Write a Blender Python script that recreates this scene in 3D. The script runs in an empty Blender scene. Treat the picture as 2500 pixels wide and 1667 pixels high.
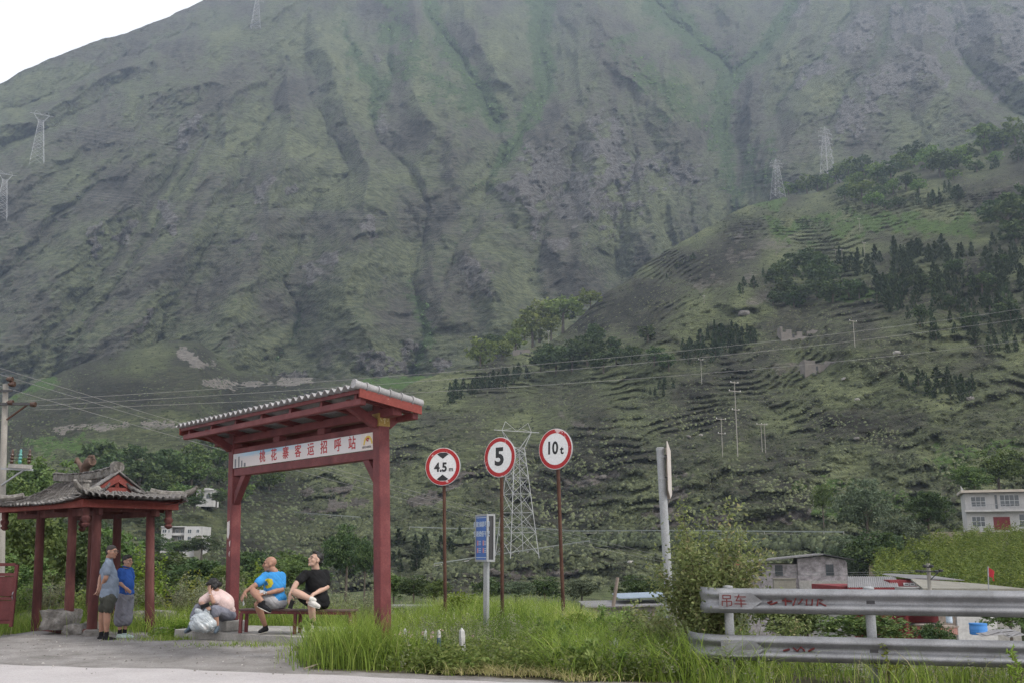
import bpy, bmesh, math, random
import numpy as np
from mathutils import Vector, Matrix
R = math.radians
S = bpy.context.scene
# ---------------------------------------------------------------- camera, sky, sun, exposure
F_PX, PITCH, EYE = 2430.0, R(11.9), 1.6
CT, ST = math.cos(PITCH), math.sin(PITCH)
cam_d = bpy.data.cameras.new('camera')
cam_d.sensor_width = 36.0
cam_d.lens = F_PX / 2500.0 * 36.0
cam_d.clip_start, cam_d.clip_end = 0.1, 20000
cam = bpy.data.objects.new('camera', cam_d)
S.collection.objects.link(cam)
cam.location = (0, 0, EYE)
cam.rotation_euler = (R(90) + PITCH, 0, 0)
S.camera = cam
SUN_EL, SUN_AZ = R(48), R(118)          # azimuth clockwise from +Y: from the right, a little behind the camera
wd = bpy.data.worlds.new('World'); S.world = wd; wd.use_nodes = True
wn = wd.node_tree.nodes; wl = wd.node_tree.links
bgn = wn['Background']
sky = wn.new('ShaderNodeTexSky'); sky.sky_type = 'NISHITA'; sky.sun_disc = False
sky.sun_elevation = SUN_EL; sky.sun_rotation = SUN_AZ
sky.air_density = 1.0; sky.dust_density = 4.0; sky.ozone_density = 1.0
over = wn.new('ShaderNodeMix'); over.data_type = 'RGBA'
over.inputs['Factor'].default_value = 0.90                 # thin even cloud over the whole sky
wl.new(sky.outputs[0], over.inputs[6]); over.inputs[7].default_value = (9.7, 9.3, 9.1, 1)
wl.new(over.outputs[2], bgn.inputs['Color']); bgn.inputs['Strength'].default_value = 0.060
sun_d = bpy.data.lights.new('sun', 'SUN'); sun_d.energy = 1.5; sun_d.angle = R(10); sun_d.color = (1, 0.95, 0.88)
sun = bpy.data.objects.new('sun', sun_d); S.collection.objects.link(sun)
sd = Vector((math.sin(SUN_AZ) * math.cos(SUN_EL), math.cos(SUN_AZ) * math.cos(SUN_EL), math.sin(SUN_EL)))
sun.rotation_euler = sd.to_track_quat('Z', 'Y').to_euler()
S.view_settings.view_transform = 'Standard'; S.view_settings.look = 'None'
S.view_settings.exposure = 1.56; S.view_settings.gamma = 1.0; S.view_settings.use_curve_mapping = False
S.cycles.use_denoising = True; S.cycles.denoising_prefilter = 'NONE'
S.cycles.max_bounces = 6; S.cycles.diffuse_bounces = 3; S.cycles.glossy_bounces = 2
S.cycles.transparent_max_bounces = 8; S.cycles.volume_bounces = 0
S.cycles.use_adaptive_sampling = True; S.cycles.adaptive_threshold = 0.02

# ---------------------------------------------------------------- photo-to-place helpers
def kz(v):
    """rise per metre of depth along the ray through photo row v"""
    b = 833.5 - np.asarray(v, dtype=float)
    return (F_PX * ST + b * CT) / (F_PX * CT - b * ST)
def kx(u, v):
    b = 833.5 - np.asarray(v, dtype=float)
    return (np.asarray(u, dtype=float) - 1250.0) / (F_PX * CT - b * ST)
def at(u, v, Y):
    return Vector((float(kx(u, v)) * Y, Y, EYE + float(kz(v)) * Y))
def gnd(u, v, z=0.0):
    Y = (z - EYE) / float(kz(v))
    return at(u, v, Y)

# ---------------------------------------------------------------- noise
def _h(ix, iy, iz, s):
    n = (ix * 374761393 + iy * 668265263 + iz * 2147483647 + s * 1274126177) & 0xffffffff
    n = ((n ^ (n >> 13)) * 1274126177) & 0xffffffff
    n = (n ^ (n >> 16)) * 2246822519 & 0xffffffff
    return ((n ^ (n >> 15)) & 0xffff) / 65535.0
def vnoise(x, y, z=None, seed=0):
    x = np.asarray(x, float); y = np.asarray(y, float)
    ix = np.floor(x).astype(np.int64); iy = np.floor(y).astype(np.int64)
    fx = x - ix; fy = y - iy
    fx = fx * fx * fx * (fx * (fx * 6 - 15) + 10); fy = fy * fy * fy * (fy * (fy * 6 - 15) + 10)
    def lay(iz):
        a = _h(ix, iy, iz, seed); b = _h(ix + 1, iy, iz, seed); c = _h(ix, iy + 1, iz, seed); d = _h(ix + 1, iy + 1, iz, seed)
        return (a * (1 - fx) + b * fx) * (1 - fy) + (c * (1 - fx) + d * fx) * fy
    if z is None: return lay(0) * 2 - 1
    z = np.asarray(z, float); iz = np.floor(z).astype(np.int64); fz = z - iz; fz = fz * fz * (3 - 2 * fz)
    return (lay(iz) * (1 - fz) + lay(iz + 1) * fz) * 2 - 1
def fbm(x, y, oct=4, seed=0, gain=0.5):
    t = 0; a = 1; f = 1
    for k in range(oct):
        t = t + a * vnoise(x * f + 17.3 * k, y * f - 9.1 * k, seed=seed + k); a *= gain; f *= 2.03
    return t
def ridged(x, y, oct=4, seed=0, gain=0.5):
    t = 0; a = 1; f = 1
    for k in range(oct):
        t = t + a * (1 - 2 * np.abs(vnoise(x * f + 7.7 * k, y * f + 3.1 * k, seed=seed + k))); a *= gain; f *= 2.03
    return t
def polydist(u, v, lines):
    u = np.asarray(u, np.float32); v = np.asarray(v, np.float32); d = np.full(np.shape(u), 1e9, np.float32)
    for L in lines:
        for (x0, y0), (x1, y1) in zip(L[:-1], L[1:]):
            dx, dy = x1 - x0, y1 - y0
            t = np.clip(((u - x0) * dx + (v - y0) * dy) / (dx * dx + dy * dy + 1e-9), 0, 1)
            ex = u - x0 - t * dx; ey = v - y0 - t * dy; np.minimum(d, ex * ex + ey * ey, out=d)
    return np.sqrt(d).astype(float)
def sstep(a, b, x):
    t = np.clip((np.asarray(x, float) - a) / (b - a), 0, 1); return t * t * (3 - 2 * t)

# ---------------------------------------------------------------- objects
COL = S.collection
def tag(o, label=None, cat=None, group=None, kind=None):
    if label: o['label'] = label
    if cat: o['category'] = cat
    if group: o['group'] = group
    if kind: o['kind'] = kind
    return o
def empty(name, loc=(0, 0, 0), rz=0, label=None, cat=None, group=None):
    o = bpy.data.objects.new(name, None); COL.objects.link(o)
    o.location = loc; o.rotation_euler = (0, 0, rz); o.empty_display_size = 0.1
    return tag(o, label, cat, group)
def link(name, me, parent=None, mat=None):
    o = bpy.data.objects.new(name, me); COL.objects.link(o)
    if mat is not None and not me.materials: me.materials.append(mat)
    if parent is not None: o.parent = parent
    return o
def np_mesh(name, V, Fq, mat=None, smooth=False, attrs=None, mi=None):
    """V (n,3), Fq (m,3|4) int arrays -> mesh datablock"""
    me = bpy.data.meshes.new(name)
    V = np.asarray(V, np.float32); Fq = np.asarray(Fq, np.int32); m, k = Fq.shape
    me.vertices.add(len(V)); me.vertices.foreach_set('co', V.ravel())
    me.loops.add(m * k); me.loops.foreach_set('vertex_index', Fq.ravel())
    me.polygons.add(m); me.polygons.foreach_set('loop_start', np.arange(0, m * k, k, dtype=np.int32))
    me.polygons.foreach_set('loop_total', np.full(m, k, np.int32))
    if smooth: me.polygons.foreach_set('use_smooth', np.ones(m, bool))
    if mi is not None: me.polygons.foreach_set('material_index', np.asarray(mi, np.int32))
    for kx_, a in (attrs or {}).items():
        at_ = me.attributes.new(kx_, 'FLOAT', 'POINT'); at_.data.foreach_set('value', np.asarray(a, np.float32).ravel())
    me.update(calc_edges=True)
    if mat is not None:
        for mm in (mat if isinstance(mat, (list, tuple)) else [mat]): me.materials.append(mm)
    return me
def grid_faces(nr, nc):
    i = np.arange(nr * nc).reshape(nr, nc)
    return np.stack([i[:-1, :-1], i[:-1, 1:], i[1:, 1:], i[1:, :-1]], -1).reshape(-1, 4)
class MB:
    """collects simple solids into one mesh"""
    def __init__(s): s.v = []; s.f = []; s.m = []
    def add(s, vs, fs, mi=0):
        b = len(s.v); s.v += [tuple(p) for p in vs]; s.f += [tuple(b + i for i in f) for f in fs]; s.m += [mi] * len(fs); return s
    def box(s, c, size, rot=None, mi=0, bev=0.0):
        x, y, z = [q / 2 for q in size]; c = Vector(c)
        M = rot if rot is not None else Matrix.Identity(3)
        if bev <= 0:
            P = [(-x, -y, -z), (x, -y, -z), (x, y, -z), (-x, y, -z), (-x, -y, z), (x, -y, z), (x, y, z), (-x, y, z)]
            Fs = [(3, 2, 1, 0), (4, 5, 6, 7), (0, 1, 5, 4), (1, 2, 6, 5), (2, 3, 7, 6), (3, 0, 4, 7)]
        else:
            b = min(bev, x * .49, y * .49, z * .49)
            P = []
            for (zz, ins) in ((-z, b), (-z + b, 0), (z - b, 0), (z, b)):
                X, Yy = x - ins, y - ins; c2 = b if not ins else b * .5
                P += [(-X + c2, -Yy, zz), (X - c2, -Yy, zz), (X, -Yy + c2, zz), (X, Yy - c2, zz), (X - c2, Yy, zz), (-X + c2, Yy, zz), (-X, Yy - c2, zz), (-X, -Yy + c2, zz)]
            Fs = [tuple(range(7, -1, -1)), tuple(range(24, 32))]
            for k in range(3):
                for i in range(8):
                    j = (i + 1) % 8; Fs.append((k * 8 + i, k * 8 + j, k * 8 + 8 + j, k * 8 + 8 + i))
        return s.add([M @ Vector(p) + c for p in P], Fs, mi)
    def bar(s, p0, p1, w, h, up=(0, 0, 1), mi=0, bev=0.0):
        p0, p1 = Vector(p0), Vector(p1); d = p1 - p0; L = d.length; d.normalize()
        upv = Vector(up)
        if abs(d.dot(upv)) > 0.98: upv = Vector((0, 1, 0))
        a = d.cross(upv).normalized(); b = a.cross(d).normalized()
        M = Matrix((d, a, b)).transposed()
        return s.box((p0 + p1) / 2, (L, w, h), M, mi, bev)
    def tube(s, pts, rad, n=8, mi=0, cap=True):
        pts = [Vector(p) for p in pts]; rad = rad if isinstance(rad, (list, tuple)) else [rad] * len(pts)
        vs = []; fs = []; ref = None
        for i, p in enumerate(pts):
            d = (pts[min(i + 1, len(pts) - 1)] - pts[max(i - 1, 0)]).normalized()
            if ref is None or abs(d.dot(ref)) > .97:
                ref = Vector((0, 0, 1)) if abs(d.z) < .9 else Vector((1, 0, 0))
            a = d.cross(ref).normalized(); b = d.cross(a).normalized()
            for k in range(n):
                t = 2 * math.pi * k / n; vs.append(p + (a * math.cos(t) + b * math.sin(t)) * rad[i])
        for i in range(len(pts) - 1):
            for k in range(n):
                j = (k + 1) % n; fs.append((i * n + k, i * n + n + k, i * n + n + j, i * n + j))
        if cap: fs += [tuple(range(n)), tuple(range((len(pts) - 1) * n + n - 1, (len(pts) - 1) * n - 1, -1))]
        return s.add(vs, fs, mi)
    def lathe(s, c, prof, n=12, mi=0):
        c = Vector(c); vs = []; fs = []
        for r, z in prof:
            for k in range(n):
                t = 2 * math.pi * k / n; vs.append(c + Vector((r * math.cos(t), r * math.sin(t), z)))
        for i in range(len(prof) - 1):
            for k in range(n):
                j = (k + 1) % n; fs.append((i * n + k, i * n + j, i * n + n + j, i * n + n + k))
        fs += [tuple(range(n - 1, -1, -1)), tuple(range((len(prof) - 1) * n, len(prof) * n))]
        return s.add(vs, fs, mi)
    def prism(s, poly, d, mi=0):
        """poly: 3D points of a planar outline; d: extrusion vector"""
        d = Vector(d); n = len(poly); P = [Vector(p) for p in poly]
        vs = P + [p + d for p in P]
        fs = [tuple(range(n - 1, -1, -1)), tuple(range(n, 2 * n))] + [(i, (i + 1) % n, n + (i + 1) % n, n + i) for i in range(n)]
        return s.add(vs, fs, mi)
    def mesh(s, name, mat=None, smooth=None):
        me = bpy.data.meshes.new(name); me.from_pydata(s.v, [], s.f)
        for mm in (mat if isinstance(mat, (list, tuple)) else [mat]):
            if mm is not None: me.materials.append(mm)
        if any(s.m): me.polygons.foreach_set('material_index', s.m)
        bm = bmesh.new(); bm.from_mesh(me); bmesh.ops.recalc_face_normals(bm, faces=bm.faces); bm.to_mesh(me); bm.free()
        if smooth is not None:
            me.polygons.foreach_set('use_smooth', [True] * len(me.polygons))
            me.set_sharp_from_angle(angle=R(smooth))
        me.update(); return me
    def build(s, name, mat=None, parent=None, smooth=None):
        return link(name, s.mesh(name, mat, smooth), parent)
def Rz(a): return Matrix.Rotation(a, 3, 'Z')
def frame3(x, y, z): return Matrix((Vector(x), Vector(y), Vector(z))).transposed()

# ---------------------------------------------------------------- materials
def newmat(name):
    m = bpy.data.materials.new(name); m.use_nodes = True
    return m, m.node_tree.nodes, m.node_tree.links, m.node_tree.nodes['Principled BSDF']
def rgba(c): return (c[0], c[1], c[2], 1)
def ramp(n, stops):
    r = n.new('ShaderNodeValToRGB'); e = r.color_ramp.elements
    while len(e) < len(stops): e.new(0.5)
    for x, (p, c) in zip(e, stops):
        x.position = p; x.color = rgba(c) if len(c) == 3 else c
    return r
def noise(n, l, scale, detail=4, rough=0.6, coord='Object', vec=None, stretch=None):
    t = n.new('ShaderNodeTexNoise'); t.inputs['Scale'].default_value = scale
    t.inputs['Detail'].default_value = detail; t.inputs['Roughness'].default_value = rough
    if vec is None:
        tc = n.new('ShaderNodeTexCoord'); vec = tc.outputs[coord]
    if stretch:
        mp = n.new('ShaderNodeMapping'); mp.inputs['Scale'].default_value = stretch; l.new(vec, mp.inputs['Vector']); vec = mp.outputs[0]
    l.new(vec, t.inputs['Vector']); return t
def mixc(n, l, fac, a, b, mode='MIX'):
    m = n.new('ShaderNodeMix'); m.data_type = 'RGBA'; m.blend_type = mode
    for sock, val in ((m.inputs['Factor'], fac), (m.inputs[6], a), (m.inputs[7], b)):
        if isinstance(val, bpy.types.NodeSocket): l.new(val, sock)
        elif isinstance(val, (int, float)): sock.default_value = val
        else: sock.default_value = rgba(val)
    return m.outputs[2]
def mth(n, l, op, a, b=None, clamp=False):
    m = n.new('ShaderNodeMath'); m.operation = op; m.use_clamp = clamp
    for i, val in enumerate((a, b)):
        if val is None: continue
        if isinstance(val, bpy.types.NodeSocket): l.new(val, m.inputs[i])
        else: m.inputs[i].default_value = val
    return m.outputs[0]
def attr(n, name):
    a = n.new('ShaderNodeAttribute'); a.attribute_name = name; return a.outputs['Fac']
def bump(n, l, b, h, strength=0.4, dist=0.02):
    bp = n.new('ShaderNodeBump'); bp.inputs['Strength'].default_value = strength; bp.inputs['Distance'].default_value = dist
    l.new(h, bp.inputs['Height']); l.new(bp.outputs[0], b.inputs['Normal'])
def weathered(name, base, dark, light, scale=6, rough=0.7, metal=0.0, bump_s=0.25, bump_d=0.004, fine=60, spec=0.3, amount=0.55, coord='Object', stretch=None, chips=None, chip_col=(0.4, 0.37, 0.34)):
    """worn surface: large blotches, fine grain, optional chipped patches"""
    m, n, l, b = newmat(name)
    t = noise(n, l, scale, 6, 0.65, coord, stretch=stretch)
    r = ramp(n, [(0.32, dark), (0.52, base), (0.72, light)]); l.new(t.outputs['Fac'], r.inputs[0])
    c = mixc(n, l, amount, base, r.outputs[0])
    t2 = noise(n, l, fine, 3, 0.6, coord, stretch=stretch)
    g = ramp(n, [(0.3, (0.72, 0.72, 0.72)), (0.7, (1.12, 1.12, 1.12))]); l.new(t2.outputs['Fac'], g.inputs[0])
    c = mixc(n, l, 0.8, c, g.outputs[0], 'MULTIPLY')
    if chips:
        t3 = noise(n, l, chips[0], 8, 0.7, coord, stretch=chips[2] if len(chips) > 2 else None)
        r3 = ramp(n, [(chips[1], (0, 0, 0)), (chips[1] + 0.03, (1, 1, 1))]); l.new(t3.outputs['Fac'], r3.inputs[0])
        c = mixc(n, l, r3.outputs[0], c, chip_col)
    l.new(c, b.inputs['Base Color'])
    b.inputs['Roughness'].default_value = rough; b.inputs['Metallic'].default_value = metal
    b.inputs['Specular IOR Level'].default_value = spec
    bump(n, l, b, t2.outputs['Fac'], bump_s, bump_d)
    return m
def flat(name, col, rough=0.6, metal=0.0, spec=0.4):
    m, n, l, b = newmat(name)
    t = noise(n, l, 35, 4, 0.6); g = ramp(n, [(0.3, tuple(x * .85 for x in col)), (0.7, tuple(min(1, x * 1.1) for x in col))]); l.new(t.outputs['Fac'], g.inputs[0])
    l.new(g.outputs[0], b.inputs['Base Color']); b.inputs['Roughness'].default_value = rough
    b.inputs['Metallic'].default_value = metal; b.inputs['Specular IOR Level'].default_value = spec
    return m
def foliage(name, stops, trans=0.25, rough=0.65):
    """leaf colour picked per leaf from its own 'tint' attribute"""
    m, n, l, b = newmat(name)
    r = ramp(n, stops); l.new(attr(n, 'tint'), r.inputs[0])
    oi = n.new('ShaderNodeObjectInfo')
    hs = n.new('ShaderNodeHueSaturation')
    l.new(mth(n, l, 'ADD', mth(n, l, 'MULTIPLY', oi.outputs['Random'], 0.03), 0.485), hs.inputs['Hue'])
    l.new(mth(n, l, 'ADD', mth(n, l, 'MULTIPLY', oi.outputs['Random'], 0.35), 0.82), hs.inputs['Value'])
    l.new(r.outputs[0], hs.inputs['Color'])
    l.new(hs.outputs[0], b.inputs['Base Color']); b.inputs['Roughness'].default_value = rough
    b.inputs['Specular IOR Level'].default_value = 0.25
    tr = n.new('ShaderNodeBsdfTranslucent'); l.new(hs.outputs[0], tr.inputs['Color'])
    mx = n.new('ShaderNodeMixShader'); mx.inputs[0].default_value = trans
    out = n['Material Output']; l.new(b.outputs[0], mx.inputs[1]); l.new(tr.outputs[0], mx.inputs[2]); l.new(mx.outputs[0], out.inputs['Surface'])
    return m
# ================================================================ the land
def ZA(*p): return [(x / 1.568, y / 1.568) for x, y in p]
def ZB(*p): return [(1250 + x / 1.568, y / 1.568) for x, y in p]
GUL = [ZA((-60, 1180), (0, 1085), (90, 970), (200, 860), (300, 760), (370, 690)), ZA((60, 1560), (100, 1430), (190, 1290), (280, 1190), (420, 1000), (560, 800), (640, 690), (700, 560)),
       ZA((180, 1480), (230, 1370), (400, 1160), (540, 950), (620, 800), (690, 690), (790, 540)),
       ZA((560, 1420), (600, 1310), (640, 1180), (760, 1040), (800, 960), (850, 850), (920, 700), (920, 620), (980, 510), (1040, 420), (1090, 290)),
       ZA((1020, 1500), (1050, 1390), (1120, 1290), (1150, 1200), (1080, 1080), (1140, 920), (1230, 770), (1330, 640), (1280, 540), (1200, 420), (1160, 250)),
       ZA((1560, 1520), (1590, 1400), (1640, 1290), (1600, 1160), (1570, 1080), (1620, 930), (1650, 780), (1580, 660), (1440, 530), (1430, 420), (1440, 330), (1380, 250), (1320, 120)),
       ZA((1700, 1090), (1740, 960), (1830, 820), (1880, 680), (1960, 560)) + ZB((60, 450), (130, 330), (100, 130), (120, -100)),
       ZA((1640, -100), (1650, 60), (1740, 220), (1830, 330), (1900, 470)), ZA((1500, 130), (1500, 290), (1450, 400)),
       ZA((500, 300), (360, 400), (220, 470), (0, 570)), ZA((820, 60), (640, 150), (480, 220), (250, 330), (0, 430)),
       ZB((850, 860), (850, 760), (830, 620), (790, 520), (810, 380), (850, 280), (740, 180), (620, 80), (500, -20), (420, -200)),
       ZB((850, 280), (940, 220), (1000, 130), (1070, 30), (1100, -200)), ZB((1010, 420), (1090, 310), (1200, 200), (1290, 60), (1350, -200)),
       ZB((1200, 480), (1270, 360), (1370, 250), (1440, 130), (1500, 20), (1560, -200)), ZB((2100, 560), (1960, 460), (1850, 370), (1760, 270), (1700, 180), (1690, 0), (1720, -200)),
       ZB((420, 1050), (370, 860), (450, 700), (480, 560), (430, 430)), ZB((100, 1050), (130, 860), (210, 720), (230, 600)),
       ZB((620, 950), (560, 820), (560, 680))]
RID = [ZA((0, 500), (160, 440), (300, 340), (480, 270), (640, 190), (780, 150), (930, 120), (1010, 70), (1200, -40)),
       ZA((0, 680), (120, 600), (200, 540), (350, 460), (520, 370), (700, 330), (920, 310)),
       ZA((30, 1000), (200, 800), (380, 680), (480, 660), (620, 560), (760, 460), (860, 370), (920, 310), (1000, 200), (1150, 80), (1250, -100)),
       ZA((100, 1330), (180, 1180), (330, 900), (440, 830), (520, 720), (600, 620), (690, 540)), ZA((330, 1300), (450, 1120), (590, 920), (700, 740), (770, 620), (800, 460)),
       ZA((480, 1330), (590, 1130), (700, 960), (800, 800), (860, 660), (880, 440)),
       ZA((880, 1400), (900, 1200), (1000, 1000), (1040, 660), (1110, 480), (1110, 380), (1100, 220)),
       ZA((1450, 1400), (1400, 1280), (1330, 1150), (1380, 900), (1420, 640), (1330, 480), (1340, 330), (1260, 200), (1180, 40)),
       ZA((1640, 740), (1600, 620), (1680, 480), (1560, 330), (1600, 150), (1560, -80)), ZA((1640, 1330), (1700, 1150), (1800, 960)), ZA((1960, 1200), (1880, 1060), (1800, 960), (1860, 850)),
       ZA((1760, 640), (1740, 480), (1700, 330)), ZA((1900, 300), (1780, 60), (1760, -80)),
       ZB((860, 790), (840, 730), (760, 640), (640, 500), (520, 370), (420, 300), (330, 190), (330, 90), (340, -150)),
       ZB((250, 1000), (310, 760), (330, 430), (330, 260)), ZB((30, 700), (90, 560), (200, 420), (300, 330), (330, 260)),
       ZB((540, 900), (500, 700), (480, 560), (400, 380)), ZB((160, 980), (60, 760), (160, 560)),
       ZB((870, 210), (860, 100), (850, -100)), ZB((890, 400), (980, 270), (1080, 130), (1130, 0), (1180, -200)),
       ZB((1000, 640), (1060, 560), (1140, 400), (1230, 290), (1300, 170), (1390, 40), (1440, -200)),
       ZB((1120, 700), (1200, 560), (1300, 430), (1420, 300), (1560, 200), (1600, 60), (1620, -200)), ZB((1900, 520), (1740, 400), (1580, 250), (1560, 200)), ZB((1960, 330), (1860, 200), (1800, -200))]
ROCK_M = [(ZB((330, 560), (450, 700), (200, 690), (130, 640), (30, 720), (300, 780)), 60), (ZB((400, 500), (420, 700)), 28), (ZB((80, 770), (90, 900)), 18), (ZB((560, 640), (680, 690)), 28),
          (ZB((1270, 460), (1400, 340), (1560, 230), (1630, 280)), 34), (ZB((1260, 170), (1360, 110)), 36), (ZB((1500, 80), (1640, 50), (1700, 130)), 55), (ZB((1760, 100), (1940, 60), (1900, 290)), 60), (ZB((1130, 300), (1200, 220)), 24), (ZB((1080, 60), (1110, 30)), 18),
          (ZA((470, 920), (495, 860)), 17), (ZA((350, 960), (370, 890)), 18), (ZA((900, 930), (970, 910)), 12), (ZA((990, 750), (1040, 690)), 15), (ZA((1100, 735), (1130, 730)), 8), (ZA((690, 560), (750, 470)), 18),
          (ZA((1460, 500), (1460, 400)), 12), (ZA((1410, 830), (1420, 900)), 16), (ZA((1180, 1050), (1270, 990)), 18), (ZA((580, 1200), (540, 1260)), 10), (ZA((1400, 1390), (1540, 1390)), 28), (ZA((1680, 1370), (1690, 1390)), 16), (ZA((1560, 1310), (1590, 1330)), 12),
          (ZA((790, 1460), (980, 1470), (1150, 1440)), 13), (ZA((730, 1380), (800, 1390)), 22), (ZA((1440, 220), (1445, 235)), 7), (ZA((630, 780), (660, 880)), 14), (ZA((1780, 1010), (1850, 1100)), 22), (ZB((120, 920), (200, 930)), 20)]
LUSH_M = [(GUL[11], 30), (GUL[5][:5], 16), (GUL[4][:4], 10), (ZB((900, 620), (960, 560), (980, 680), (880, 690)), 26), (GUL[12], 16), (GUL[7], 24), (GUL[6][3:], 24), (ZB((420, 180), (560, 330), (700, 450)), 40), (GUL[5][9:], 26), (ZA((1500, 60), (1600, 260), (1800, 400)), 40)]
ROCK_D = [(ZB((860, 910), (830, 990), (1050, 900)), 24), (ZB((900, 1060), (700, 1100)), 20), (ZB((920, 1160), (960, 1130)), 14), (ZB((1210, 960), (1230, 940)), 12), (ZB((1960, 700), (1800, 760)), 10),
          ([(1590, 1285), (1630, 1215), (1680, 1180)], 22), ([(1600, 1280), (1690, 1265), (1850, 1270), (2020, 1250)], 13), ([(700, 1245), (780, 1250), (870, 1230)], 17), ([(740, 1200), (850, 1190)], 15),
          ([(1090, 1400), (1160, 1390), (1240, 1400), (1400, 1400)], 12), ([(1100, 1180), (1200, 1130)], 16), ([(1010, 1230), (1080, 1200)], 16), ([(1380, 1180), (1500, 1160)], 13), ([(1360, 1010), (1440, 1050)], 10), ([(1900, 900), (2050, 880)], 12)]
LUSH_D = [([(2030, 735), (2200, 700)], 10), ([(1760, 480), (1900, 500)], 14), ([(1320, 820), (1130, 880)], 12), ([(2300, 1120), (2450, 1100)], 30), ([(2000, 1250), (2200, 1215)], 16), ([(1900, 560), (2200, 540), (2350, 560)], 26), ([(1950, 1190), (2100, 1180)], 14)]
def mask(u, v, regs, soft=0.55, seed=3):
    w = np.zeros(np.shape(u)); wob = fbm(u / 30.0, v / 24.0, 5, seed, 0.65) * 0.85
    for L, wd_ in regs:
        xs_ = [q[0] for q in L]; ys_ = [q[1] for q in L]; m_ = wd_ * 4.2
        k = (u > min(xs_) - m_) & (u < max(xs_) + m_) & (v > min(ys_) - m_) & (v < max(ys_) + m_)
        if not k.any(): continue
        d = polydist(u[k], v[k], [L]) / wd_ + wob[k]
        w[k] = np.maximum(w[k], 1 - sstep(0.55 - soft * .6, 0.65 + soft, d))
    return w
def terrain_mat(name, stops, rock_c, lush_c, scale, bdist, rock2):
    m, n, l, b = newmat(name)
    geo = n.new('ShaderNodeNewGeometry'); pos = geo.outputs['Position']
    big = noise(n, l, 0.012 * scale, 5, 0.6, vec=pos)
    mid = noise(n, l, 0.07 * scale, 6, 0.7, vec=pos, stretch=(0.7, 0.7, 2.0))
    fin = noise(n, l, 0.34 * scale, 5, 0.75, vec=pos, stretch=(0.6, 0.6, 1.8))
    s = mth(n, l, 'ADD', mth(n, l, 'MULTIPLY', big.outputs['Fac'], 0.34), mth(n, l, 'ADD', mth(n, l, 'MULTIPLY', mid.outputs['Fac'], 0.33), mth(n, l, 'MULTIPLY', fin.outputs['Fac'], 0.33)))
    s = mth(n, l, 'ADD', s, mth(n, l, 'MULTIPLY', attr(n, 'grass'), 0.16))
    r = ramp(n, stops); l.new(s, r.inputs[0])
    rn = noise(n, l, 0.16 * scale, 7, 0.72, vec=pos, stretch=(1.6, 1.6, 0.55))
    rr = ramp(n, [(0.3, rock2), (0.5, rock_c), (0.68, tuple(x * 1.35 for x in rock_c))]); l.new(rn.outputs['Fac'], rr.inputs[0])
    edge = mth(n, l, 'ADD', attr(n, 'rock'), mth(n, l, 'MULTIPLY', mth(n, l, 'SUBTRACT', mid.outputs['Fac'], 0.5), 1.7))
    er = ramp(n, [(0.36, (0, 0, 0)), (0.74, (1, 1, 1))]); l.new(edge, er.inputs[0])
    c = mixc(n, l, er.outputs[0], r.outputs[0], rr.outputs[0])
    ln = ramp(n, [(0.3, tuple(x * 0.55 for x in lush_c)), (0.65, lush_c)]); l.new(fin.outputs['Fac'], ln.inputs[0])
    le = mth(n, l, 'ADD', attr(n, 'lush'), mth(n, l, 'MULTIPLY', mth(n, l, 'SUBTRACT', mid.outputs['Fac'], 0.5), 1.2))
    lr = ramp(n, [(0.4, (0, 0, 0)), (0.7, (1, 1, 1))]); l.new(le, lr.inputs[0])
    c = mixc(n, l, lr.outputs[0], c, ln.outputs[0])
    vo = n.new('ShaderNodeTexVoronoi'); vo.inputs['Scale'].default_value = 0.22 * scale; vo.inputs['Randomness'].default_value = 1
    mpv = n.new('ShaderNodeMapping'); mpv.inputs['Scale'].default_value = (0.55, 0.55, 1.7); l.new(pos, mpv.inputs['Vector']); l.new(mpv.outputs[0], vo.inputs['Vector'])
    vr = ramp(n, [(0.10, (1.14, 1.14, 1.12)), (0.45, (0.92, 0.92, 0.92)), (0.75, (0.52, 0.54, 0.52))]); l.new(vo.outputs['Distance'], vr.inputs[0])   # tussock cells, darkened towards the gaps between
    c = mixc(n, l, 0.85, c, vr.outputs[0], 'MULTIPLY')
    l.new(c, b.inputs['Base Color']); b.inputs['Roughness'].default_value = 0.95; b.inputs['Specular IOR Level'].default_value = 0.1
    h = mth(n, l, 'ADD', fin.outputs['Fac'], mth(n, l, 'MULTIPLY', rn.outputs['Fac'], mth(n, l, 'MULTIPLY', attr(n, 'rock'), 1.6)))
    bump(n, l, b, h, 0.9, bdist)
    return m
def patch(name, U, V, Y, mat, attrs, label=None):
    X = kx(U, V) * Y; Z = EYE + kz(V) * Y
    P = np.stack([X, Y, Z], -1)
    return P
def finish_patch(name, P, attrs, mat, back):
    """P (rows, cols, 3) from foot to crest; adds the far side of the crest so that it is a solid hill"""
    nr, nc = P.shape[:2]
    top = P[-1]; rows = [P]
    A = {k: [a] for k, a in attrs.items()}
    for (dy, dz) in back:
        q = top.copy(); q[:, 1] += dy; q[:, 2] += dz; q[:, 0] *= (1 + dy / np.maximum(top[:, 1], 1)); rows.append(q[None])
        for k in A: A[k].append(attrs[k][-1:])
    Q = np.concatenate(rows, 0)
    at_ = {k: np.concatenate(a, 0).ravel() for k, a in A.items()}
    me = np_mesh(name, Q.reshape(-1, 3), grid_faces(*Q.shape[:2]), mat, True, at_)
    o = link(name, me); o['kind'] = 'structure'; return o
def interp(u, pts):
    pts = sorted(pts); return np.interp(u, [p[0] for p in pts], [p[1] for p in pts])

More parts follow.
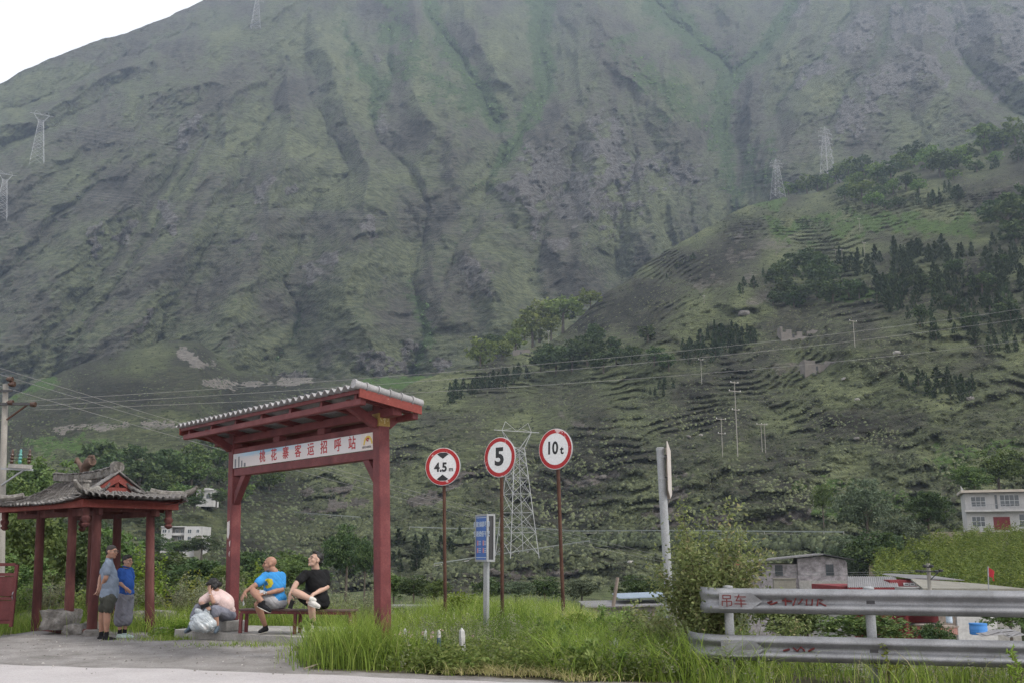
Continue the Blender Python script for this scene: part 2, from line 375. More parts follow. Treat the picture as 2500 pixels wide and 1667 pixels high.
# ---------------- the mountain
def make_mountain():
    nc, nr = 780, 345
    u = np.linspace(-420, 2920, nc); s = np.linspace(0, 1, nr)
    vtop = interp(u, [(-420, 350), (-120, 250)] + ZA((0, 318), (120, 262), (250, 205), (370, 160), (470, 130), (560, 100), (680, 50), (770, 10)) + [(560, -40), (800, -190), (1200, -330), (1500, -240), (1620, -120), (1700, -90), (1860, -150), (2100, -300), (2920, -380)])
    vtop = vtop + fbm(u / 60.0, u * 0, 4, 5) * 4
    vbase = interp(u, [(-420, 1120), (400, 1080), (1000, 1060), (1300, 1000), (1700, 720), (1900, 600), (2300, 560), (2920, 560)])
    U = np.repeat(u[None], nr, 0); V = vbase[None] + (vtop - vbase)[None] * s[:, None]
    slope = interp(u, [(-420, .92), (600, .92), (1300, .93), (1700, .95), (1900, .93), (2920, .95)])[None]
    Yc = interp(u, [(-420, 690), (500, 700), (1200, 720), (1650, 760), (1800, 830), (2000, 760), (2500, 690), (2920, 660)])[None]
    k = kz(V); Y = (slope * Yc - 110) / np.maximum(slope - k, 0.17)
    wu, wv = fbm(U / 70., V / 70., 3, 11) * 9, fbm(U / 70., V / 70., 3, 21) * 9
    dr = polydist(U + wu, V + wv, RID); dg = polydist(U + wu, V + wv, GUL)
    t = dr / (dr + dg + 1e-6); t = t * 0.75 + 0.25 * t * t * (3 - 2 * t)
    span = np.minimum(dr + dg, 150)
    px = Y / F_PX
    Y = Y + (t - 0.5) * span * px * 2.2 + np.exp(-dg / 4.5) * px * 30 - np.exp(-dr / 5.0) * px * 10
    flank = -np.gradient(t, axis=1); flank = np.clip(flank / (np.abs(flank).mean() * 1.5), -1, 1)
    # lesser spurs running down the slope, then small bluffs
    xs = U + V * interp(U, [(0, 0.75), (700, 0.45), (1100, 0.0), (1500, -0.25), (1750, 0.0), (1900, 0.6), (2500, 0.6)])
    rg = ridged(xs / 62. + fbm(U / 90, V / 90, 2, 8) * .5, V / 190., 4, 31, 0.52)
    Y = Y - rg * px * 20 - ridged(xs / 26. + fbm(U / 40, V / 40, 2, 18) * .6, V / 75., 4, 44, .58) * px * 11 - ridged(U / 12. + V / 30., V / 16., 3, 47) * px * 2.6 - fbm(U / 9., V / 9., 3, 51) * px * 2.6 + np.sin(V / 3.1 + fbm(U / 60., V / 40., 3, 53) * 5) * px * 2.0
    rock = mask(U, V, ROCK_M)
    Y = Y - rock * (ridged(U / 16. + fbm(U / 30, V / 30, 2, 2), V / 42., 4, 61) * px * 11 + fbm(U / 8., V / 8., 3, 66) * px * 4)
    lush = np.clip(.75 * mask(U, V, LUSH_M, 1.6) + 0.55 * sstep(700, 150, V) * sstep(0.62, 1.0, t) * sstep(700, 1100, U), 0, 1) * (1 - 0.3 * rock)
    Y = Y - lush * np.maximum(0, fbm(U / 7., V / 6., 2, 71)) * px * 8
    grass = np.clip(fbm(U / 140., V / 110., 3, 81) * 0.6 + (vnoise(xs / 50., V / 120., seed=4)) * .5 + 0.25 * sstep(0.45, 0.9, t) - 0.20 * flank + 0.25 * vnoise(U / 14., V / 22., seed=9), -1, 1)  # grass cover; flank term also greys and darkens left spur sides as if shaded
    P = patch('mountain', U, V, Y, None, None)
    m = terrain_mat('mountain_scrub', [(0.34, (0.060, 0.056, 0.050)), (0.45, (0.100, 0.097, 0.080)), (0.56, (0.106, 0.120, 0.074)), (0.70, (0.155, 0.172, 0.095))], (0.160, 0.152, 0.146), (0.082, 0.122, 0.052), 1.0, 6.0, (0.075, 0.068, 0.066))
    return finish_patch('mountain', P, dict(rock=rock, lush=lush, grass=grass), m, [(60, -20), (300, -160), (800, -420)])
mountain = make_mountain()

# ---------------- the nearer hillside on the right, with terraces
D_CREST = [(540, 1330), (600, 1275), (690, 1205), (760, 1120), (820, 1075), (900, 1010)] + [(960, 965), (1000, 935), (1100, 905), (1200, 875), (1310, 850)] + ZB((200, 1270), (240, 1235), (300, 1170), (480, 1040), (650, 925), (840, 812), (1000, 757), (1100, 752), (1200, 725), (1400, 650), (1650, 580), (1960, 480)) + [(2700, 250), (2950, 200)]
D_DEPTH = [(540, 300), (700, 340), (820, 380), (995, 470), (1200, 520), (1397, 570), (1560, 650), (1700, 730), (1888, 850), (2100, 860), (2300, 880), (2500, 900), (2950, 900)]
def hill_depth(u, v):
    """depth of the right hillside at photo position; used to stand things on it"""
    u = np.asarray(u, float); v = np.asarray(v, float)
    vc = interp(u, D_CREST); Yc = interp(u, D_DEPTH)
    vb = 1440.0; Yb = interp(u, [(540, 215), (900, 225), (1400, 215), (1900, 190), (2200, 170), (2950, 150)])
    # constant-gradient slope through foot and crest
    zc = EYE + kz(vc) * Yc; zb = EYE + kz(vb) * Yb
    g = (zc - zb) / (Yc - Yb)
    Y = (zb - g * Yb - EYE) / (kz(v) - g)
    return Y
def hill_bumps(U, V, Y):
    px = Y / F_PX
    d = -ridged((U + V * .5) / 150., V / 130., 3, 101, .5) * px * 26 - fbm(U / 40., V / 30., 4, 111, .55) * px * 16 - fbm(U / 9., V / 6., 3, 121) * px * 3.5
    ter = np.sin(V / 5.2 + fbm(U / 120., V / 60., 3, 131) * 5) * sstep(1800, 2000, U) * sstep(1120, 1180, V) * sstep(1330, 1290, V)
    ter2 = np.sin(V / 4.0 + fbm(U / 160., V / 80., 3, 141) * 6) * 0.4
    d = d - ridged((U + V * .8) / 30. + fbm(U / 50, V / 50, 2, 161), V / 55., 4, 163, .55) * px * 7 * (.45 + .55 * sstep(1000, 800, V))
    z = EYE + kz(V) * Y
    lam = 5.5 + 2.0 * vnoise(U / 300., V / 300., seed=77); st = np.sin(2 * math.pi * z / lam + fbm(U / 110., V / 70., 4, 151) * 4.2)
    strong = .62 + .45 * sstep(1750, 1950, U) * sstep(1080, 1160, V) + .8 * vnoise(U / 90., V / 55., seed=78)
    return Y + d + ter2 * px * 4.0 - np.sign(st) * np.abs(st) ** .6 * 2.2 * np.clip(strong, .05, 1.35) * np.clip(px / .16, .7, 2.0)
KNOLLS = [(ZB((560, 1360), (620, 1240), (720, 1180), (900, 1130)), 60, 50), (ZB((1300, 1330), (1450, 1290), (1600, 1230)), 70, 40), ([(1100, 1130), (1300, 1080), (1500, 1080)], 80, 26), ([(1600, 1180), (1760, 1140), (1900, 1180)], 90, 26), ([(700, 1180), (800, 1110), (900, 1080)], 60, 16)]
def hill_Y(u, v):
    u = np.asarray(u, float); v = np.asarray(v, float)
    Y = hill_depth(u, v)
    for L, w, amp in KNOLLS:
        Y = Y - amp * np.exp(-(polydist(u, v, [L]) / w) ** 2) * Y / 600.
    return Y
def make_hill():
    nc, nr = 540, 345
    u = np.linspace(545, 2930, nc); s = np.linspace(0, 1, nr)
    vt = interp(u, D_CREST) + fbm(u / 45., u * 0, 4, 15) * 5
    U = np.repeat(u[None], nr, 0); V = 1460 + (vt - 1460)[None] * s[:, None]
    Y = hill_bumps(U, V, hill_Y(U, V))
    px = Y / F_PX
    rock = mask(U, V, ROCK_D, seed=13) * (.55 + .45 * sstep(1000, 1150, V))
    Y = Y + rock * 6 * px - rock * (ridged(U / 13., V / 22., 4, 161) * px * 6 + fbm(U / 6., V / 6., 3, 166) * px * 3)
    lush = np.clip(mask(U, V, LUSH_D, 1.0, 23) + 0.35 * sstep(1050, 1250, V) * sstep(1800, 2100, U), 0, 1)
    grass = np.clip(fbm(U / 120., V / 80., 3, 181) * 0.9 + 0.2 - 0.9 * np.exp(-(polydist(U, V, [ZB((900, 940), (760, 1060), (560, 1150), (300, 1220))]) / 45) ** 2) + .5 * np.exp(-(polydist(U, V, [ZB((1350, 860), (1700, 840), (1300, 950))]) / 45) ** 2), -1, 1)
    P = patch('hillside', U, V, Y, None, None)
    m = terrain_mat('hillside_scrub', [(0.34, (0.024, 0.023, 0.018)), (0.45, (0.056, 0.056, 0.041)), (0.57, (0.080, 0.092, 0.048)), (0.72, (0.140, 0.156, 0.078))], (0.125, 0.112, 0.100), (0.075, 0.120, 0.034), 2.6, 1.6, (0.055, 0.049, 0.044))
    return finish_patch('hillside', P, dict(rock=rock, lush=lush, grass=grass), m, [(25, -6), (90, -50), (200, -180)])
hillside = make_hill()

# ---------------- the low foothill on the left
E_CREST = [(-420, 1010), (-100, 985)] + ZA((0, 1535), (90, 1490), (200, 1440), (300, 1400), (500, 1340), (650, 1308), (760, 1312), (840, 1370), (920, 1420), (1100, 1440), (1300, 1450), (1500, 1440), (1650, 1440), (1760, 1400)) + [(1250, 880), (1400, 860)]
E_DEPTH = [(-420, 520), (0, 560), (200, 620), (420, 650), (600, 640), (1000, 640), (1400, 700)]
def foot_Y(u, v):
    u = np.asarray(u, float); v = np.asarray(v, float)
    vc = interp(u, E_CREST); Yc = interp(u, E_DEPTH); Yb = interp(u, [(-420, 170), (500, 200), (1400, 300)]); vb = 1430.
    zc = EYE + kz(vc) * Yc; zb = EYE + kz(vb) * Yb; g = (zc - zb) / (Yc - Yb)
    return (zb - g * Yb - EYE) / (kz(v) - g)
def foot_bumps(U, V, Y):
    px = Y / F_PX
    return Y - ridged((U + V * .4) / 130., V / 90., 3, 201, .5) * px * 15 - fbm(U / 30., V / 22., 4, 211, .55) * px * 10 - fbm(U / 7., V / 5., 3, 221) * px * 2.0 + np.sin(V / 4.5 + fbm(U / 160., V / 60., 3, 231) * 5) * px * 4.0
def make_foothill():
    nc, nr = 380, 190
    u = np.linspace(-420, 1400, nc); s = np.linspace(0, 1, nr)
    vt = interp(u, E_CREST) + fbm(u / 45., u * 0, 4, 215) * 5
    U = np.repeat(u[None], nr, 0); V = 1450 + (vt - 1450)[None] * s[:, None]
    Y = foot_bumps(U, V, foot_Y(U, V))
    rock = mask(U, V, [(ZA((690, 1350), (760, 1400), (810, 1390)), 17), (ZA((780, 1465), (980, 1470), (1180, 1450)), 10), ([(130, 1050), (250, 1040), (420, 1035)], 9), ([(560, 1065), (470, 1060)], 7)], seed=33)
    lush = np.clip(mask(U, V, [(ZA((60, 1510), (200, 1460)), 12), ([(400, 1150), (520, 1120), (640, 1090)], 26), ([(100, 1080), (300, 1110)], 30), (ZA((1400, 1470), (1700, 1460)), 14)], 1.0, 43), 0, 1)
    grass = np.clip(fbm(U / 120., V / 80., 3, 281) * 0.9 - 0.05, -1, 1)
    P = patch('foothill', U, V, Y, None, None)
    m = terrain_mat('foothill_scrub', [(0.34, (0.022, 0.022, 0.017)), (0.46, (0.044, 0.045, 0.032)), (0.57, (0.060, 0.070, 0.037)), (0.72, (0.112, 0.122, 0.062))], (0.19, 0.175, 0.158), (0.070, 0.120, 0.032), 2.2, 1.8, (0.09, 0.08, 0.07))
    return finish_patch('foothill', P, dict(rock=rock, lush=lush, grass=grass), m, [(25, -8), (80, -50), (150, -110)])
foothill = make_foothill()
# ================================================================ vegetation builders
rng = np.random.default_rng(7)
def surf_hill(u, v):
    u = np.asarray(u, float); v = np.asarray(v, float)
    Y = hill_bumps(u, v, hill_Y(u, v)); return np.stack([kx(u, v) * Y, Y, EYE + kz(v) * Y], -1)
def surf_foot(u, v):
    u = np.asarray(u, float); v = np.asarray(v, float)
    Y = foot_bumps(u, v, foot_Y(u, v)); return np.stack([kx(u, v) * Y, Y, EYE + kz(v) * Y], -1)
def leaf_quads(C, N, L, W, tint, g, roll=None, fold=0.0):
    """rhombic leaves: C centres, N directions of the blade, L length, W width"""
    n = len(C)
    N = N / (np.linalg.norm(N, axis=1, keepdims=True) + 1e-9)
    q = g.normal(size=(n, 3)); A = np.cross(N, q); A /= np.linalg.norm(A, axis=1, keepdims=True) + 1e-9
    L = np.broadcast_to(np.asarray(L, float).reshape(-1, 1), (n, 1)); W = np.broadcast_to(np.asarray(W, float).reshape(-1, 1), (n, 1))
    V = np.stack([C - N * L * .5, C + A * W * .5 - N * L * .05, C + N * L * .5, C - A * W * .5 - N * L * .05], 1).reshape(-1, 3)
    Fq = np.arange(4 * n).reshape(n, 4)
    return V, Fq, np.repeat(np.broadcast_to(np.asarray(tint, float), (n,)), 4)
def crown_arrays(seed, rx, rz, clumps, per, leaf, flat_=0.75, lobes=5, droop=0.0, cz=0.0):
    g = np.random.default_rng(seed)
    lob = g.normal(size=(lobes, 3)); lob /= np.linalg.norm(lob, axis=1, keepdims=True); lob[:, 2] = np.abs(lob[:, 2]) * .8 - .15
    lc = lob * np.array([rx * .48, rx * .48, rz * .5]); lr = g.uniform(.42, .68, lobes)
    which = g.integers(0, lobes, clumps)
    d = g.normal(size=(clumps, 3)); d /= np.linalg.norm(d, axis=1, keepdims=True)
    rad = g.uniform(.35, 1.0, (clumps, 1)) ** .45
    cc = lc[which] + d * rad * lr[which][:, None] * np.array([rx, rx, rz])
    ct = np.clip(g.normal(.5, .2, clumps), 0, 1)
    cs = g.uniform(.10, .22, clumps) * rx
    idx = np.repeat(np.arange(clumps), per)
    q = g.normal(size=(len(idx), 3)); q /= np.linalg.norm(q, axis=1, keepdims=True)
    C = cc[idx] + q * cs[idx][:, None] * g.uniform(.3, 1, (len(idx), 1)) * np.array([1, 1, flat_])
    N = q + g.normal(size=q.shape) * .6 + np.array([0, 0, -droop]); 
    C[:, 2] += cz
    L = g.uniform(.7, 1.35, len(idx)) * leaf
    return leaf_quads(C, N, L, L * .62, np.clip(ct[idx] + g.normal(0, .14, len(idx)), 0, 1), g)
def crown_mesh(name, mat, **k):
    V, Fq, t = crown_arrays(**k); return np_mesh(name, V, Fq, mat, False, {'tint': t})
def trunk_mesh(name, mat, h, r, crown_r, seed, limbs=5):
    g = random.Random(seed); mb = MB()
    top = Vector((g.uniform(-.1, .1) * crown_r, g.uniform(-.1, .1) * crown_r, h))
    mb.tube([(0, 0, -.3), (top.x * .3, top.y * .3, h * .35), (top.x * .7, top.y * .7, h * .7), top], [r * 1.25, r, r * .7, r * .35], 7)
    for k in range(limbs):
        a = k * 2.4 + g.uniform(-.4, .4); z = h * g.uniform(.4, .85); e = Vector((math.cos(a), math.sin(a), g.uniform(.5, 1.0))) * crown_r * g.uniform(.5, .8)
        b0 = Vector((top.x * z / h, top.y * z / h, z)); mb.tube([b0, b0 + e * .5 + Vector((0, 0, .05)), b0 + e], [r * .5, r * .3, r * .1], 5)
    return mb.mesh(name, mat, 50)
M_BARK = weathered('bark', (0.09, 0.075, 0.06), (0.05, 0.042, 0.035), (0.14, 0.12, 0.10), 8, 0.9)
M_LEAF_DARK = foliage('leaf_dark', [(0, (0.024, 0.042, 0.016)), (.5, (0.046, 0.076, 0.026)), (1, (0.092, 0.125, 0.042))])
M_LEAF_MID = foliage('leaf_mid', [(0, (0.038, 0.068, 0.018)), (.5, (0.078, 0.122, 0.034)), (1, (0.135, 0.185, 0.052))])
M_LEAF_GREY = foliage('leaf_grey', [(0, (0.050, 0.070, 0.040)), (.5, (0.085, 0.112, 0.066)), (1, (0.135, 0.165, 0.100))])
M_LEAF_LIGHT = foliage('leaf_light', [(0, (0.075, 0.105, 0.028)), (.5, (0.135, 0.175, 0.045)), (1, (0.21, 0.25, 0.075))], .35)
M_LEAF_YELLOW = foliage('leaf_yellow', [(0, (0.085, 0.115, 0.018)), (.5, (0.165, 0.200, 0.030)), (1, (0.27, 0.29, 0.05))], .35)
M_CONIFER = foliage('conifer_needles', [(0, (0.016, 0.028, 0.013)), (.5, (0.032, 0.050, 0.022)), (1, (0.064, 0.086, 0.034))], .1)
M_SCRUB = foliage('hill_scrub', [(0, (0.015, 0.019, 0.010)), (.3, (0.036, 0.043, 0.021)), (.6, (0.074, 0.086, 0.044)), (.85, (0.128, 0.142, 0.074)), (1, (0.18, 0.187, 0.112))], .05, .9)

# ---------------- tufts of scrub and dry grass on the slopes: too many to count
def dome_tufts(P, size, tint, g, flat_=.7):
    n = len(P); k = 4
    a = np.arange(k) * 2 * math.pi / k
    ph = g.uniform(0, 6.28, (n, 1)); jr = g.uniform(.65, 1.25, (n, 2, k))
    r0 = np.stack([np.cos(a + ph), np.sin(a + ph)], -1) * jr[:, 0, :, None]
    r1 = np.stack([np.cos(a + ph + .5), np.sin(a + ph + .5)], -1) * jr[:, 1, :, None] * .72
    V = np.zeros((n, 2 * k + 1, 3))
    V[:, :k, :2] = r0; V[:, :k, 2] = -.45
    V[:, k:2 * k, :2] = r1; V[:, k:2 * k, 2] = flat_ * .55 + g.uniform(-.15, .15, (n, k))
    V[:, 2 * k, 2] = flat_ + g.uniform(-.1, .25, n); V[:, 2 * k, :2] = g.uniform(-.3, .3, (n, 2))
    V = V * np.asarray(size)[:, None, None] + P[:, None, :]
    f = []
    for i in range(k):
        j = (i + 1) % k; f += [(i, j, k + i), (j, k + j, k + i), (k + i, k + j, 2 * k)]
    f = np.array(f); Fq = (f[None] + (np.arange(n) * (2 * k + 1))[:, None, None]).reshape(-1, 3)
    return V.reshape(-1, 3), Fq, np.repeat(tint, 2 * k + 1)
def scrub(name, surf, n, ulo, uhi, vlo, vhi, crest, label, seed, rocks):
    g = np.random.default_rng(seed)
    u = g.uniform(ulo, uhi, n); v = g.uniform(vlo, vhi, n)
    keep = v > interp(u, crest) + 6
    bare = mask(u, v, rocks, seed=13 if surf is surf_hill else 33); keep &= g.uniform(0, 1, n) > bare * .93
    patchy = fbm(u / 60., v / 40., 3, seed); keep &= g.uniform(-1.1, 1, n) < patchy + .85
    u, v = u[keep], v[keep]; P = surf(u, v); n = len(u)
    px = P[:, 1] / F_PX
    size = px * (1.9 + 2.8 * g.uniform(0, 1, n) ** 2.0) * (.75 + .75 * sstep(850, 1300, v))
    big = g.uniform(0, 1, n) < .03; size[big] *= 1.9
    tint = np.clip((.50 if surf is surf_hill else .38) + fbm(u / 90., v / 60., 3, seed + 5) * .30 + g.normal(0, .19, n), 0, .76 if surf is surf_hill else .62); tint[big] *= .35
    P[:, 2] -= size * .1
    V, Fq, t = dome_tufts(P, size, tint, g)
    o = link(name, np_mesh(name, V, Fq, M_SCRUB, False, {'tint': t})); return tag(o, label, 'scrub', kind='stuff')
scrub('hillside_scrub', surf_hill, 66000, 560, 2560, 430, 1440, D_CREST, 'olive scrub tufts covering the terraced hillside', 301, ROCK_D)
scrub('foothill_scrub', surf_foot, 18000, -60, 1150, 840, 1440, E_CREST, 'grey green scrub tufts covering the low foothill', 302, [(ZA((690, 1350), (760, 1400), (810, 1390)), 17)])

def mountain_bushes():
    g = np.random.default_rng(333); n = 26000; u = g.uniform(-40, 2540, n); v = g.uniform(-20, 940, n); dg = polydist(u, v, GUL); lu = mask(u, v, LUSH_M, 1.0)
    k = (g.uniform(0, 1, n) < .10 + .55 * np.exp(-dg / 14) + .7 * lu) & (v > interp(u, ZA((0, 318), (250, 205), (470, 130), (680, 50), (770, 10)) + [(560, -60), (2600, -60)]) + 12); u, v, lu = u[k], v[k], lu[k]; n = len(u)
    co = np.zeros(len(mountain.data.vertices) * 3, np.float32); mountain.data.vertices.foreach_get('co', co); co = co.reshape(-1, 780, 3)[:345]
    uc = (u + 420) / 3340 * 779; ci = np.clip(np.round(uc).astype(int), 0, 779)
    P = np.zeros((n, 3)); col = co[:, ci, :]; kk = (col[..., 2] - EYE) / col[..., 1]; want = kz(v); ri = np.argmin(np.abs(kk - want[None]), 0); P = col[ri, np.arange(n)].astype(float)
    size = P[:, 1] / F_PX * (1.2 + 1.9 * g.uniform(0, 1, n) ** 2) * (1 + .8 * lu); V, Fq, t = dome_tufts(P, size, np.clip(g.normal(.22, .18, n) + lu * .35, 0, 1), g)
    tag(link('mountain_bushes', np_mesh('mountain_bushes', V, Fq, M_MBUSH, False, {'tint': t})), 'dark green bushes dotted over the mountain gullies', 'bushes', kind='stuff')
M_MBUSH = foliage('mountain_bush', [(0, (0.022, 0.040, 0.016)), (.4, (0.045, 0.078, 0.026)), (1, (0.10, 0.15, 0.045))], .05, .9)
if 'mountain' in globals(): mountain_bushes()
# ---------------- hillside trees: one object each
def conifer_mesh(seed, h=1.0, w=.24):
    g = np.random.default_rng(seed); n = 150
    t = g.uniform(0.02, 1, n) ** .85; a = g.uniform(0, 6.28, n)
    r = w * (1 - t) ** .8 * g.uniform(.45, 1.1, n) * (1 + .25 * np.sin(t * 23 + seed))
    C = np.stack([np.cos(a) * r, np.sin(a) * r, t * h], -1)
    N = np.stack([np.cos(a) * .55, np.sin(a) * .55, np.full(n, .75)], -1)
    V, Fq, tt = leaf_quads(C, N, .17 * (1.15 - t * .5), .085, np.clip(g.normal(.45, .25, n), 0, 1), g)
    tv, tf = [], []
    mb = MB(); mb.tube([(0, 0, -.1), (0, 0, .5), (0, 0, .97)], [.03, .02, .006], 4); b = len(V)
    V = np.concatenate([V, np.array(mb.v)]); tt = np.concatenate([tt, np.zeros(len(mb.v))])
    q = [f for f in mb.f if len(f) == 4]
    Fq = np.concatenate([Fq, np.array(q) + b]); mi = np.concatenate([np.zeros(len(Fq) - len(q)), np.ones(len(q))])
    return np_mesh('conifer', V, Fq, [M_CONIFER, M_BARK], False, {'tint': tt}, mi)
CONIFERS = [conifer_mesh(400 + k, 1, .17 + .03 * k) for k in range(4)]
def in_poly(x, y, poly):
    c = False; j = len(poly) - 1
    for i in range(len(poly)):
        (xi, yi), (xj, yj) = poly[i], poly[j]
        if (yi > y) != (yj > y) and x < (xj - xi) * (y - yi) / (yj - yi) + xi: c = not c
        j = i
    return c
def fill(poly, n, seed, mind):
    g = random.Random(seed); xs = [p[0] for p in poly]; ys = [p[1] for p in poly]; out = []
    for _ in range(n * 60):
        x, y = g.uniform(min(xs), max(xs)), g.uniform(min(ys), max(ys))
        if in_poly(x, y, poly) and all((x - a) ** 2 + ((y - b) * 1.6) ** 2 > mind * mind for a, b in out): out.append((x, y))
        if len(out) >= n: break
    return out
def plant_conifers(pts, surf, lo, hi, label, group, seed, keep=9999):
    g = random.Random(seed); pts = sorted(pts, key=lambda q: -q[1]); rest_v, rest_f, rest_t, nb = [], [], [], 0
    for i_, (u, v) in enumerate(pts):
        p = surf(u, v); h = g.uniform(lo, hi) * float(p[1]) / F_PX
        if i_ >= keep:                     # past the count of single trees: one mass
            me = g.choice(CONIFERS); w = g.uniform(1.1, 1.6); a = g.uniform(0, 6.28); co = np.zeros(len(me.vertices) * 3, np.float32); me.vertices.foreach_get('co', co); co = co.reshape(-1, 3)
            q = np.stack([(co[:, 0] * math.cos(a) - co[:, 1] * math.sin(a)) * h * w + p[0], (co[:, 0] * math.sin(a) + co[:, 1] * math.cos(a)) * h * w + p[1], co[:, 2] * h + p[2] - .05 * h], -1)
            fv = np.zeros(len(me.loops), np.int32); me.loops.foreach_get('vertex_index', fv); tt = np.zeros(len(me.vertices), np.float32); me.attributes['tint'].data.foreach_get('value', tt)
            rest_v.append(q); rest_f.append(fv.reshape(-1, 4) + nb); rest_t.append(tt); nb += len(q); continue
        o = bpy.data.objects.new('conifer_tree', g.choice(CONIFERS)); COL.objects.link(o)
        o.location = (float(p[0]), float(p[1]), float(p[2]) - .05 * h); o.rotation_euler = (0, 0, g.uniform(0, 6.28)); w = g.choice((.9, 1.15, 1.4, 1.9)) * g.uniform(.85, 1.15); h *= g.choice((.7, .9, 1.0, 1.2))
        o.scale = (h * w, h * w, h); tag(o, label, 'conifer', group)
    if rest_v: tag(link('conifer_plantation', np_mesh('conifer_plantation', np.concatenate(rest_v), np.concatenate(rest_f), M_CONIFER, False, {'tint': np.concatenate(rest_t)})), 'upper mass of dark conifers in the right plantation', 'conifers', kind='stuff')
plant_conifers(fill(ZB((1230, 1010), (1330, 980), (1640, 970), (1960, 900), (2000, 1360), (1700, 1350), (1500, 1240), (1420, 1200), (1280, 1080)), 165, 1, 11), surf_hill, 30, 56, 'dark conifer in the dense plantation on the right hillside', 'conifers of the right plantation', 11, 76)
plant_conifers(fill(ZB((650, 1350), (760, 1290), (960, 1280), (900, 1350), (760, 1390), (660, 1400)), 48, 2, 8), surf_hill, 28, 44, 'dark conifer in the grove left of the upper ruin', 'conifers of the middle grove', 12)
plant_conifers(fill(ZB((1540, 790), (1700, 710), (1730, 760), (1600, 800)), 16, 3, 8), surf_hill, 20, 34, 'small dark conifer below the crest grove on the hill', 'conifers below the crest grove', 13)
plant_conifers(fill(ZB((560, 1065), (690, 985), (700, 1000), (580, 1075)), 14, 4, 5), surf_hill, 9, 18, 'tiny conifer in the slanting row on the brown spur', 'conifers on the brown spur', 14)
plant_conifers(fill(ZB((840, 1130), (920, 1070), (1000, 1050), (990, 1080), (900, 1130)), 11, 5, 7), surf_hill, 16, 30, 'slim conifer at the edge of the broadleaf grove mid hillside', 'conifers beside the broadleaf grove', 15)
plant_conifers(fill(ZB((1480, 1480), (1560, 1430), (1780, 1480), (1760, 1540), (1600, 1530)), 30, 6, 9), surf_hill, 26, 44, 'conifer in the lower patch right of the stone ruin', 'conifers of the lower patch', 16)
plant_conifers(fill(ZB((480, 1500), (590, 1470), (640, 1490), (600, 1520), (500, 1520)), 8, 7, 9), surf_hill, 18, 28, 'dark conifer above the tall concrete power pole', 'conifers above the power pole', 17)
plant_conifers(fill(ZB((-260, 1520), (-120, 1450), (60, 1420), (60, 1470), (-100, 1500), (-240, 1550)), 34, 8, 8), surf_hill, 22, 38, 'conifer in the band behind the shelter roof', 'conifers behind the shelter roof', 18)
plant_conifers(fill([(700, 1420), (960, 1330), (1160, 1310), (1170, 1360), (1000, 1400)], 26, 9, 13), surf_hill, 30, 52, 'dark conifer on the low slope between the gate posts and the first round sign', 'conifers low on the slope', 19)
plant_conifers(ZB((1470, 965), (1500, 970), (1520, 960), (1345, 985), (1300, 1000), (1640, 930), (232, 1215), (245, 1195), (258, 1190), (1726, 765), (1835, 650), (1855, 645)), surf_hill, 20, 32, 'lone dark conifer standing on open grass high on the hill', 'lone conifers', 20)
plant_conifers(fill([(300, 1180), (520, 1090), (660, 1120), (600, 1190), (420, 1200)], 24, 10, 14), surf_foot, 22, 40, 'conifer on the wooded foot of the left foothill', 'conifers on the left foothill', 21)
M_FRESH = foliage('leaf_fresh', [(0, (0.055, 0.095, 0.022)), (.5, (0.105, 0.165, 0.040)), (1, (0.17, 0.235, 0.062))], .3)
BROAD = {}
for nm, mt in (('dark', M_LEAF_DARK), ('mid', M_LEAF_MID), ('light', M_LEAF_LIGHT), ('fresh', M_FRESH)):
    BROAD[nm] = [(crown_mesh('crown', mt, seed=500 + k * 7 + len(nm), rx=.5, rz=.52, clumps=110, per=10, leaf=.085, cz=.44, lobes=7), trunk_mesh('trunk', M_BARK, .55, .028, .42, 600 + k)) for k in range(3)]
def plant_broad(pts, surf, kind, label, group, seed):
    g = random.Random(seed); pts = [(u, v, d * {'light': 1.45, 'fresh': 1.25}.get(kind, 1.2)) for u, v, d in pts]
    for (u, v, d) in pts:
        p = surf(u, v); s = d * float(p[1]) / F_PX
        cr, tr = g.choice(BROAD[kind])
        e = empty('broadleaf_tree', (float(p[0]), float(p[1]), float(p[2])), g.uniform(0, 6.28), label, 'tree', group)
        s *= 1.15; e.scale = (s * g.uniform(.95, 1.3), s * g.uniform(.95, 1.3), s * g.uniform(.8, 1.05))
        link('crown', cr, e); link('trunk', tr, e)
def zb3(*t): return [(1250 + x / 1.568, y / 1.568, d / 1.568) for x, y, d in t]
g0 = random.Random(5)
crest_pts = zb3((1060, 745, 50), (1090, 740, 44), (1130, 735, 55), (1170, 735, 60), (1210, 725, 58), (1240, 700, 62), (1290, 690, 80), (1350, 690, 95), (1400, 700, 80), (1450, 690, 80), (1490, 660, 70), (1540, 640, 92), (1600, 650, 80), (1640, 680, 110), (1700, 655, 85), (1750, 640, 80), (1810, 590, 115), (1880, 570, 70), (1930, 560, 100), (1275, 770, 60), (1340, 765, 70), (1400, 770, 60), (1460, 745, 55), (1510, 730, 70), (1560, 740, 55), (1480, 800, 50), (1380, 795, 55), (1430, 805, 45), (1690, 690, 45), (1780, 660, 45), (1850, 620, 45), (1940, 620, 60), (1320, 720, 60), (1420, 730, 50))
plant_broad(crest_pts[::2], surf_hill, 'fresh', 'round green tree in the crest grove beside the pylons', 'trees of the crest grove', 31)
plant_broad(crest_pts[1::2], surf_hill, 'dark', 'darker round tree in the crest grove beside the pylons', 'dark trees of the crest grove', 32)
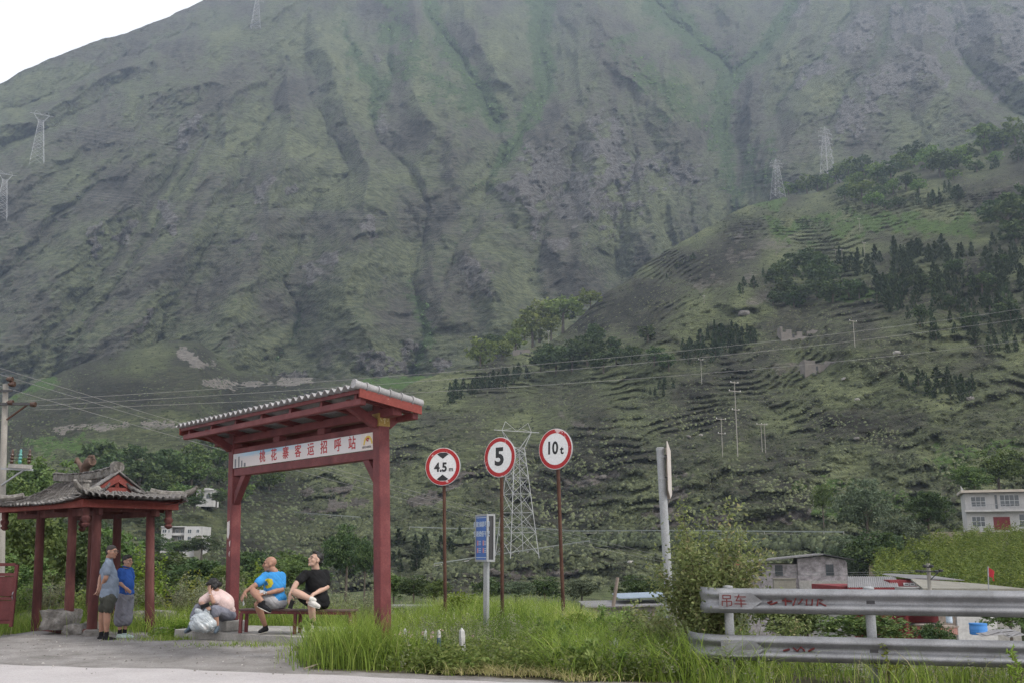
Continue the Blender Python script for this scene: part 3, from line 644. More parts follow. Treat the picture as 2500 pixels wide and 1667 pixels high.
plant_broad(zb3((1030, 1090, 80), (1080, 1060, 90), (1130, 1050, 100), (1180, 1070, 95), (1050, 1150, 80), (1110, 1170, 90), (1170, 1150, 80), (1230, 1160, 90), (1290, 1150, 80), (1140, 1110, 90), (1080, 1180, 70), (1210, 1100, 80), (1330, 1140, 60), (1000, 1170, 60), (1900, 880, 110), (1950, 850, 120), (1860, 850, 90), (1930, 930, 90), (1560, 1110, 60), (1620, 1120, 50), (1440, 1100, 50), (1700, 1050, 60), (1800, 1120, 70), (1880, 1040, 60), (1560, 1230, 60), (1760, 1260, 60), (1900, 1230, 70), (1660, 1180, 55)), surf_hill, 'dark', 'dark broadleaf tree in the grove in the middle of the right hillside', 'trees of the mid hillside grove', 33)
plant_broad(zb3((105, 1270, 105), (195, 1240, 95), (80, 1310, 90), (15, 1345, 75), (300, 1175, 60), (50, 1290, 60), (-120, 1400, 80), (-40, 1380, 55), (150, 1290, 60)), lambda u, v: surf_hill(u, v), 'light', 'pale yellow green willow on the ridge behind the old walls', 'pale willows on the ridge', 34)
plant_broad(zb3((110, 1420, 90), (170, 1430, 100), (230, 1430, 90), (290, 1400, 100), (350, 1420, 80), (400, 1400, 70), (460, 1400, 70), (300, 1350, 80), (310, 1320, 70), (380, 1345, 60), (520, 1310, 60), (545, 1400, 70), (140, 1380, 60), (240, 1370, 70), (600, 1420, 60), (-60, 1350, 60), (-80, 1330, 50)), surf_hill, 'dark', 'dark leafy tree in the band across the middle of the hill', 'trees in the middle band', 35)
plant_broad([(u, v, g0.uniform(34, 62)) for u, v in fill([(380, 1180), (560, 1060), (700, 1050), (760, 1120), (640, 1230), (420, 1250)], 24, 41, 34)], surf_foot, 'mid', 'green tree in the wooded gully behind the shelter', 'trees in the gully behind the shelter', 36)
plant_broad([(u, v, g0.uniform(40, 80)) for u, v in fill([(20, 1240), (330, 1110), (420, 1200), (380, 1330), (30, 1330)], 24, 42, 40)], surf_foot, 'dark', 'dark tree on the slope behind the pavilion roof', 'trees behind the pavilion roof', 37)
# ================================================================ near ground, road, verge
M_ASPH = weathered('old_asphalt', (0.365, 0.345, 0.343), (0.29, 0.274, 0.273), (0.43, 0.41, 0.407), 0.9, 0.92, bump_s=.5, bump_d=.006, fine=55, spec=.2)
M_GRAVEL = weathered('gravel_apron', (0.185, 0.175, 0.165), (0.115, 0.108, 0.10), (0.27, 0.258, 0.245), 1.6, 0.95, bump_s=.8, bump_d=.012, fine=38, spec=.1, amount=.75)
M_SOIL = weathered('verge_soil', (0.10, 0.088, 0.062), (0.05, 0.046, 0.032), (0.15, 0.135, 0.09), 1.4, 0.98, bump_s=.8, bump_d=.02, fine=20, spec=.05)
M_CONC = weathered('worn_concrete', (0.30, 0.288, 0.268), (0.16, 0.155, 0.145), (0.38, 0.365, 0.345), 2.2, 0.92, bump_s=.4, bump_d=.006, fine=40, spec=.15, amount=.8)
M_STONE = weathered('grey_stone', (0.16, 0.15, 0.14), (0.07, 0.066, 0.062), (0.27, 0.26, 0.245), 3.0, 0.95, bump_s=1.0, bump_d=.03, fine=12, spec=.1, amount=.85)
M_RED = weathered('red_paint', (0.128, 0.034, 0.035), (0.082, 0.024, 0.026), (0.18, 0.062, 0.060), 2.5, 0.62, bump_s=.2, bump_d=.003, fine=45, spec=.25, amount=.9, chips=(6.0, 0.69, (1, 1, .45)), chip_col=(0.26, 0.17, 0.155))
M_REDWOOD = weathered('old_red_timber', (0.090, 0.034, 0.032), (0.052, 0.022, 0.021), (0.165, 0.078, 0.068), 1.6, 0.8, bump_s=.35, bump_d=.006, fine=22, spec=.15, amount=.9, stretch=(1, 1, .25), chips=(7.0, 0.68, (1, 1, .3)), chip_col=(0.20, 0.135, 0.115))
M_REDBRIGHT = weathered('flaked_red_beam', (0.185, 0.048, 0.040), (0.115, 0.034, 0.030), (0.25, 0.09, 0.074), 2.0, 0.75, bump_s=.3, bump_d=.005, fine=25, spec=.15, amount=.9, chips=(5.0, 0.64), chip_col=(0.33, 0.22, 0.185))
M_TILE = weathered('grey_clay_tile', (0.135, 0.128, 0.124), (0.050, 0.047, 0.045), (0.28, 0.27, 0.26), 5.0, 0.85, bump_s=.4, bump_d=.006, fine=40, spec=.2, amount=.95)
M_TILE_B = weathered('pale_clay_tile', (0.150, 0.142, 0.135), (0.075, 0.070, 0.067), (0.26, 0.25, 0.24), 5.0, 0.85, bump_s=.4, bump_d=.006, fine=40, spec=.2, amount=.95)
M_MORTAR = weathered('ridge_mortar', (0.16, 0.15, 0.138), (0.06, 0.056, 0.05), (0.25, 0.24, 0.22), 6.0, 0.95, bump_s=.6, bump_d=.012, fine=24, spec=.1, amount=.9)
M_SHEET = weathered('grey_roof_sheet', (0.25, 0.245, 0.248), (0.16, 0.157, 0.158), (0.34, 0.335, 0.335), 3.0, 0.6, bump_s=.1, fine=50, spec=.3)
M_GALV = weathered('galvanised_steel', (0.21, 0.215, 0.225), (0.12, 0.122, 0.127), (0.30, 0.305, 0.315), 2.2, 0.48, metal=.5, bump_s=.08, bump_d=.002, fine=70, spec=.5, amount=.7, chips=(3.0, .70), chip_col=(0.27, 0.25, 0.235))
M_GALVP = weathered('galvanised_pole', (0.31, 0.32, 0.33), (0.22, 0.225, 0.235), (0.40, 0.41, 0.42), 3.0, 0.6, metal=.35, bump_s=.1, bump_d=.002, fine=60, spec=.4)
M_RUST = weathered('rusted_steel', (0.075, 0.038, 0.028), (0.042, 0.022, 0.018), (0.135, 0.075, 0.052), 6.0, 0.85, bump_s=.4, bump_d=.003, fine=60, spec=.2, amount=.95, stretch=(1, 1, .3), chips=(3.0, .66, (1, 1, .35)), chip_col=(0.33, 0.30, 0.27))
M_WHITE = flat('sign_white', (0.66, 0.66, 0.66), .45)
M_BLACK = flat('sign_black', (0.018, 0.018, 0.020), .5)
M_SIGNRED = weathered('faded_sign_red', (0.36, 0.020, 0.022), (0.27, 0.015, 0.018), (0.44, 0.055, 0.055), 5, 0.5, bump_s=.05, fine=50, chips=(4.0, .60), chip_col=(0.55, 0.40, 0.40))
M_BLUE = flat('notice_blue', (0.035, 0.105, 0.33), .5)
M_DARKM = flat('dark_frame', (0.035, 0.035, 0.038), .5)
M_LETTER = flat('banner_red', (0.33, 0.022, 0.024), .6)
def apron_z(x, y):
    x = np.asarray(x, float); y = np.asarray(y, float)
    z = 0.02 * fbm(x * .5, y * .5, 3, 700) * sstep(13.5, 16, y)
    z = z + 0.08 * np.exp(-(((x + 4.3) / 2.0) ** 2 + ((y - 18.2) / 1.2) ** 2)) - 0.16 * sstep(-9.5, -11, x) * sstep(18, 21, y)
    edge = interp(x, [(-30, 26), (-11, 25.5), (-7, 23.5), (-5, 21.2), (-2, 22.5), (0, 23.0), (1.5, 21.5), (2.3, 16.5), (3, 14.0), (6, 13.2), (12, 11.9), (30, 8)])
    d = np.maximum(0, y - edge)
    z = z + 0.15 * sstep(0, 1, np.clip((x + 3) / 3, 0, 1)) * sstep(15.5, 19, y) * sstep(2.5, 1.0, x)
    return z - np.minimum(d * .55, 1.5 + d * .16) * sstep(0, 3.0, d) - .02 * (y > edge)
def make_ground():
    x = np.linspace(-24, 16, 200); y = np.concatenate([np.linspace(-6, 12.5, 12), np.linspace(12.7, 30, 120), np.linspace(30.5, 46, 20)])
    X, Y_ = np.meshgrid(x, y); Z = apron_z(X, Y_)
    me = np_mesh('ground', np.stack([X, Y_, Z], -1).reshape(-1, 3), grid_faces(len(y), len(x)), None, True)
    m, n, l, b = newmat('apron')
    geo = n.new('ShaderNodeNewGeometry'); pos = geo.outputs['Position']
    t = noise(n, l, 1.3, 6, .7, vec=pos); f = noise(n, l, 34, 4, .7, vec=pos); sp = n.new('ShaderNodeTexVoronoi'); sp.inputs['Scale'].default_value = 26; l.new(pos, sp.inputs['Vector'])
    r = ramp(n, [(.32, (0.120, 0.112, 0.104)), (.5, (0.190, 0.180, 0.173)), (.68, (0.25, 0.239, 0.231))]); l.new(t.outputs['Fac'], r.inputs[0])
    g = ramp(n, [(.25, (.55, .55, .55)), (.5, (1, 1, 1)), (.8, (1.35, 1.35, 1.33))]); l.new(f.outputs['Fac'], g.inputs[0])
    c = mixc(n, l, .8, r.outputs[0], g.outputs[0], 'MULTIPLY')
    vr = ramp(n, [(.08, (0.30, 0.29, 0.28)), (.13, (0, 0, 0))]); l.new(sp.outputs['Distance'], vr.inputs[0])
    c = mixc(n, l, .6, c, vr.outputs[0], 'LIGHTEN')
    soil = attr(n, 'soil'); se = mth(n, l, 'ADD', soil, mth(n, l, 'MULTIPLY', mth(n, l, 'SUBTRACT', t.outputs['Fac'], .5), 1.4))
    sr = ramp(n, [(.4, (0, 0, 0)), (.6, (1, 1, 1))]); l.new(se, sr.inputs[0])
    s2 = ramp(n, [(.3, (0.045, 0.042, 0.028)), (.7, (0.115, 0.102, 0.07))]); l.new(f.outputs['Fac'], s2.inputs[0])
    c = mixc(n, l, sr.outputs[0], c, s2.outputs[0])
    l.new(c, b.inputs['Base Color']); b.inputs['Roughness'].default_value = .95; b.inputs['Specular IOR Level'].default_value = .1
    bump(n, l, b, f.outputs['Fac'], .7, .012)
    me.materials.append(m)
    verge = interp(X.ravel(), [(-24, 23), (-11.5, 22.4), (-8, 21.8), (-7.2, 20.6), (-6.4, 19.9), (-4.1, 18.9), (-3.6, 17.2), (-3.0, 14.8), (-2.6, 14.3), (0.2, 13.35), (3, 12.6), (16, 10)])
    soil_a = sstep(-.25, .35, Y_.ravel() - verge)
    a = me.attributes.new('soil', 'FLOAT', 'POINT'); a.data.foreach_set('value', soil_a.astype(np.float32))
    o = link('ground', me); o['kind'] = 'structure'
make_ground()
def make_road():
    # the lighter carriageway in front, its ragged edge running across the bottom of the view
    xs = np.linspace(-24, 16, 160); e = interp(xs, [(-24, 16.6), (-10, 15.5), (-7.45, 15.1), (-4.9, 14.55), (-2.8, 14.0), (0.2, 13.1), (4, 12.2), (16, 9.2)]) + fbm(xs * 1.3, xs * 0, 4, 720) * .10
    rows = [np.full_like(xs, -6.0), np.full_like(xs, 6.0), e - 2.0, e - .4, e]
    Y_ = np.stack(rows); X = np.repeat(xs[None], len(rows), 0); Z = np.full_like(X, .026); Z[-1] = -.005
    me = np_mesh('road', np.stack([X, Y_, Z], -1).reshape(-1, 3), grid_faces(*X.shape), M_ASPH)
    o = link('road', me); o['kind'] = 'structure'
make_road()

def pebbles():
    g = np.random.default_rng(735); n = 2600; x = g.uniform(-12, -2.6, n); y = g.uniform(13.6, 20.5, n); k = (y < interp(x, [(-12, 21.5), (-7, 20), (-4, 17.6), (-3, 15), (-2.6, 14.5)])) & (g.uniform(0, 1, n) < .25 + .75 * sstep(15.2, 16.5, y + .22 * (x + 7))); x, y = x[k], y[k]; z = np.maximum(apron_z(x, y), np.where(y < interp(x, [(-24, 16.6), (-10, 15.5), (-4.9, 14.55), (-2.8, 14.0)]), .026, -1)); n = len(x)
    V, Fq, t = dome_tufts(np.stack([x, y, z], -1), .006 + .020 * g.uniform(0, 1, n) ** 4, g.uniform(0, 1, n), g, .6); m, nn, l, b = newmat('loose_stone'); r = ramp(nn, [(0, (0.05, 0.045, 0.04)), (.6, (0.17, 0.16, 0.15)), (1, (0.36, 0.34, 0.32))]); l.new(attr(nn, 'tint'), r.inputs[0]); l.new(r.outputs[0], b.inputs['Base Color']); b.inputs['Roughness'].default_value = .9
    tag(link('pebbles', np_mesh('pebbles', V, Fq, m, False, {'tint': t})), 'loose pebbles scattered on the gravel apron', 'pebbles', kind='stuff')
pebbles()
# ================================================================ timber bus shelter
SL, SR = Vector((-5.17, 18.85, 0)), Vector((-1.94, 15.15, 0))
SA = (SR - SL).normalized(); SN = Vector((SA.y, -SA.x, 0)); UP = Vector((0, 0, 1))
if SN.y > 0: SN = -SN
YR = 15.15
def zr(v): return at(930, v, YR).z
shelter = empty('bus_shelter', (SL + SR) / 2, 0, 'red timber bus shelter with long tiled roof and Chinese name banner', 'bus shelter')
INV = Matrix.Translation(-(SL + SR) / 2)
class PB(MB):
    """builder in place coordinates for the parts of a thing rooted elsewhere"""
    def __init__(s, root): super().__init__(); s.root = root
    def build(s, name, mat=None, parent=None, smooth=None):
        o = Vector(s.root.location); s.v = [tuple(Vector(p) - o) for p in s.v]
        return link(name, s.mesh(name, mat, smooth), parent or s.root)
def sp(along, front, z, base=SL): return base + SA * along + SN * front + UP * z
LEN = (SR - SL).length
M_S = frame3(SA, SN, UP)
for base, tz in ((SL, .38), (SR, .0)):
    b = PB(shelter); b.box(base + UP * ((tz + zr(985)) / 2), (.19, .19, zr(985) - tz), M_S, bev=.012); b.build('post', M_RED, None)
b = PB(shelter); b.box(SL + UP * .285, (.40, .40, .19), M_S, bev=.015); b.build('plinth', M_CONC)
zb_top, zb_bot = zr(1096), zr(1119)
def beam(name, z0, z1, front, th, a0=0.095, a1=None, mat=M_RED):
    a1 = LEN - .095 if a1 is None else a1
    b = PB(shelter); b.box(sp((a0 + a1) / 2, front, (z0 + z1) / 2), (a1 - a0, th, z1 - z0), M_S, bev=.008); return b.build(name, mat)
beam('lower_beam', zb_bot, zb_top - .004, 0, .15)
beam('upper_beam', zr(1053), zr(1037), 0, .15)
beam('top_beam', zr(1021), zr(1000), 0, .16, -.75, LEN + .45)
for t in (.35, .66):
    b = PB(shelter); b.box(sp(LEN * t, 0, (zr(1037) + zr(1021)) / 2), (.22, .13, zr(1021) - zr(1037) - .006), M_S); b.build('strut_block', M_RED)
# knee braces under the lower beam
for base, s in ((0.095, 1), (LEN - .095, -1)):
    for_ = .45 if s > 0 else .33
    b = PB(shelter); p0 = sp(base, 0, zb_bot - for_ - .08); p1 = sp(base + s * for_, 0, zb_bot)
    b.prism([p0 + SN * -.06, sp(base, -.06, zb_bot - for_ + .12), sp(base + s * (for_ - .17), -.06, zb_bot - .002), p1 + SN * -.06], SN * .12); b.build('knee_brace', M_RED)
# rafters and purlins under the sloping roof
RF, RBk = .72, -.36                       # front and back overhang
zF, zB = 1.6 + (4.17 - 1.6) * .945 - .10, 1.6 + (3.985 - 1.6) * .945 - .08
def roofz(fr): return zB + (zF - zB) * (fr - RBk) / (RF - RBk)
A0, A1 = -.86, LEN + .52
for base_a in (0, LEN):
    b = PB(shelter)
    for (fr, w) in ((RF - .1, .1), (RBk + .07, .09)):
        p0 = sp(base_a, .1 if fr > 0 else -.1, zr(1037)); p1 = sp(base_a, fr, roofz(fr) - .14)
        b.bar(p0, p1, .13, .11, SA)
    b.build('roof_strut', M_RED)
for a in np.linspace(A0 + .25, A1 - .2, 7):
    b = PB(shelter); b.bar(sp(a, RF - .06, roofz(RF) - .095), sp(a, RBk + .05, roofz(RBk) - .085), .07, .09); b.build('rafter', M_RED)
for fr in (RF - .09, RBk + .06):
    b = PB(shelter); b.box(sp((A0 + A1) / 2, fr, roofz(fr) - .175), (A1 - A0 - .06, .1, .1), M_S, bev=.01); b.build('purlin', M_RED)
b = PB(shelter); b.prism([sp(A0, RF, roofz(RF) - .075), sp(A1, RF, roofz(RF) - .075), sp(A1, RF, roofz(RF) - .02), sp(A0, RF, roofz(RF) - .02)], SN * -.03); b.build('front_fascia', M_RED)
for a, nm in ((A1, 'rake_board'), (A0, 'rake_board')):
    b = PB(shelter); d = .035 if a > 0 else -.035
    b.prism([sp(a, RF + .012, roofz(RF) - .14), sp(a, RBk - .01, roofz(RBk) - .14), sp(a, RBk - .01, roofz(RBk) - .005), sp(a, RF + .012, roofz(RF) - .005)], SA * d); b.build(nm, M_REDBRIGHT)
# wavy resin-tile sheet with stepped courses
def roof_sheet():
    na, nf = 232, 13
    a = np.linspace(A0, A1, na); f = np.linspace(RF + .10, RBk - .06, nf * 2)
    V = []
    per = (A1 - A0) / 33
    for lay in (0, 1):
        for ff in f:
            cz = roofz(ff) + 0.036 * np.sin(a / per * 2 * math.pi) + .016 * (((RF + .10 - ff) / .16) % 1.0) + (.012 if lay == 0 else 0)
            P = np.array(SL)[None] + np.array(SA)[None] * a[:, None] + np.array(SN)[None] * ff; P[:, 2] = cz; V.append(P)
    n = len(f); V = np.concatenate(V); Fq = grid_faces(n, na); F2 = grid_faces(n, na)[:, ::-1] + n * na
    i0 = np.arange(na); rim = [np.stack([i0[:-1], i0[1:], i0[1:] + n * na, i0[:-1] + n * na], -1)]
    V = V - np.array(shelter.location)[None]
    me = np_mesh('roof_sheet', V, np.concatenate([Fq, F2] + rim), M_SHEET, True); me.set_sharp_from_angle(angle=R(50)); return link('roof_sheet', me, shelter)
roof_sheet()
for k in range(6):                         # barrel tiles capping the right-hand edge
    f0 = RF + .10 - k * (RF - RBk + .14) / 6; f1 = f0 - (RF - RBk + .14) / 6 * .97
    p0, p1 = sp(A1 + .0, f0, roofz(f0) + .04), sp(A1 + .0, f1, roofz(f1) + .035)
    b = PB(shelter); b.tube([p0, p0 + (p1 - p0) * .12, p0 + (p1 - p0) * .13, p1], [.072, .072, .062, .059], 12); b.build('edge_tile', M_SHEET, smooth=40)
# yellow painted band with a ram's-horn mark on the near post
M_OCHRE = weathered('ochre_band', (0.30, 0.20, 0.06), (0.20, 0.13, 0.045), (0.38, 0.28, 0.11), 8, .7)
b = PB(shelter); b.box(SR + UP * ((zr(1010) + zr(1041)) / 2), (.194, .194, zr(1010) - zr(1041)), M_S); band = b.build('painted_band', M_OCHRE)
b = PB(shelter)
for s in (-1, 1):
    c = SR + SA * .100 + SN * (s * .035) + UP * ((zr(1010) + zr(1041)) / 2 + .02)
    b.tube([c + SN * (.035 * s * math.cos(t)) * (1 - t * .1) + UP * (.04 * math.sin(t)) * (1 - t * .1) for t in np.linspace(-1.2, 4.2, 10)], .007, 5)
b.tube([SR + SA * .1 + UP * ((zr(1010) + zr(1041)) / 2 - .06), SR + SA * .1 + UP * ((zr(1010) + zr(1041)) / 2 + .03)], .009, 5)
b.build('painted_motif', flat('motif_cream', (0.42, 0.34, 0.18)))
# ---- banner
def text_mesh(s, size, ext=.002, off=0.0, name='lettering'):
    c = bpy.data.curves.new(name, 'FONT'); c.body = s; c.size = size; c.extrude = ext; c.offset = off
    c.align_x = 'CENTER'; c.align_y = 'CENTER'; c.resolution_u = 3
    o = bpy.data.objects.new('tmp', c); COL.objects.link(o)
    bpy.context.view_layer.update()
    me = bpy.data.meshes.new_from_object(o.evaluated_get(bpy.context.evaluated_depsgraph_get())); bpy.data.objects.remove(o); bpy.data.curves.remove(c)
    me.name = name; return me
def text_on(s, size, centre, right, up, mat, parent, root, off=0.0, ext=.002, sx=1.0, name='lettering', bold=0.0):
    me = text_mesh(s, size, ext, off, name); n = Vector(right).cross(Vector(up))
    if bold:                               # heavier strokes: the outline repeated a few millimetres apart
        bm = bmesh.new()
        for i, (dx, dy) in enumerate(((0, 0), (bold, 0), (-bold, 0), (0, bold), (0, -bold))):
            q = me.copy(); q.transform(Matrix.Translation((dx, dy, .0002 * i))); bm.from_mesh(q); bpy.data.meshes.remove(q)
        bm.to_mesh(me); bm.free()
    M = Matrix.Translation(Vector(centre) - Vector(root.location)) @ frame3(Vector(right) * sx, up, n).to_4x4()
    me.transform(M); me.materials.clear(); me.materials.append(mat); return link(name, me, parent)
zs0, zs1 = zr(1096) + .004, zr(1053) - .004
fb = .076
b = PB(shelter); b.box(sp(LEN / 2, fb, (zs0 + zs1) / 2), (LEN - .19, .02, zs1 - zs0), M_S)
def banner_mat():
    m, n, l, b_ = newmat('printed_banner')
    tc = n.new('ShaderNodeTexCoord'); sx = n.new('ShaderNodeSeparateXYZ'); l.new(tc.outputs['Generated'], sx.inputs[0])
    x, z = sx.outputs[0], sx.outputs[2]
    nz = noise(n, l, 7, 5, .6, 'Generated')
    sky_ = ramp(n, [(.0, (0.42, 0.41, 0.41)), (.10, (0.30, 0.42, 0.52)), (.30, (0.16, 0.33, 0.47)), (.45, (0.34, 0.42, 0.50)), (.62, (0.47, 0.46, 0.47)), (1, (0.47, 0.46, 0.47))]); l.new(x, sky_.inputs[0])
    band_ = mth(n, l, 'ADD', z, mth(n, l, 'MULTIPLY', mth(n, l, 'SUBTRACT', nz.outputs['Fac'], .5), .7))
    rb = ramp(n, [(.62, (0, 0, 0)), (.85, (1, 1, 1))]); l.new(band_, rb.inputs[0])
    base = ramp(n, [(.0, (0.40, 0.38, 0.37)), (.25, (0.52, 0.47, 0.46)), (1, (0.48, 0.47, 0.475))]); l.new(x, base.inputs[0])
    c = mixc(n, l, rb.outputs[0], base.outputs[0], sky_.outputs[0])
    l.new(c, b_.inputs['Base Color']); b_.inputs['Roughness'].default_value = .55; return m
bann = b.build('name_banner', banner_mat())
LET = '桃花寨客运招呼站'
ua = np.linspace(.245, .875, 8)
zc_ = (zs0 + zs1) / 2
for ch, t in zip(LET, ua):
    text_on(ch, .225, sp(.095 + (LEN - .19) * t, fb + .0105, zc_), SA, UP, M_LETTER, bann, shelter, off=0, sx=1.0, name='character', bold=.0035)
# printed pictures at the ends of the banner
b = PB(shelter)
for (t, w, h, x0) in ((.02, .06, .16, 0), (.05, .05, .2, 0), (.075, .05, .12, 0), (.1, .07, .07, 0)):
    b.box(sp(.095 + (LEN - .19) * t, fb + .0112, zs0 + h / 2 + .004), (w, .002, h), M_S)
b.build('printed_towers', flat('banner_tower_grey', (0.12, 0.13, 0.14)), bann)
b = PB(shelter); b.box(sp(LEN - .095 - .17, fb + .0112, zc_), (.33, .002, zs1 - zs0 - .004), M_S); b.build('printed_panel', flat('banner_panel', (0.52, 0.47, 0.44)), bann)
b = PB(shelter)
pc = sp(LEN - .095 - .13, fb + .0135, zc_ - .06)
ring = [pc + SA * (.13 * math.cos(t)) + UP * (.15 * math.sin(t)) for t in np.linspace(0.15, 3.05, 14)]; ring2 = [pc + SA * (.095 * math.cos(t)) + UP * (.105 * math.sin(t)) for t in np.linspace(3.05, .15, 14)]
for i in range(13):
    b.prism([ring[i], ring[i + 1], ring2[12 - i], ring2[13 - i]], SN * .002)
b.build('printed_arch', flat('banner_yellow', (0.50, 0.36, 0.05)), bann)
b = PB(shelter); b.tube([sp(LEN - .095 - .13, fb + .016, zc_ + .03) + SA * (.03 * math.cos(t)) + UP * (.022 * math.sin(t)) for t in np.linspace(0, 5, 9)], .011, 5); b.build('printed_swirl', M_LETTER, bann)
text_on('四川乡村客运', .042, sp(LEN - .095 - .165, fb + .0128, zs0 + .045), SA, UP, M_BLACK, bann, shelter, name='small_lettering')
M_PAPER = flat('torn_paper', (0.50, 0.46, 0.45))
# torn paper bills left on the far post
for (v0, v1, dx, w) in ((1270, 1308, -.02, .10), (1318, 1326, .05, .05), (1345, 1350, .04, .04)):
    b = PB(shelter); zz0, zz1 = at(545, v1, 18.85).z, at(545, v0, 18.85).z
    b.prism([SL + SN * .0965 + SA * (dx - w / 2) + UP * zz0, SL + SN * .0965 + SA * (dx) + UP * (zz0 - .06), SL + SN * .0965 + SA * (dx + w / 2) + UP * (zz0 + .05), SL + SN * .0965 + SA * (dx + w / 2) + UP * zz1, SL + SN * .0965 + SA * (dx - w / 2) + UP * (zz1 - .03)], SN * .002)
    b.build('torn_bill', M_PAPER)
for o_ in shelter.children:                # the old frame has racked a little to the left
    for part_ in (o_,) + tuple(o_.children):
        if not part_.data.get('racked'):
            part_.data.transform(Matrix(((1, 0, -.035, .035 * 1.7), (0, 1, 0, 0), (0, 0, 1, 0), (0, 0, 0, 1)))); part_.data['racked'] = 1
# ---- concrete platform
b = MB()
slab = [(-6.25, 19.15), (-5.75, 18.63), (-4.96, 18.2), (-3.97, 17.66), (-3.0, 17.15), (-2.3, 16.9), (-1.9, 17.7), (-3.2, 19.8), (-5.9, 20.3)]
b.prism([(x, y, -.1) for x, y in slab], (0, 0, .29)); o = b.build('platform', M_CONC); tag(o, 'low worn concrete platform under the red bus shelter', 'platform')
# ---- bench
BL, BR = Vector((-4.83, 18.42, .19)), Vector((-2.75, 18.05, .19))
bd = (BR - BL).normalized(); bn = Vector((bd.y, -bd.x, 0))
bench = empty('bench', (BL + BR) / 2, 0, 'long narrow dark red bench inside the bus shelter', 'bench')
M_BENCH = weathered('bench_paint', (0.085, 0.045, 0.042), (0.05, 0.03, 0.03), (0.16, 0.12, 0.115), 5, .55, spec=.4)
M_B = frame3(bd, -bn, UP)
for k in (-1, 1):
    b = PB(bench); b.box((BL + BR) / 2 + bn * (.082 * k) + UP * .40, ((BR - BL).length, .155, .03), M_B, bev=.006); b.build('seat_board', M_BENCH)
b = PB(bench)
for k in (-1, 1): b.box((BL + BR) / 2 + bn * (.12 * k) + UP * .36, ((BR - BL).length - .06, .035, .05), M_B)
b.build('seat_rail', M_RED)
for t in (.02, .5, .98):
    for k in (-1, 1):
        b = PB(bench); q = BL + (BR - BL) * t + bn * (.12 * k); b.box(q + UP * .172, (.05, .05, .346), M_B); b.build('leg', M_RED)
# ================================================================ old roadside pavilion
PD1, PD2 = Vector((.68, .733, 0)), Vector((-.733, .68, 0))   # along the gable end, along the ridge
PC = Vector((-8.24, 19.55, 0))                                # near eave corner
WG, WL = 1.98, 4.30
pav = empty('pavilion', PC + PD1 * WG / 2 + PD2 * WL / 2, 0, 'small old pavilion with red columns and grey tiled roof', 'pavilion')
def pp(a, b, z): return PC + PD1 * a + PD2 * b + UP * z
M_P = frame3(PD1, PD2, UP)
ZE = at(186, 1225, 19.5).z + .02                             # eave beam centre
COLZ = {}
for i, bb_ in enumerate(((.30, .37), (1.38, 1.90), (2.95, 3.05))):
    for j, a_ in enumerate((.40, 1.60)):
        b_ = bb_[j]
        foot = {(0, 0): .10, (2, 0): -.18}.get((i, j), -.1)
        g = random.Random(i * 5 + j); q = pp(a_, b_, 0); lean = Vector((g.uniform(-.03, .03), 0, 0))
        b = PB(pav); b.tube([q + UP * foot + lean * -1, q + UP * (foot + .9) + lean * .3, q + UP * (ZE + .05) + lean], [.098, .092, .084], 16); b.build('column', M_REDWOOD, smooth=60)
for i, (a_, b_, z, r) in enumerate(((.40, .30, .08, .20), (.40, 2.95, -.16, .26))):
    b = PB(pav); b.lathe(pp(a_, b_, z - .12), [(r, 0), (r, .08), (r * .8, .15), (r * .55, .17)], 12); b.build('column_base', M_REDWOOD if i else M_STONE, smooth=40)
# tie beams between columns, eave beams, hanging pendants
def tie(a0, b0, a1, b1, z, h, w, name='tie_beam', mat=None):
    b = PB(pav); b.bar(pp(a0, b0, z), pp(a1, b1, z), w, h, bev=.008); return b.build(name, mat or M_REDWOOD)
for a_ in (.40, 1.60): tie(a_, .1, a_, 4.1, ZE - .17, .16, .09)
for b_ in (.34, 1.6, 3.0): tie(.1, b_, 1.85, b_, ZE - .10, .13, .08)
tie(-.02, .03, WG + .02, .03, ZE - .03, .155, .10, 'eave_beam', M_REDBRIGHT); tie(-.02, WL - .03, WG + .02, WL - .03, ZE - .03, .155, .10, 'eave_beam', M_REDBRIGHT)
tie(.03, .085, .03, WL - .085, ZE - .035, .15, .10, 'eave_beam', M_REDBRIGHT); tie(WG - .03, .085, WG - .03, WL - .085, ZE - .035, .15, .10, 'eave_beam', M_REDBRIGHT)
pend = [(.075, -.36), (.085, -.33), (.05, -.30), (.085, -.25), (.09, -.20), (.06, -.16), (.07, -.10), (.07, .05)]
for (a_, b_) in ((.12, .14), (WG - .12, .14), (.12, WL - .14), (WG - .12, WL - .14)):
    b = PB(pav); b.lathe(pp(a_, b_, ZE - .1), [(r, z) for r, z in [(.02, -.40)] + pend], 12); b.build('pendant', M_REDWOOD, smooth=40)
# ---- roof: hipped lower slopes, small gable on the ridge
ZR = at(310, 1164, 21.4).z
HG = .78                                                     # gable set back along the ridge
OV = .13
def eave_lift(t): return .10 * (abs(2 * t - 1) ** 4)
def roof_point(face, s, h):
    """s in 0..1 along the eave, h in 0..1 from eave to ridge -> point"""
    sag = -.16 * math.sin(math.pi * h)
    z = ZE + .07 + (ZR - ZE - .07) * h + sag + eave_lift(s) * (1 - h)
    if face == 'front': lo, hi = pp(-OV, -OV + s * (WL + 2 * OV), 0), pp(WG / 2, HG + s * (WL - 2 * HG), 0)
    elif face == 'back': lo, hi = pp(WG + OV, WL + OV - s * (WL + 2 * OV), 0), pp(WG / 2, WL - HG - s * (WL - 2 * HG), 0)
    elif face == 'gable': lo, hi = pp(-OV + s * (WG + 2 * OV), -OV, 0), pp(WG / 2, HG, 0)
    else: lo, hi = pp(WG + OV - s * (WG + 2 * OV), WL + OV, 0), pp(WG / 2, WL - HG, 0)
    p = lo.lerp(hi, h); p.z = z; return p
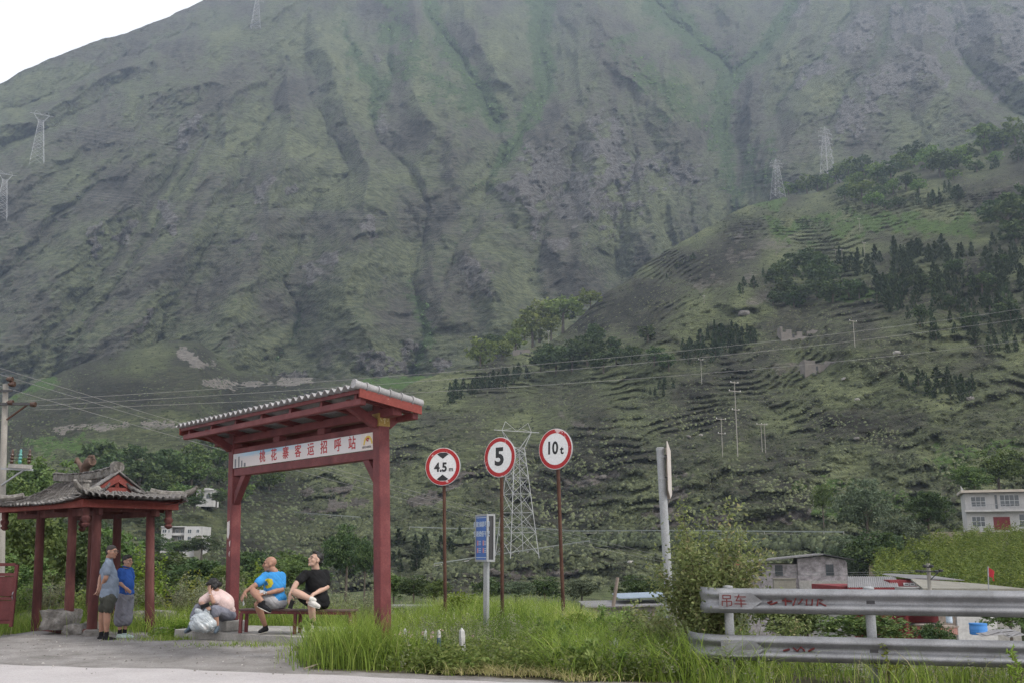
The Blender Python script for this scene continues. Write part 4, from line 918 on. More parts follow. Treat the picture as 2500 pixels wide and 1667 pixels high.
def deck(face, hmax):
    b = PB(pav); N, Mh = 16, 8
    for lay in (0, .05):
        for i in range(Mh + 1):
            for j in range(N + 1):
                b.v.append(tuple(roof_point(face, j / N, hmax * i / Mh) - UP * (.05 + lay)))
    k = (N + 1) * (Mh + 1)
    for L in (0, k):
        for i in range(Mh):
            for j in range(N):
                q = L + i * (N + 1) + j; b.f.append((q, q + 1, q + N + 2, q + N + 1)); b.m.append(0)
    return b.build('roof_deck', M_REDWOOD)
GH = .52
deck('front', .97); deck('back', .97); deck('gable', GH); deck('end', GH)
def tile_mesh(name, mat, concave):
    n = 6; w, L, th = .085, .20, .014; mb = MB(); top = []
    for yy in (-L / 2, L / 2):
        for side in (0, 1):
            for k in range(n + 1):
                t = math.pi * k / n; x = -math.cos(t) * w; z = math.sin(t) * .048 * (-1 if concave else 1)
                tap = 1.0 if yy < 0 else .86
                top.append((x * tap, yy, z * tap + (th if side else 0)))
    m1 = n + 1; f = []
    for k in range(n):
        f += [(k, k + 1, 2 * m1 + k + 1, 2 * m1 + k), (m1 + k + 1, m1 + k, 3 * m1 + k, 3 * m1 + k + 1), (k + 1, k, m1 + k, m1 + k + 1), (2 * m1 + k, 2 * m1 + k + 1, 3 * m1 + k + 1, 3 * m1 + k)]
    mb.add(top, f); return mb.mesh(name, mat, 40)
TILES = [tile_mesh('tile', m_, c) for m_ in (M_TILE, M_TILE_B) for c in (False, True)]
gt = random.Random(77); n_tiles = 0; rest = []
def lay_tiles(face, cols, rows, hmax, seen):
    global n_tiles
    for j in range(cols):
        for i in range(rows):
            h = (i + .25) / rows * hmax; s = (j + .5) / cols
            # keep each course inside the trapezoid: thin out towards the hip
            if face in ('front', 'back'): lim = h * (HG + OV) / (WL + 2 * OV) * 0
            p = roof_point(face, s, h); q = roof_point(face, s, h + .02); r_ = roof_point(face, min(1, s + .02), h)
            width_here = (roof_point(face, 1, h) - roof_point(face, 0, h)).length; full = (roof_point(face, 1, 0) - roof_point(face, 0, 0)).length
            if face in ('gable', 'end') and gt.random() > width_here / full + .12: continue
            yv = (q - p).normalized(); xv = (r_ - roof_point(face, s, h)).normalized(); zv = xv.cross(yv).normalized(); xv = yv.cross(zv)
            M = Matrix.Translation(p - Vector(pav.location) + zv * (.0 + gt.uniform(0, .012))) @ frame3(xv, yv, zv).to_4x4() @ Matrix.Rotation(gt.uniform(-.09, .09), 4, 'Z') @ Matrix.Rotation(R(-7) + gt.uniform(-.05, .05), 4, 'X') @ Matrix.Diagonal((width_here / cols / .165 * 1.06, 1.08, 1.1, 1))
            kind = TILES[(2 if gt.random() < .3 else 0)]
            if seen and n_tiles < 298:
                o = bpy.data.objects.new('tile', kind); COL.objects.link(o); o.parent = pav; o.matrix_local = M; n_tiles += 1
            else: rest.append((kind, M))
lay_tiles('gable', 17, 7, GH, True); lay_tiles('front', 26, 12, .95, True)
lay_tiles('front', 26, 1, .02, False); lay_tiles('back', 24, 9, .95, False); lay_tiles('end', 13, 6, GH, False)
rv, rf = [], []
for me, M in rest:
    b0 = len(rv); rv += [tuple(M @ v.co) for v in me.vertices]; rf += [tuple(b0 + i for i in p.vertices) for p in me.polygons]
me = bpy.data.meshes.new('roof_tiles'); me.from_pydata(rv, [], rf); me.materials.append(M_TILE); o = link('roof_tiles', me, pav); o['kind'] = 'stuff'
# hips, ridge and gable
def hip(face0, s0, h1, name='hip_ridge'):
    pts = [roof_point(face0, s0, h1 * t) + UP * .045 for t in np.linspace(0, 1, 7)]
    e = pts[0] + (pts[0] - pts[1]).normalized() * .16 + UP * .07
    b = PB(pav); b.tube([e] + pts, [.035, .06] + [.075] * 6, 8); b.build(name, M_MORTAR, smooth=40)
    b = PB(pav); d = (pts[0] - pts[1]).normalized(); b.tube([pts[0] + UP * .02, pts[0] + d * .12 + UP * .06, pts[0] + d * .22 + UP * .16], [.065, .055, .03], 8); b.build('upturned_tip', M_MORTAR, smooth=40)
hip('front', 0, .50); hip('front', 1, .50); hip('back', 0, .50); hip('back', 1, .50)
b = PB(pav); c = roof_point('front', 0, .13) + UP * .10; b.box(c, (.13, .16, .20), M_P, bev=.02); b.box(c + UP * .12, (.17, .2, .05), M_P, bev=.015); b.build('hip_block', M_MORTAR)
r0, r1 = pp(WG / 2, HG - .12, ZR + .02), pp(WG / 2, WL - HG + .12, ZR + .02)
b = PB(pav)
pts = [r0.lerp(r1, t) + UP * (.07 * abs(2 * t - 1) ** 2.5) for t in np.linspace(0, 1, 12)]
for p0, p1 in zip(pts[:-1], pts[1:]): b.bar(p0, p1 + (p1 - p0) * .02, .15, .16, bev=.02)
b.build('main_ridge', M_MORTAR)
gr_ = random.Random(9)
for k in range(16):
    t = (k + .5) / 16; p = r0.lerp(r1, t) + UP * (.095 + .07 * abs(2 * t - 1) ** 2.5); b = PB(pav)
    b.box(p, (.19, .15, .03), M_P @ Matrix.Rotation(gr_.uniform(-.12, .12), 3, 'X'), bev=.006); b.build('ridge_tile', M_TILE)
b = PB(pav); q = pp(WG / 2, HG - .06, ZR + .13); b.lathe(q, [(.09, -.1), (.12, 0), (.13, .08), (.09, .13), (.03, .15)], 10); b.tube([q + UP * .02 - PD2 * .12, q + UP * .06 + PD2 * .1], [.12, .1], 10); b.build('ridge_end', M_MORTAR, smooth=40)
# coiled beast-like ornament on the middle of the ridge
M_ORN = weathered('rusty_ornament', (0.095, 0.060, 0.045), (0.05, 0.035, 0.03), (0.17, 0.13, 0.11), 7, .9, bump_s=.5, bump_d=.01, fine=20)
oc = pp(WG / 2, 2.25, ZR + .16)
rt = -PD2
b = PB(pav)
b.tube([oc + UP * -.08, oc + UP * .06 - rt * .02, oc + UP * .12 - rt * .14, oc + UP * .20 - rt * .25, oc + UP * .27 - rt * .33, oc + UP * .22 - rt * .42], [.08, .075, .06, .05, .055, .03], 9)
b.tube([oc + UP * -.04 + rt * .05, oc + UP * .10 + rt * .10, oc + UP * .17 + rt * .26, oc + UP * .19 + rt * .42], [.08, .095, .115, .09], 9)
b.tube([oc + UP * .10 + rt * .02, oc + UP * .22 + rt * .14, oc + UP * .30 + rt * .30, oc + UP * .30 + rt * .46, oc + UP * .22 + rt * .50], [.03, .04, .04, .03, .02], 7)
b.build('ridge_ornament', M_ORN, smooth=45)
zg = roof_point('front', 0, GH).z; gb = HG - .16
hw = WG / 2 * (1 - GH) * 1.08
b = PB(pav); b.prism([pp(WG / 2 - hw, gb + .1, zg - .05), pp(WG / 2 + hw, gb + .1, zg - .05), pp(WG / 2, gb + .1, ZR - .02)], PD2 * .03); b.build('gable_wall', flat('gable_dark_timber', (0.045, 0.022, 0.02)))  # gable wall in one even dark brown
b = PB(pav); b.bar(pp(WG / 2 - hw * .95, gb + .04, zg + .03), pp(WG / 2 + hw * .95, gb + .04, zg + .03), .05, .15); b.build('gable_beam', M_REDBRIGHT)
b = PB(pav); b.bar(pp(WG / 2, gb + .05, zg + .1), pp(WG / 2, gb + .05, ZR - .06), .07, .06); b.build('king_post', M_REDBRIGHT)
for s in (-1, 1):
    b = PB(pav); e0 = pp(WG / 2 + s * hw * 1.12, gb, zg - .03); e1 = pp(WG / 2, gb, ZR + .01)
    b.prism([e0 - UP * .09, e1 - UP * .16, e1, e0 + UP * .03], PD2 * .045); b.build('barge_board', M_REDBRIGHT)
    for k in range(6):
        b = PB(pav); t = (k + .5) / 6; q = e0.lerp(e1, t) + UP * .05 + PD2 * .05; b.bar(q - (e1 - e0).normalized() * .1, q + (e1 - e0).normalized() * .1 + UP * .012, .2, .03, bev=.008); b.build('barge_tile', M_TILE_B if k % 2 else M_TILE)
# low stone sill round the pavilion
for (a0, b0, a1, b1) in ((.40, .5, .40, 1.3), (.40, 1.5, .40, 2.8)):
    b = PB(pav); b.bar(pp(a0 - .02, b0, .02), pp(a1 - .02, b1, -.08), .16, .22, bev=.03); b.build('sill', M_REDWOOD)
for o_ in pav.children:                    # the old frame leans a little to the left
    K = Matrix(((1, 0, -.055, .055 * 1.1), (0, 1, 0, 0), (0, 0, 1, 0), (0, 0, 0, 1)))
    if o_.name.split('.')[0] == 'tile': o_.location = K @ o_.location
    elif not o_.data.get('racked'): o_.data.transform(K); o_.data['racked'] = 1
# ---------------- boulders and cut stones in front
def boulder(name, c, size, seed, label, mat=M_STONE, boxy=.5, rz=0):
    bm = bmesh.new(); bmesh.ops.create_icosphere(bm, subdivisions=4, radius=1.0)
    for v in bm.verts:
        d = v.co.copy(); m_ = max(abs(d.x), abs(d.y), abs(d.z)); d = d.lerp(d / m_, boxy)
        nz = float(fbm(np.array([d.x * 1.5 + seed]), np.array([d.y * 1.5 + d.z * 1.1]), 4, seed)[0]) * .13
        v.co = Vector((d.x * size[0], d.y * size[1], d.z * size[2])) * (1 + nz)
        v.co.z = max(v.co.z, -size[2] * .6)
    me = bpy.data.meshes.new(name); bm.to_mesh(me); bm.free(); me.materials.append(mat)
    me.polygons.foreach_set('use_smooth', [True] * len(me.polygons)); me.set_sharp_from_angle(angle=R(35))
    o = link(name, me); o.location = c; o.rotation_euler = (0, 0, rz); return tag(o, label, 'rock')
boulder('boulder', gnd(140, 1545) + UP * .22 + Vector((0, .1, 0)), (.33, .30, .24), 3, 'big squared grey boulder between the pavilion columns', boxy=.75)
boulder('boulder', gnd(183, 1549) + UP * .08, (.22, .20, .14), 5, 'low dark stone beside the big boulder at the pavilion', boxy=.6)
boulder('boulder', gnd(330, 1540) + Vector((0, 1.0, .18)), (.55, .35, .20), 7, 'flat layered rock behind the boy in blue', boxy=.4, rz=.2)
boulder('boulder', gnd(385, 1535) + Vector((0, 1.0, .12)), (.50, .30, .14), 8, 'pale flat rock among weeds left of the seated woman', mat=M_CONC, boxy=.4, rz=-.1)
boulder('boulder', gnd(420, 1548) + Vector((0, .2, .05)), (.42, .22, .09), 12, 'low slab of broken rock at the left end of the platform', boxy=.5)
b = MB(); q = gnd(225, 1541); b.box(q + UP * .10, (.34, .2, .2), Rz(.3), bev=.02); o = b.build('cut_stone', M_CONC); tag(o, 'pale cut stone block at the foot of the near pavilion column', 'stone block')
# ---------------- part of a red steel gate at the left edge
gl = empty('steel_gate', gnd(10, 1545) + Vector((-.42, .4, .10)), 0, 'red steel gate leaf cut off by the left edge', 'gate')
gp = Vector(gl.location)
for (z0, z1, w) in ((.12, .52, .72), (.60, 1.0, .72)):
    b = PB(gl); b.box(gp + UP * ((z0 + z1) / 2), (w, .03, z1 - z0), bev=.008); b.build('panel', M_RED)
for sx_ in (.36, -.36):
    b = PB(gl); b.box(gp + Vector((sx_, -.02, .62)), (.07, .06, 1.24), bev=.006); b.build('stile', M_RED)
for z in (.09, .56, 1.04, 1.24):
    b = PB(gl); b.box(gp + Vector((0, -.021, z)), (.66, .045, .06)); b.build('crossbar', M_RED)
b = PB(gl); b.tube([gp + Vector((.36, -.07, .55)), gp + Vector((.36, -.10, .58)), gp + Vector((.36, -.10, .66)), gp + Vector((.36, -.07, .69))], .012, 6); b.build('handle', M_GALVP)
# ================================================================ round restriction signs
def disc_sign(u, v, Y, base_v, turn, label, kind, tilt=0.0, lean=0.0, rust=M_RUST):
    c = at(u, v, Y); foot = Vector((c.x + lean, Y + .05, 0))
    t = empty('traffic_sign', foot, 0, label, 'traffic sign')
    n = Vector((-math.sin(turn), -math.cos(turn), 0)); r = Vector((math.cos(turn), -math.sin(turn), 0))
    up = Vector((0, 0, 1)); Mt = Matrix.Rotation(tilt, 3, n); r = Mt @ r; up = Mt @ up
    Fr = frame3(r, up, n); Rd = .40
    def disc(r0, r1, z0, z1, name, mat, seg=48):
        b = PB(t); vs = []; fs = []
        ang = [2 * math.pi * k / seg for k in range(seg)]
        for (rr, zz) in ((r0, z1), (r1, z1), (r1, z0), (r0, z0)):
            vs += [c + Fr @ Vector((rr * math.cos(a), rr * math.sin(a), zz)) for a in ang]
        for k in range(seg):
            j = (k + 1) % seg
            for q in range(3 if r0 > 0 else 2): fs.append((q * seg + k, q * seg + j, q * seg + seg + j, q * seg + seg + k))
        if r0 <= 0:
            vs = vs[seg:3 * seg]; fs = [(k, (k + 1) % seg, seg + (k + 1) % seg, seg + k) for k in range(seg)] + [tuple(range(seg)), tuple(range(2 * seg - 1, seg - 1, -1))]
        b.add(vs, fs); return b.build(name, mat, smooth=40)
    disc(0, Rd, -.02, .0, 'plate', M_GALVP); face = disc(0, Rd * .985, .0, .004, 'face', M_WHITE)
    disc(Rd * .77, Rd * .965, .0045, .0075, 'red_ring', M_SIGNRED)
    def txt(s, size, x, y, off=.0, sx=1.0): text_on(s, size, c + Fr @ Vector((x, y, .006)), r, up, M_BLACK, face, t, off=off, ext=.001, sx=sx, name='numeral')
    if kind == '4.5':
        txt('4.5', .26, -.045, -.02, .010, .92); txt('m', .13, .19, -.06, .004)
        for s in (-1, 1):
            b = PB(t); b.prism([c + Fr @ Vector((x, s * y, .005)) for x, y in ((-.135, .262), (0, .165), (.135, .262), (.07, .295), (-.07, .295))], Fr @ Vector((0, 0, .002))); b.build('arrow_mark', M_BLACK, face)
    elif kind == '5': txt('5', .48, -.005, -.005, .018, 1.05)
    else: txt('10', .34, -.075, .01, .010, .85); txt('t', .22, .155, -.03, .008)
    b = PB(t); top = c - n * .055
    b.tube([foot - UP * .3, foot + UP * .02, foot.lerp(top, .5), top + UP * .25], [.036, .036, .035, .035], 12); b.build('pole', rust, smooth=60)
    for dz in (-.15, .15):
        b = PB(t); b.box(top + UP * dz + n * .028, (.12, .05, .03), frame3(r, n, UP)); b.build('clamp', M_GALVP)
    return t
disc_sign(1081, 1138, 21.1, 1510, R(19), 'round height limit sign reading 4.5m on a rusty pole', '4.5', lean=.10)
disc_sign(1220, 1115, 19.8, 1522, R(39), 'round sign reading 5 on a rusty pole', '5', lean=.06)
disc_sign(1356, 1095, 19.4, 1536, R(38), 'round weight limit sign reading 10t on a leaning rusty pole', '10t', tilt=-.02, lean=.14)
# pale repainted length on the first pole, string on the second
# ================================================================ blue notice case on a grey post
nc_ = at(1184, 1312, 18.3); nf = Vector((nc_.x + .03, 18.3, 0))
nt = empty('notice_board', nf, 0, 'blue double sided notice case on a square grey post', 'notice board')
tn = R(62); n_ = Vector((-math.sin(tn), -math.cos(tn), 0)); r_ = Vector((math.cos(tn), -math.sin(tn), 0)); Fn = frame3(r_, n_, UP)
HB = .80; WB = .46; DB = .13
b = PB(nt); b.box(nc_, (WB, DB - .02, HB), Fn); b.build('case', M_DARKM)
for s in (-1, 1):
    b = PB(nt); b.box(nc_ + n_ * (s * DB / 2), (WB - .02, .012, HB - .02), Fn); fc = b.build('face', M_BLUE)
    if s > 0: face_b = fc
for (dx, dz, sx, sz) in ((0, HB / 2, WB + .03, .035), (0, -HB / 2, WB + .03, .035)):
    b = PB(nt); b.box(nc_ + r_ * dx + UP * dz, (sx, DB + .03, sz), Fn); b.build('frame_bar', M_GALVP)
for dx in (-WB / 2, WB / 2):
    for dy in (-DB / 2, DB / 2):
        b = PB(nt); b.box(nc_ + r_ * dx + n_ * dy, (.03, .034, HB - .036), Fn); b.build('frame_bar', M_GALVP)
fw = n_ * (DB / 2 + .0065)
M_PRINT = flat('notice_print', (0.40, 0.46, 0.56)); M_PRINTR = flat('notice_print_red', (0.45, 0.20, 0.20))
for (s, z) in (('创建文明 共享和谐', .235), ('交通安全 出行平安', .065)): text_on(s[:4], .105, nc_ + fw + r_ * -.115 + UP * z, r_, UP, M_PRINT, face_b, nt, off=.002, name='line_of_print'); text_on(s[5:], .105, nc_ + fw + r_ * .115 + UP * z, r_, UP, M_PRINT, face_b, nt, off=.002, name='line_of_print')
for i in range(4):
    x, z = (-.15, .08)[i % 2], (-.09, -.22)[i // 2]
    b = PB(nt); b.box(nc_ + fw + r_ * x + UP * z, (.05, .002, .09), Fn); b.build('red_mark', M_PRINTR, face_b)
    b = PB(nt)
    for k in range(3): b.box(nc_ + fw + r_ * (x + .085) + UP * (z + .03 - k * .03), (.09, .002, .012), Fn)
    o = b.build('small_print', M_PRINT, face_b); o['kind'] = 'stuff'
for z in (-.345, .36):
    b = PB(nt); b.box(nc_ + fw + UP * z, (.42, .002, .012), Fn); b.build('print_rule', M_PRINT, face_b)
b = PB(nt); b.box((nf.x, nf.y, (nc_.z - HB / 2) / 2 - .1), (.085, .085, nc_.z - HB / 2 + .18), Rz(-.5), bev=.008); b.build('post', M_GALVP)
# ================================================================ grey pole with a sign seen edge-on
pt = at(1612, 1096, 15.8); pb = Vector((at(1640, 1480, 15.8).x, 15.8, -.3))
pl = empty('pole_sign', Vector((pb.x, pb.y, 0)), 0, 'tall grey steel pole with a sign plate seen edge on', 'sign pole')
b = PB(pl); b.tube([pb, pb.lerp(pt, .5), pt], [.068, .066, .064], 20); b.build('pole', M_GALVP, smooth=60)
b = PB(pl); b.lathe(pt, [(.069, -.02), (.069, .02), (.05, .03)], 20); b.build('cap', M_GALVP, smooth=40)
e = Vector((.235, .972, 0)).normalized(); e2 = Vector((.972, -.235, 0))
pc = Vector((pt.x, 15.8, 0)) + Vector((.135, .05, 0))
zt, zb2 = at(1640, 1076, 15.8).z, at(1632, 1216, 15.8).z
b = PB(pl); b.prism([pc - e * .30 + UP * (zt - .02), pc + e * .30 + UP * (zt - .12), pc + e * .30 + UP * (zb2 + .08), pc + UP * (zb2 + .0), pc - e * .30 + UP * (zb2 + .10)], e2 * .012); b.build('plate', flat('plate_back', (0.42, 0.38, 0.35)))
b = PB(pl); b.box(pc - e2 * .02 + UP * ((zt + zb2) / 2 - .05), (.04, .04, .8), frame3(e, e2, UP)); b.build('stiffener', flat('plate_rail', (0.40, 0.33, 0.29)))
for z in (zt - .25, zb2 + .30):
    b = PB(pl); b.lathe(Vector((pb.lerp(pt, .8).x, 15.8, z)), [(.071, -.02), (.075, 0), (.071, .02)], 20); b.build('hoop', M_GALVP, smooth=40)
    b = PB(pl); q = Vector((pb.lerp(pt, .8).x, 15.8, z)); b.bar(q + Vector((.06, 0, 0)), pc + UP * z + e2 * -.01, .05, .035); b.tube([q + Vector((.03, -.06, .02)), pc + UP * (z + .03) - e * .06], .008, 6); b.build('bracket', M_DARKM)
# ================================================================ double crash barrier
rail = empty('crash_barrier', (4.5, 12.85, 0), 0, 'double galvanised crash barrier with red graffiti on its left end', 'crash barrier')
G0, G1 = Vector((2.66, 13.26, 0)), Vector((8.2, 11.75, 0)); gd = (G1 - G0).normalized(); gn = Vector((gd.y, -gd.x, 0))
if gn.y > 0: gn = -gn
PROF = [(.0, -.155), (.022, -.150), (.035, -.135), (.070, -.108), (.080, -.085), (.070, -.062), (.025, -.030), (.012, .0), (.025, .030), (.070, .062), (.080, .085), (.070, .108), (.035, .135), (.022, .150), (.0, .155)]
def wbeam(name, zc0, zc1, t0, t1, n=12):
    b = PB(rail); m_ = len(PROF)
    for lay in (0, -.006):
        for i in range(n + 1):
            t = t0 + (t1 - t0) * i / n; c = G0 + gd * t + UP * (zc0 + (zc1 - zc0) * (t / 6.0))
            for d, z in PROF: b.v.append(tuple(c + gn * (d + lay) + UP * z))
    K = (n + 1) * m_
    for L in (0, K):
        for i in range(n):
            for k in range(m_ - 1):
                q = L + i * m_ + k; b.f.append((q, q + 1, q + m_ + 1, q + m_)); b.m.append(0)
    for i in range(n):
        for k in (0, m_ - 1):
            q = i * m_ + k; b.f.append((q, q + m_, K + q + m_, K + q)); b.m.append(0)
    return b.build(name, M_GALV, smooth=60)
def endcap(zc, out, L, name='flared_end'):
    """sheet terminal that flattens from the W profile and curls back"""
    b = PB(rail); n = 10; m_ = len(PROF)
    for lay in (0, -.006):
        for i in range(n + 1):
            t = i / n; ang = t * R(105)
            back = L * .55 * (1 - math.cos(ang)); alo = -L * math.sin(min(ang, R(90))) * .75
            sq = 1 - .75 * sstep(0, .6, t); c = G0 + gd * (alo + .02) + gn * (-back) + UP * zc
            nn = gn * math.cos(ang) - gd * math.sin(ang)
            for d, z in PROF: b.v.append(tuple(c + nn * (.03 + (d - .03) * float(sq) + lay) + UP * z * (1 + out * t)))
    K = (n + 1) * m_
    for Lr in (0, K):
        for i in range(n):
            for k in range(m_ - 1):
                q = Lr + i * m_ + k; b.f.append((q, q + 1, q + m_ + 1, q + m_)); b.m.append(0)
    return b.build(name, M_GALV, smooth=60)
ZU, ZL = .985, .405
wbeam('upper_rail', ZU, ZU - .0, 0, 6.0); wbeam('lower_rail', ZL, ZL - .0, .0, 6.0)
endcap(ZU, .12, .30); endcap(ZL, .20, .55)
# flat lap plates where the end pieces overlap the beams
for z in (ZU, ZL):
    b = PB(rail); q = G0 + UP * z + gn * .083
    b.prism([q + UP * .10 + gd * .02, q + UP * .10 + gd * .42, q + gd * .56 + gn * -.02, q - UP * .10 + gd * .42, q - UP * .10 + gd * .02], gn * .004); b.build('lap_plate', M_GALV)
for z in (ZU, ZL):
    for t in (3.75, 3.95):
        for dz in (.10, .045, -.045, -.10):
            b = PB(rail); q = G0 + gd * (t + .02) + UP * (z + dz) + gn * .075; b.box(q, (.03, .022, .022), frame3(gd, gn, UP), bev=.005); b.build('bolt', M_DARKM)
for t in (.12, 1.86, 3.72, 5.6):
    p = G0 + gd * t - gn * .17
    b = PB(rail); b.lathe(Vector((p.x, p.y, 0)), [(.06, -1.2), (.06, 1.135), (.068, 1.14), (.066, 1.16), (.03, 1.17)], 16); b.build('post', M_GALVP, smooth=40)
    for z in (ZU, ZL):
        b = PB(rail); b.box(p + gn * .105 + UP * z, (.12, .16, .09), frame3(gd, gn, UP)); b.build('spacer', M_GALVP)
        b = PB(rail); b.box(p + gn * .188 + UP * (z), (.10, .006, .05), frame3(gd, gn, UP)); b.build('washer_plate', M_DARKM)
# sprayed red graffiti
M_SPRAY = flat('spray_red', (0.115, 0.022, 0.022), .9)
text_on('吊车', .17, G0 + gd * .20 + UP * (ZU - .01) + gn * .089, gd, UP, M_SPRAY, rail, rail, off=.0, name='graffiti')
def spray(strokes, z, name='graffiti'):
    for st in strokes:
        b = PB(rail); b.tube([G0 + gd * x + UP * (z + y) + gn * (.030 + abs(y) * .55) for x, y in st], .011, 5); b.build(name, M_SPRAY)
spray([[(.42, -.03), (.45, -.07), (.52, .03)], [(.68, .0), (.62, -.02), (.66, -.04), (.74, -.01)], [(.80, .01), (.92, .0)], [(.84, .04), (.84, -.05)], [(.93, -.05), (.97, .04), (1.0, -.03), (1.05, .03)], [(1.10, .03), (1.09, -.04), (1.16, -.04), (1.17, .03)], [(1.22, -.05), (1.24, .03), (1.29, .02), (1.25, -.01), (1.33, -.05)]], ZU)
spray([[(.78, -.02), (.86, .0)], [(.90, .02), (.95, -.02), (1.0, .03), (1.04, -.02)], [(1.08, -.02), (1.16, .02)]], ZL)
# ================================================================ little posts standing in the verge
def stake(u, vt, vb, Y, w, label, mats, seed):
    p = at(u, vb, Y); top = at(u, vt, Y).z; g = random.Random(seed)
    t = empty('marker_stake', Vector((p.x, Y, p.z)), 0, label, 'stake', 'small painted stakes in the verge')
    h = top - p.z; t.rotation_euler = (g.uniform(-.05, .05), g.uniform(-.06, .06), g.uniform(0, 1.5))
    b = MB(); b.box((0, 0, h * .35 - .2), (w, w, h * .7 + .4), bev=.008); link('stake_body', b.mesh('stake_body', mats[0]), t)
    b = MB(); b.add([(-w / 2, -w / 2, h * .7), (w / 2, -w / 2, h * .7), (w / 2, w / 2, h * .7), (-w / 2, w / 2, h * .7), (-w * .42, -w * .42, h * .9), (w * .42, -w * .42, h * .9), (w * .42, w * .42, h * .9), (-w * .42, w * .42, h * .9), (0, 0, h)], [(0, 1, 5, 4), (1, 2, 6, 5), (2, 3, 7, 6), (3, 0, 4, 7), (4, 5, 8), (5, 6, 8), (6, 7, 8), (7, 4, 8), (3, 2, 1, 0)])
    link('stake_top', b.mesh('stake_top', mats[1]), t)
M_STKB = weathered('stake_blue', (0.055, 0.10, 0.155), (0.035, 0.06, 0.09), (0.14, 0.18, 0.22), 9, .7)
M_STKW = weathered('stake_white', (0.40, 0.40, 0.39), (0.22, 0.21, 0.20), (0.48, 0.48, 0.47), 9, .7, chips=(12, .66), chip_col=(0.2, 0.19, 0.18))
stake(988, 1532, 1600, 15.6, .05, 'leftmost blue stake with a white top in the verge', (M_STKB, M_STKW), 1)
stake(1035, 1535, 1602, 15.5, .05, 'middle one of the three blue stakes with white tops', (M_STKB, M_STKW), 2)
stake(1071, 1535, 1604, 15.5, .05, 'rightmost blue stake with a white top, beside the white stake', (M_STKB, M_STKW), 3)
stake(1131, 1530, 1622, 14.8, .068, 'chipped white stake standing tallest in the verge', (M_STKW, M_STKW), 4)
stake(1503, 1556, 1635, 14.4, .06, 'white stake half hidden in tall grass near the barrier', (M_STKW, M_STKW), 5)
for (u, v0, v1, Y, w, lab) in ((1318, 1481, 1510, 22.0, .125, 'short grey concrete bollard between the 5 and 10t signs'), (1644, 1468, 1500, 15.2, .085, 'short grey concrete bollard beside the tall grey pole')):
    p = at(u, v1, Y); h = at(u, v0, Y).z - p.z
    b = MB(); b.lathe((0, 0, 0), [(w * .9, -.6), (w * .9, h * .72), (w * 1.05, h * .74), (w * 1.05, h * .95), (w * .9, h)], 16); o = b.build('bollard', M_CONC, smooth=40); o.location = (p.x, Y, p.z); tag(o, lab, 'bollard')
# ---------------- dry stick at the road edge
b = MB(); pts = [gnd(742, 1640) + UP * .045, gnd(790, 1625) + UP * .05, gnd(840, 1608) + UP * .06, gnd(862, 1598) + UP * .10]
b.tube(pts, [.012, .014, .013, .009], 7); b.tube([pts[1], pts[1] + Vector((.12, .02, .07))], [.008, .004], 5)
o = b.build('stick', weathered('dry_stick', (0.22, 0.185, 0.15), (0.13, 0.11, 0.09), (0.3, 0.26, 0.21), 14, .9), smooth=60); tag(o, 'long dry stick lying at the road edge', 'stick')
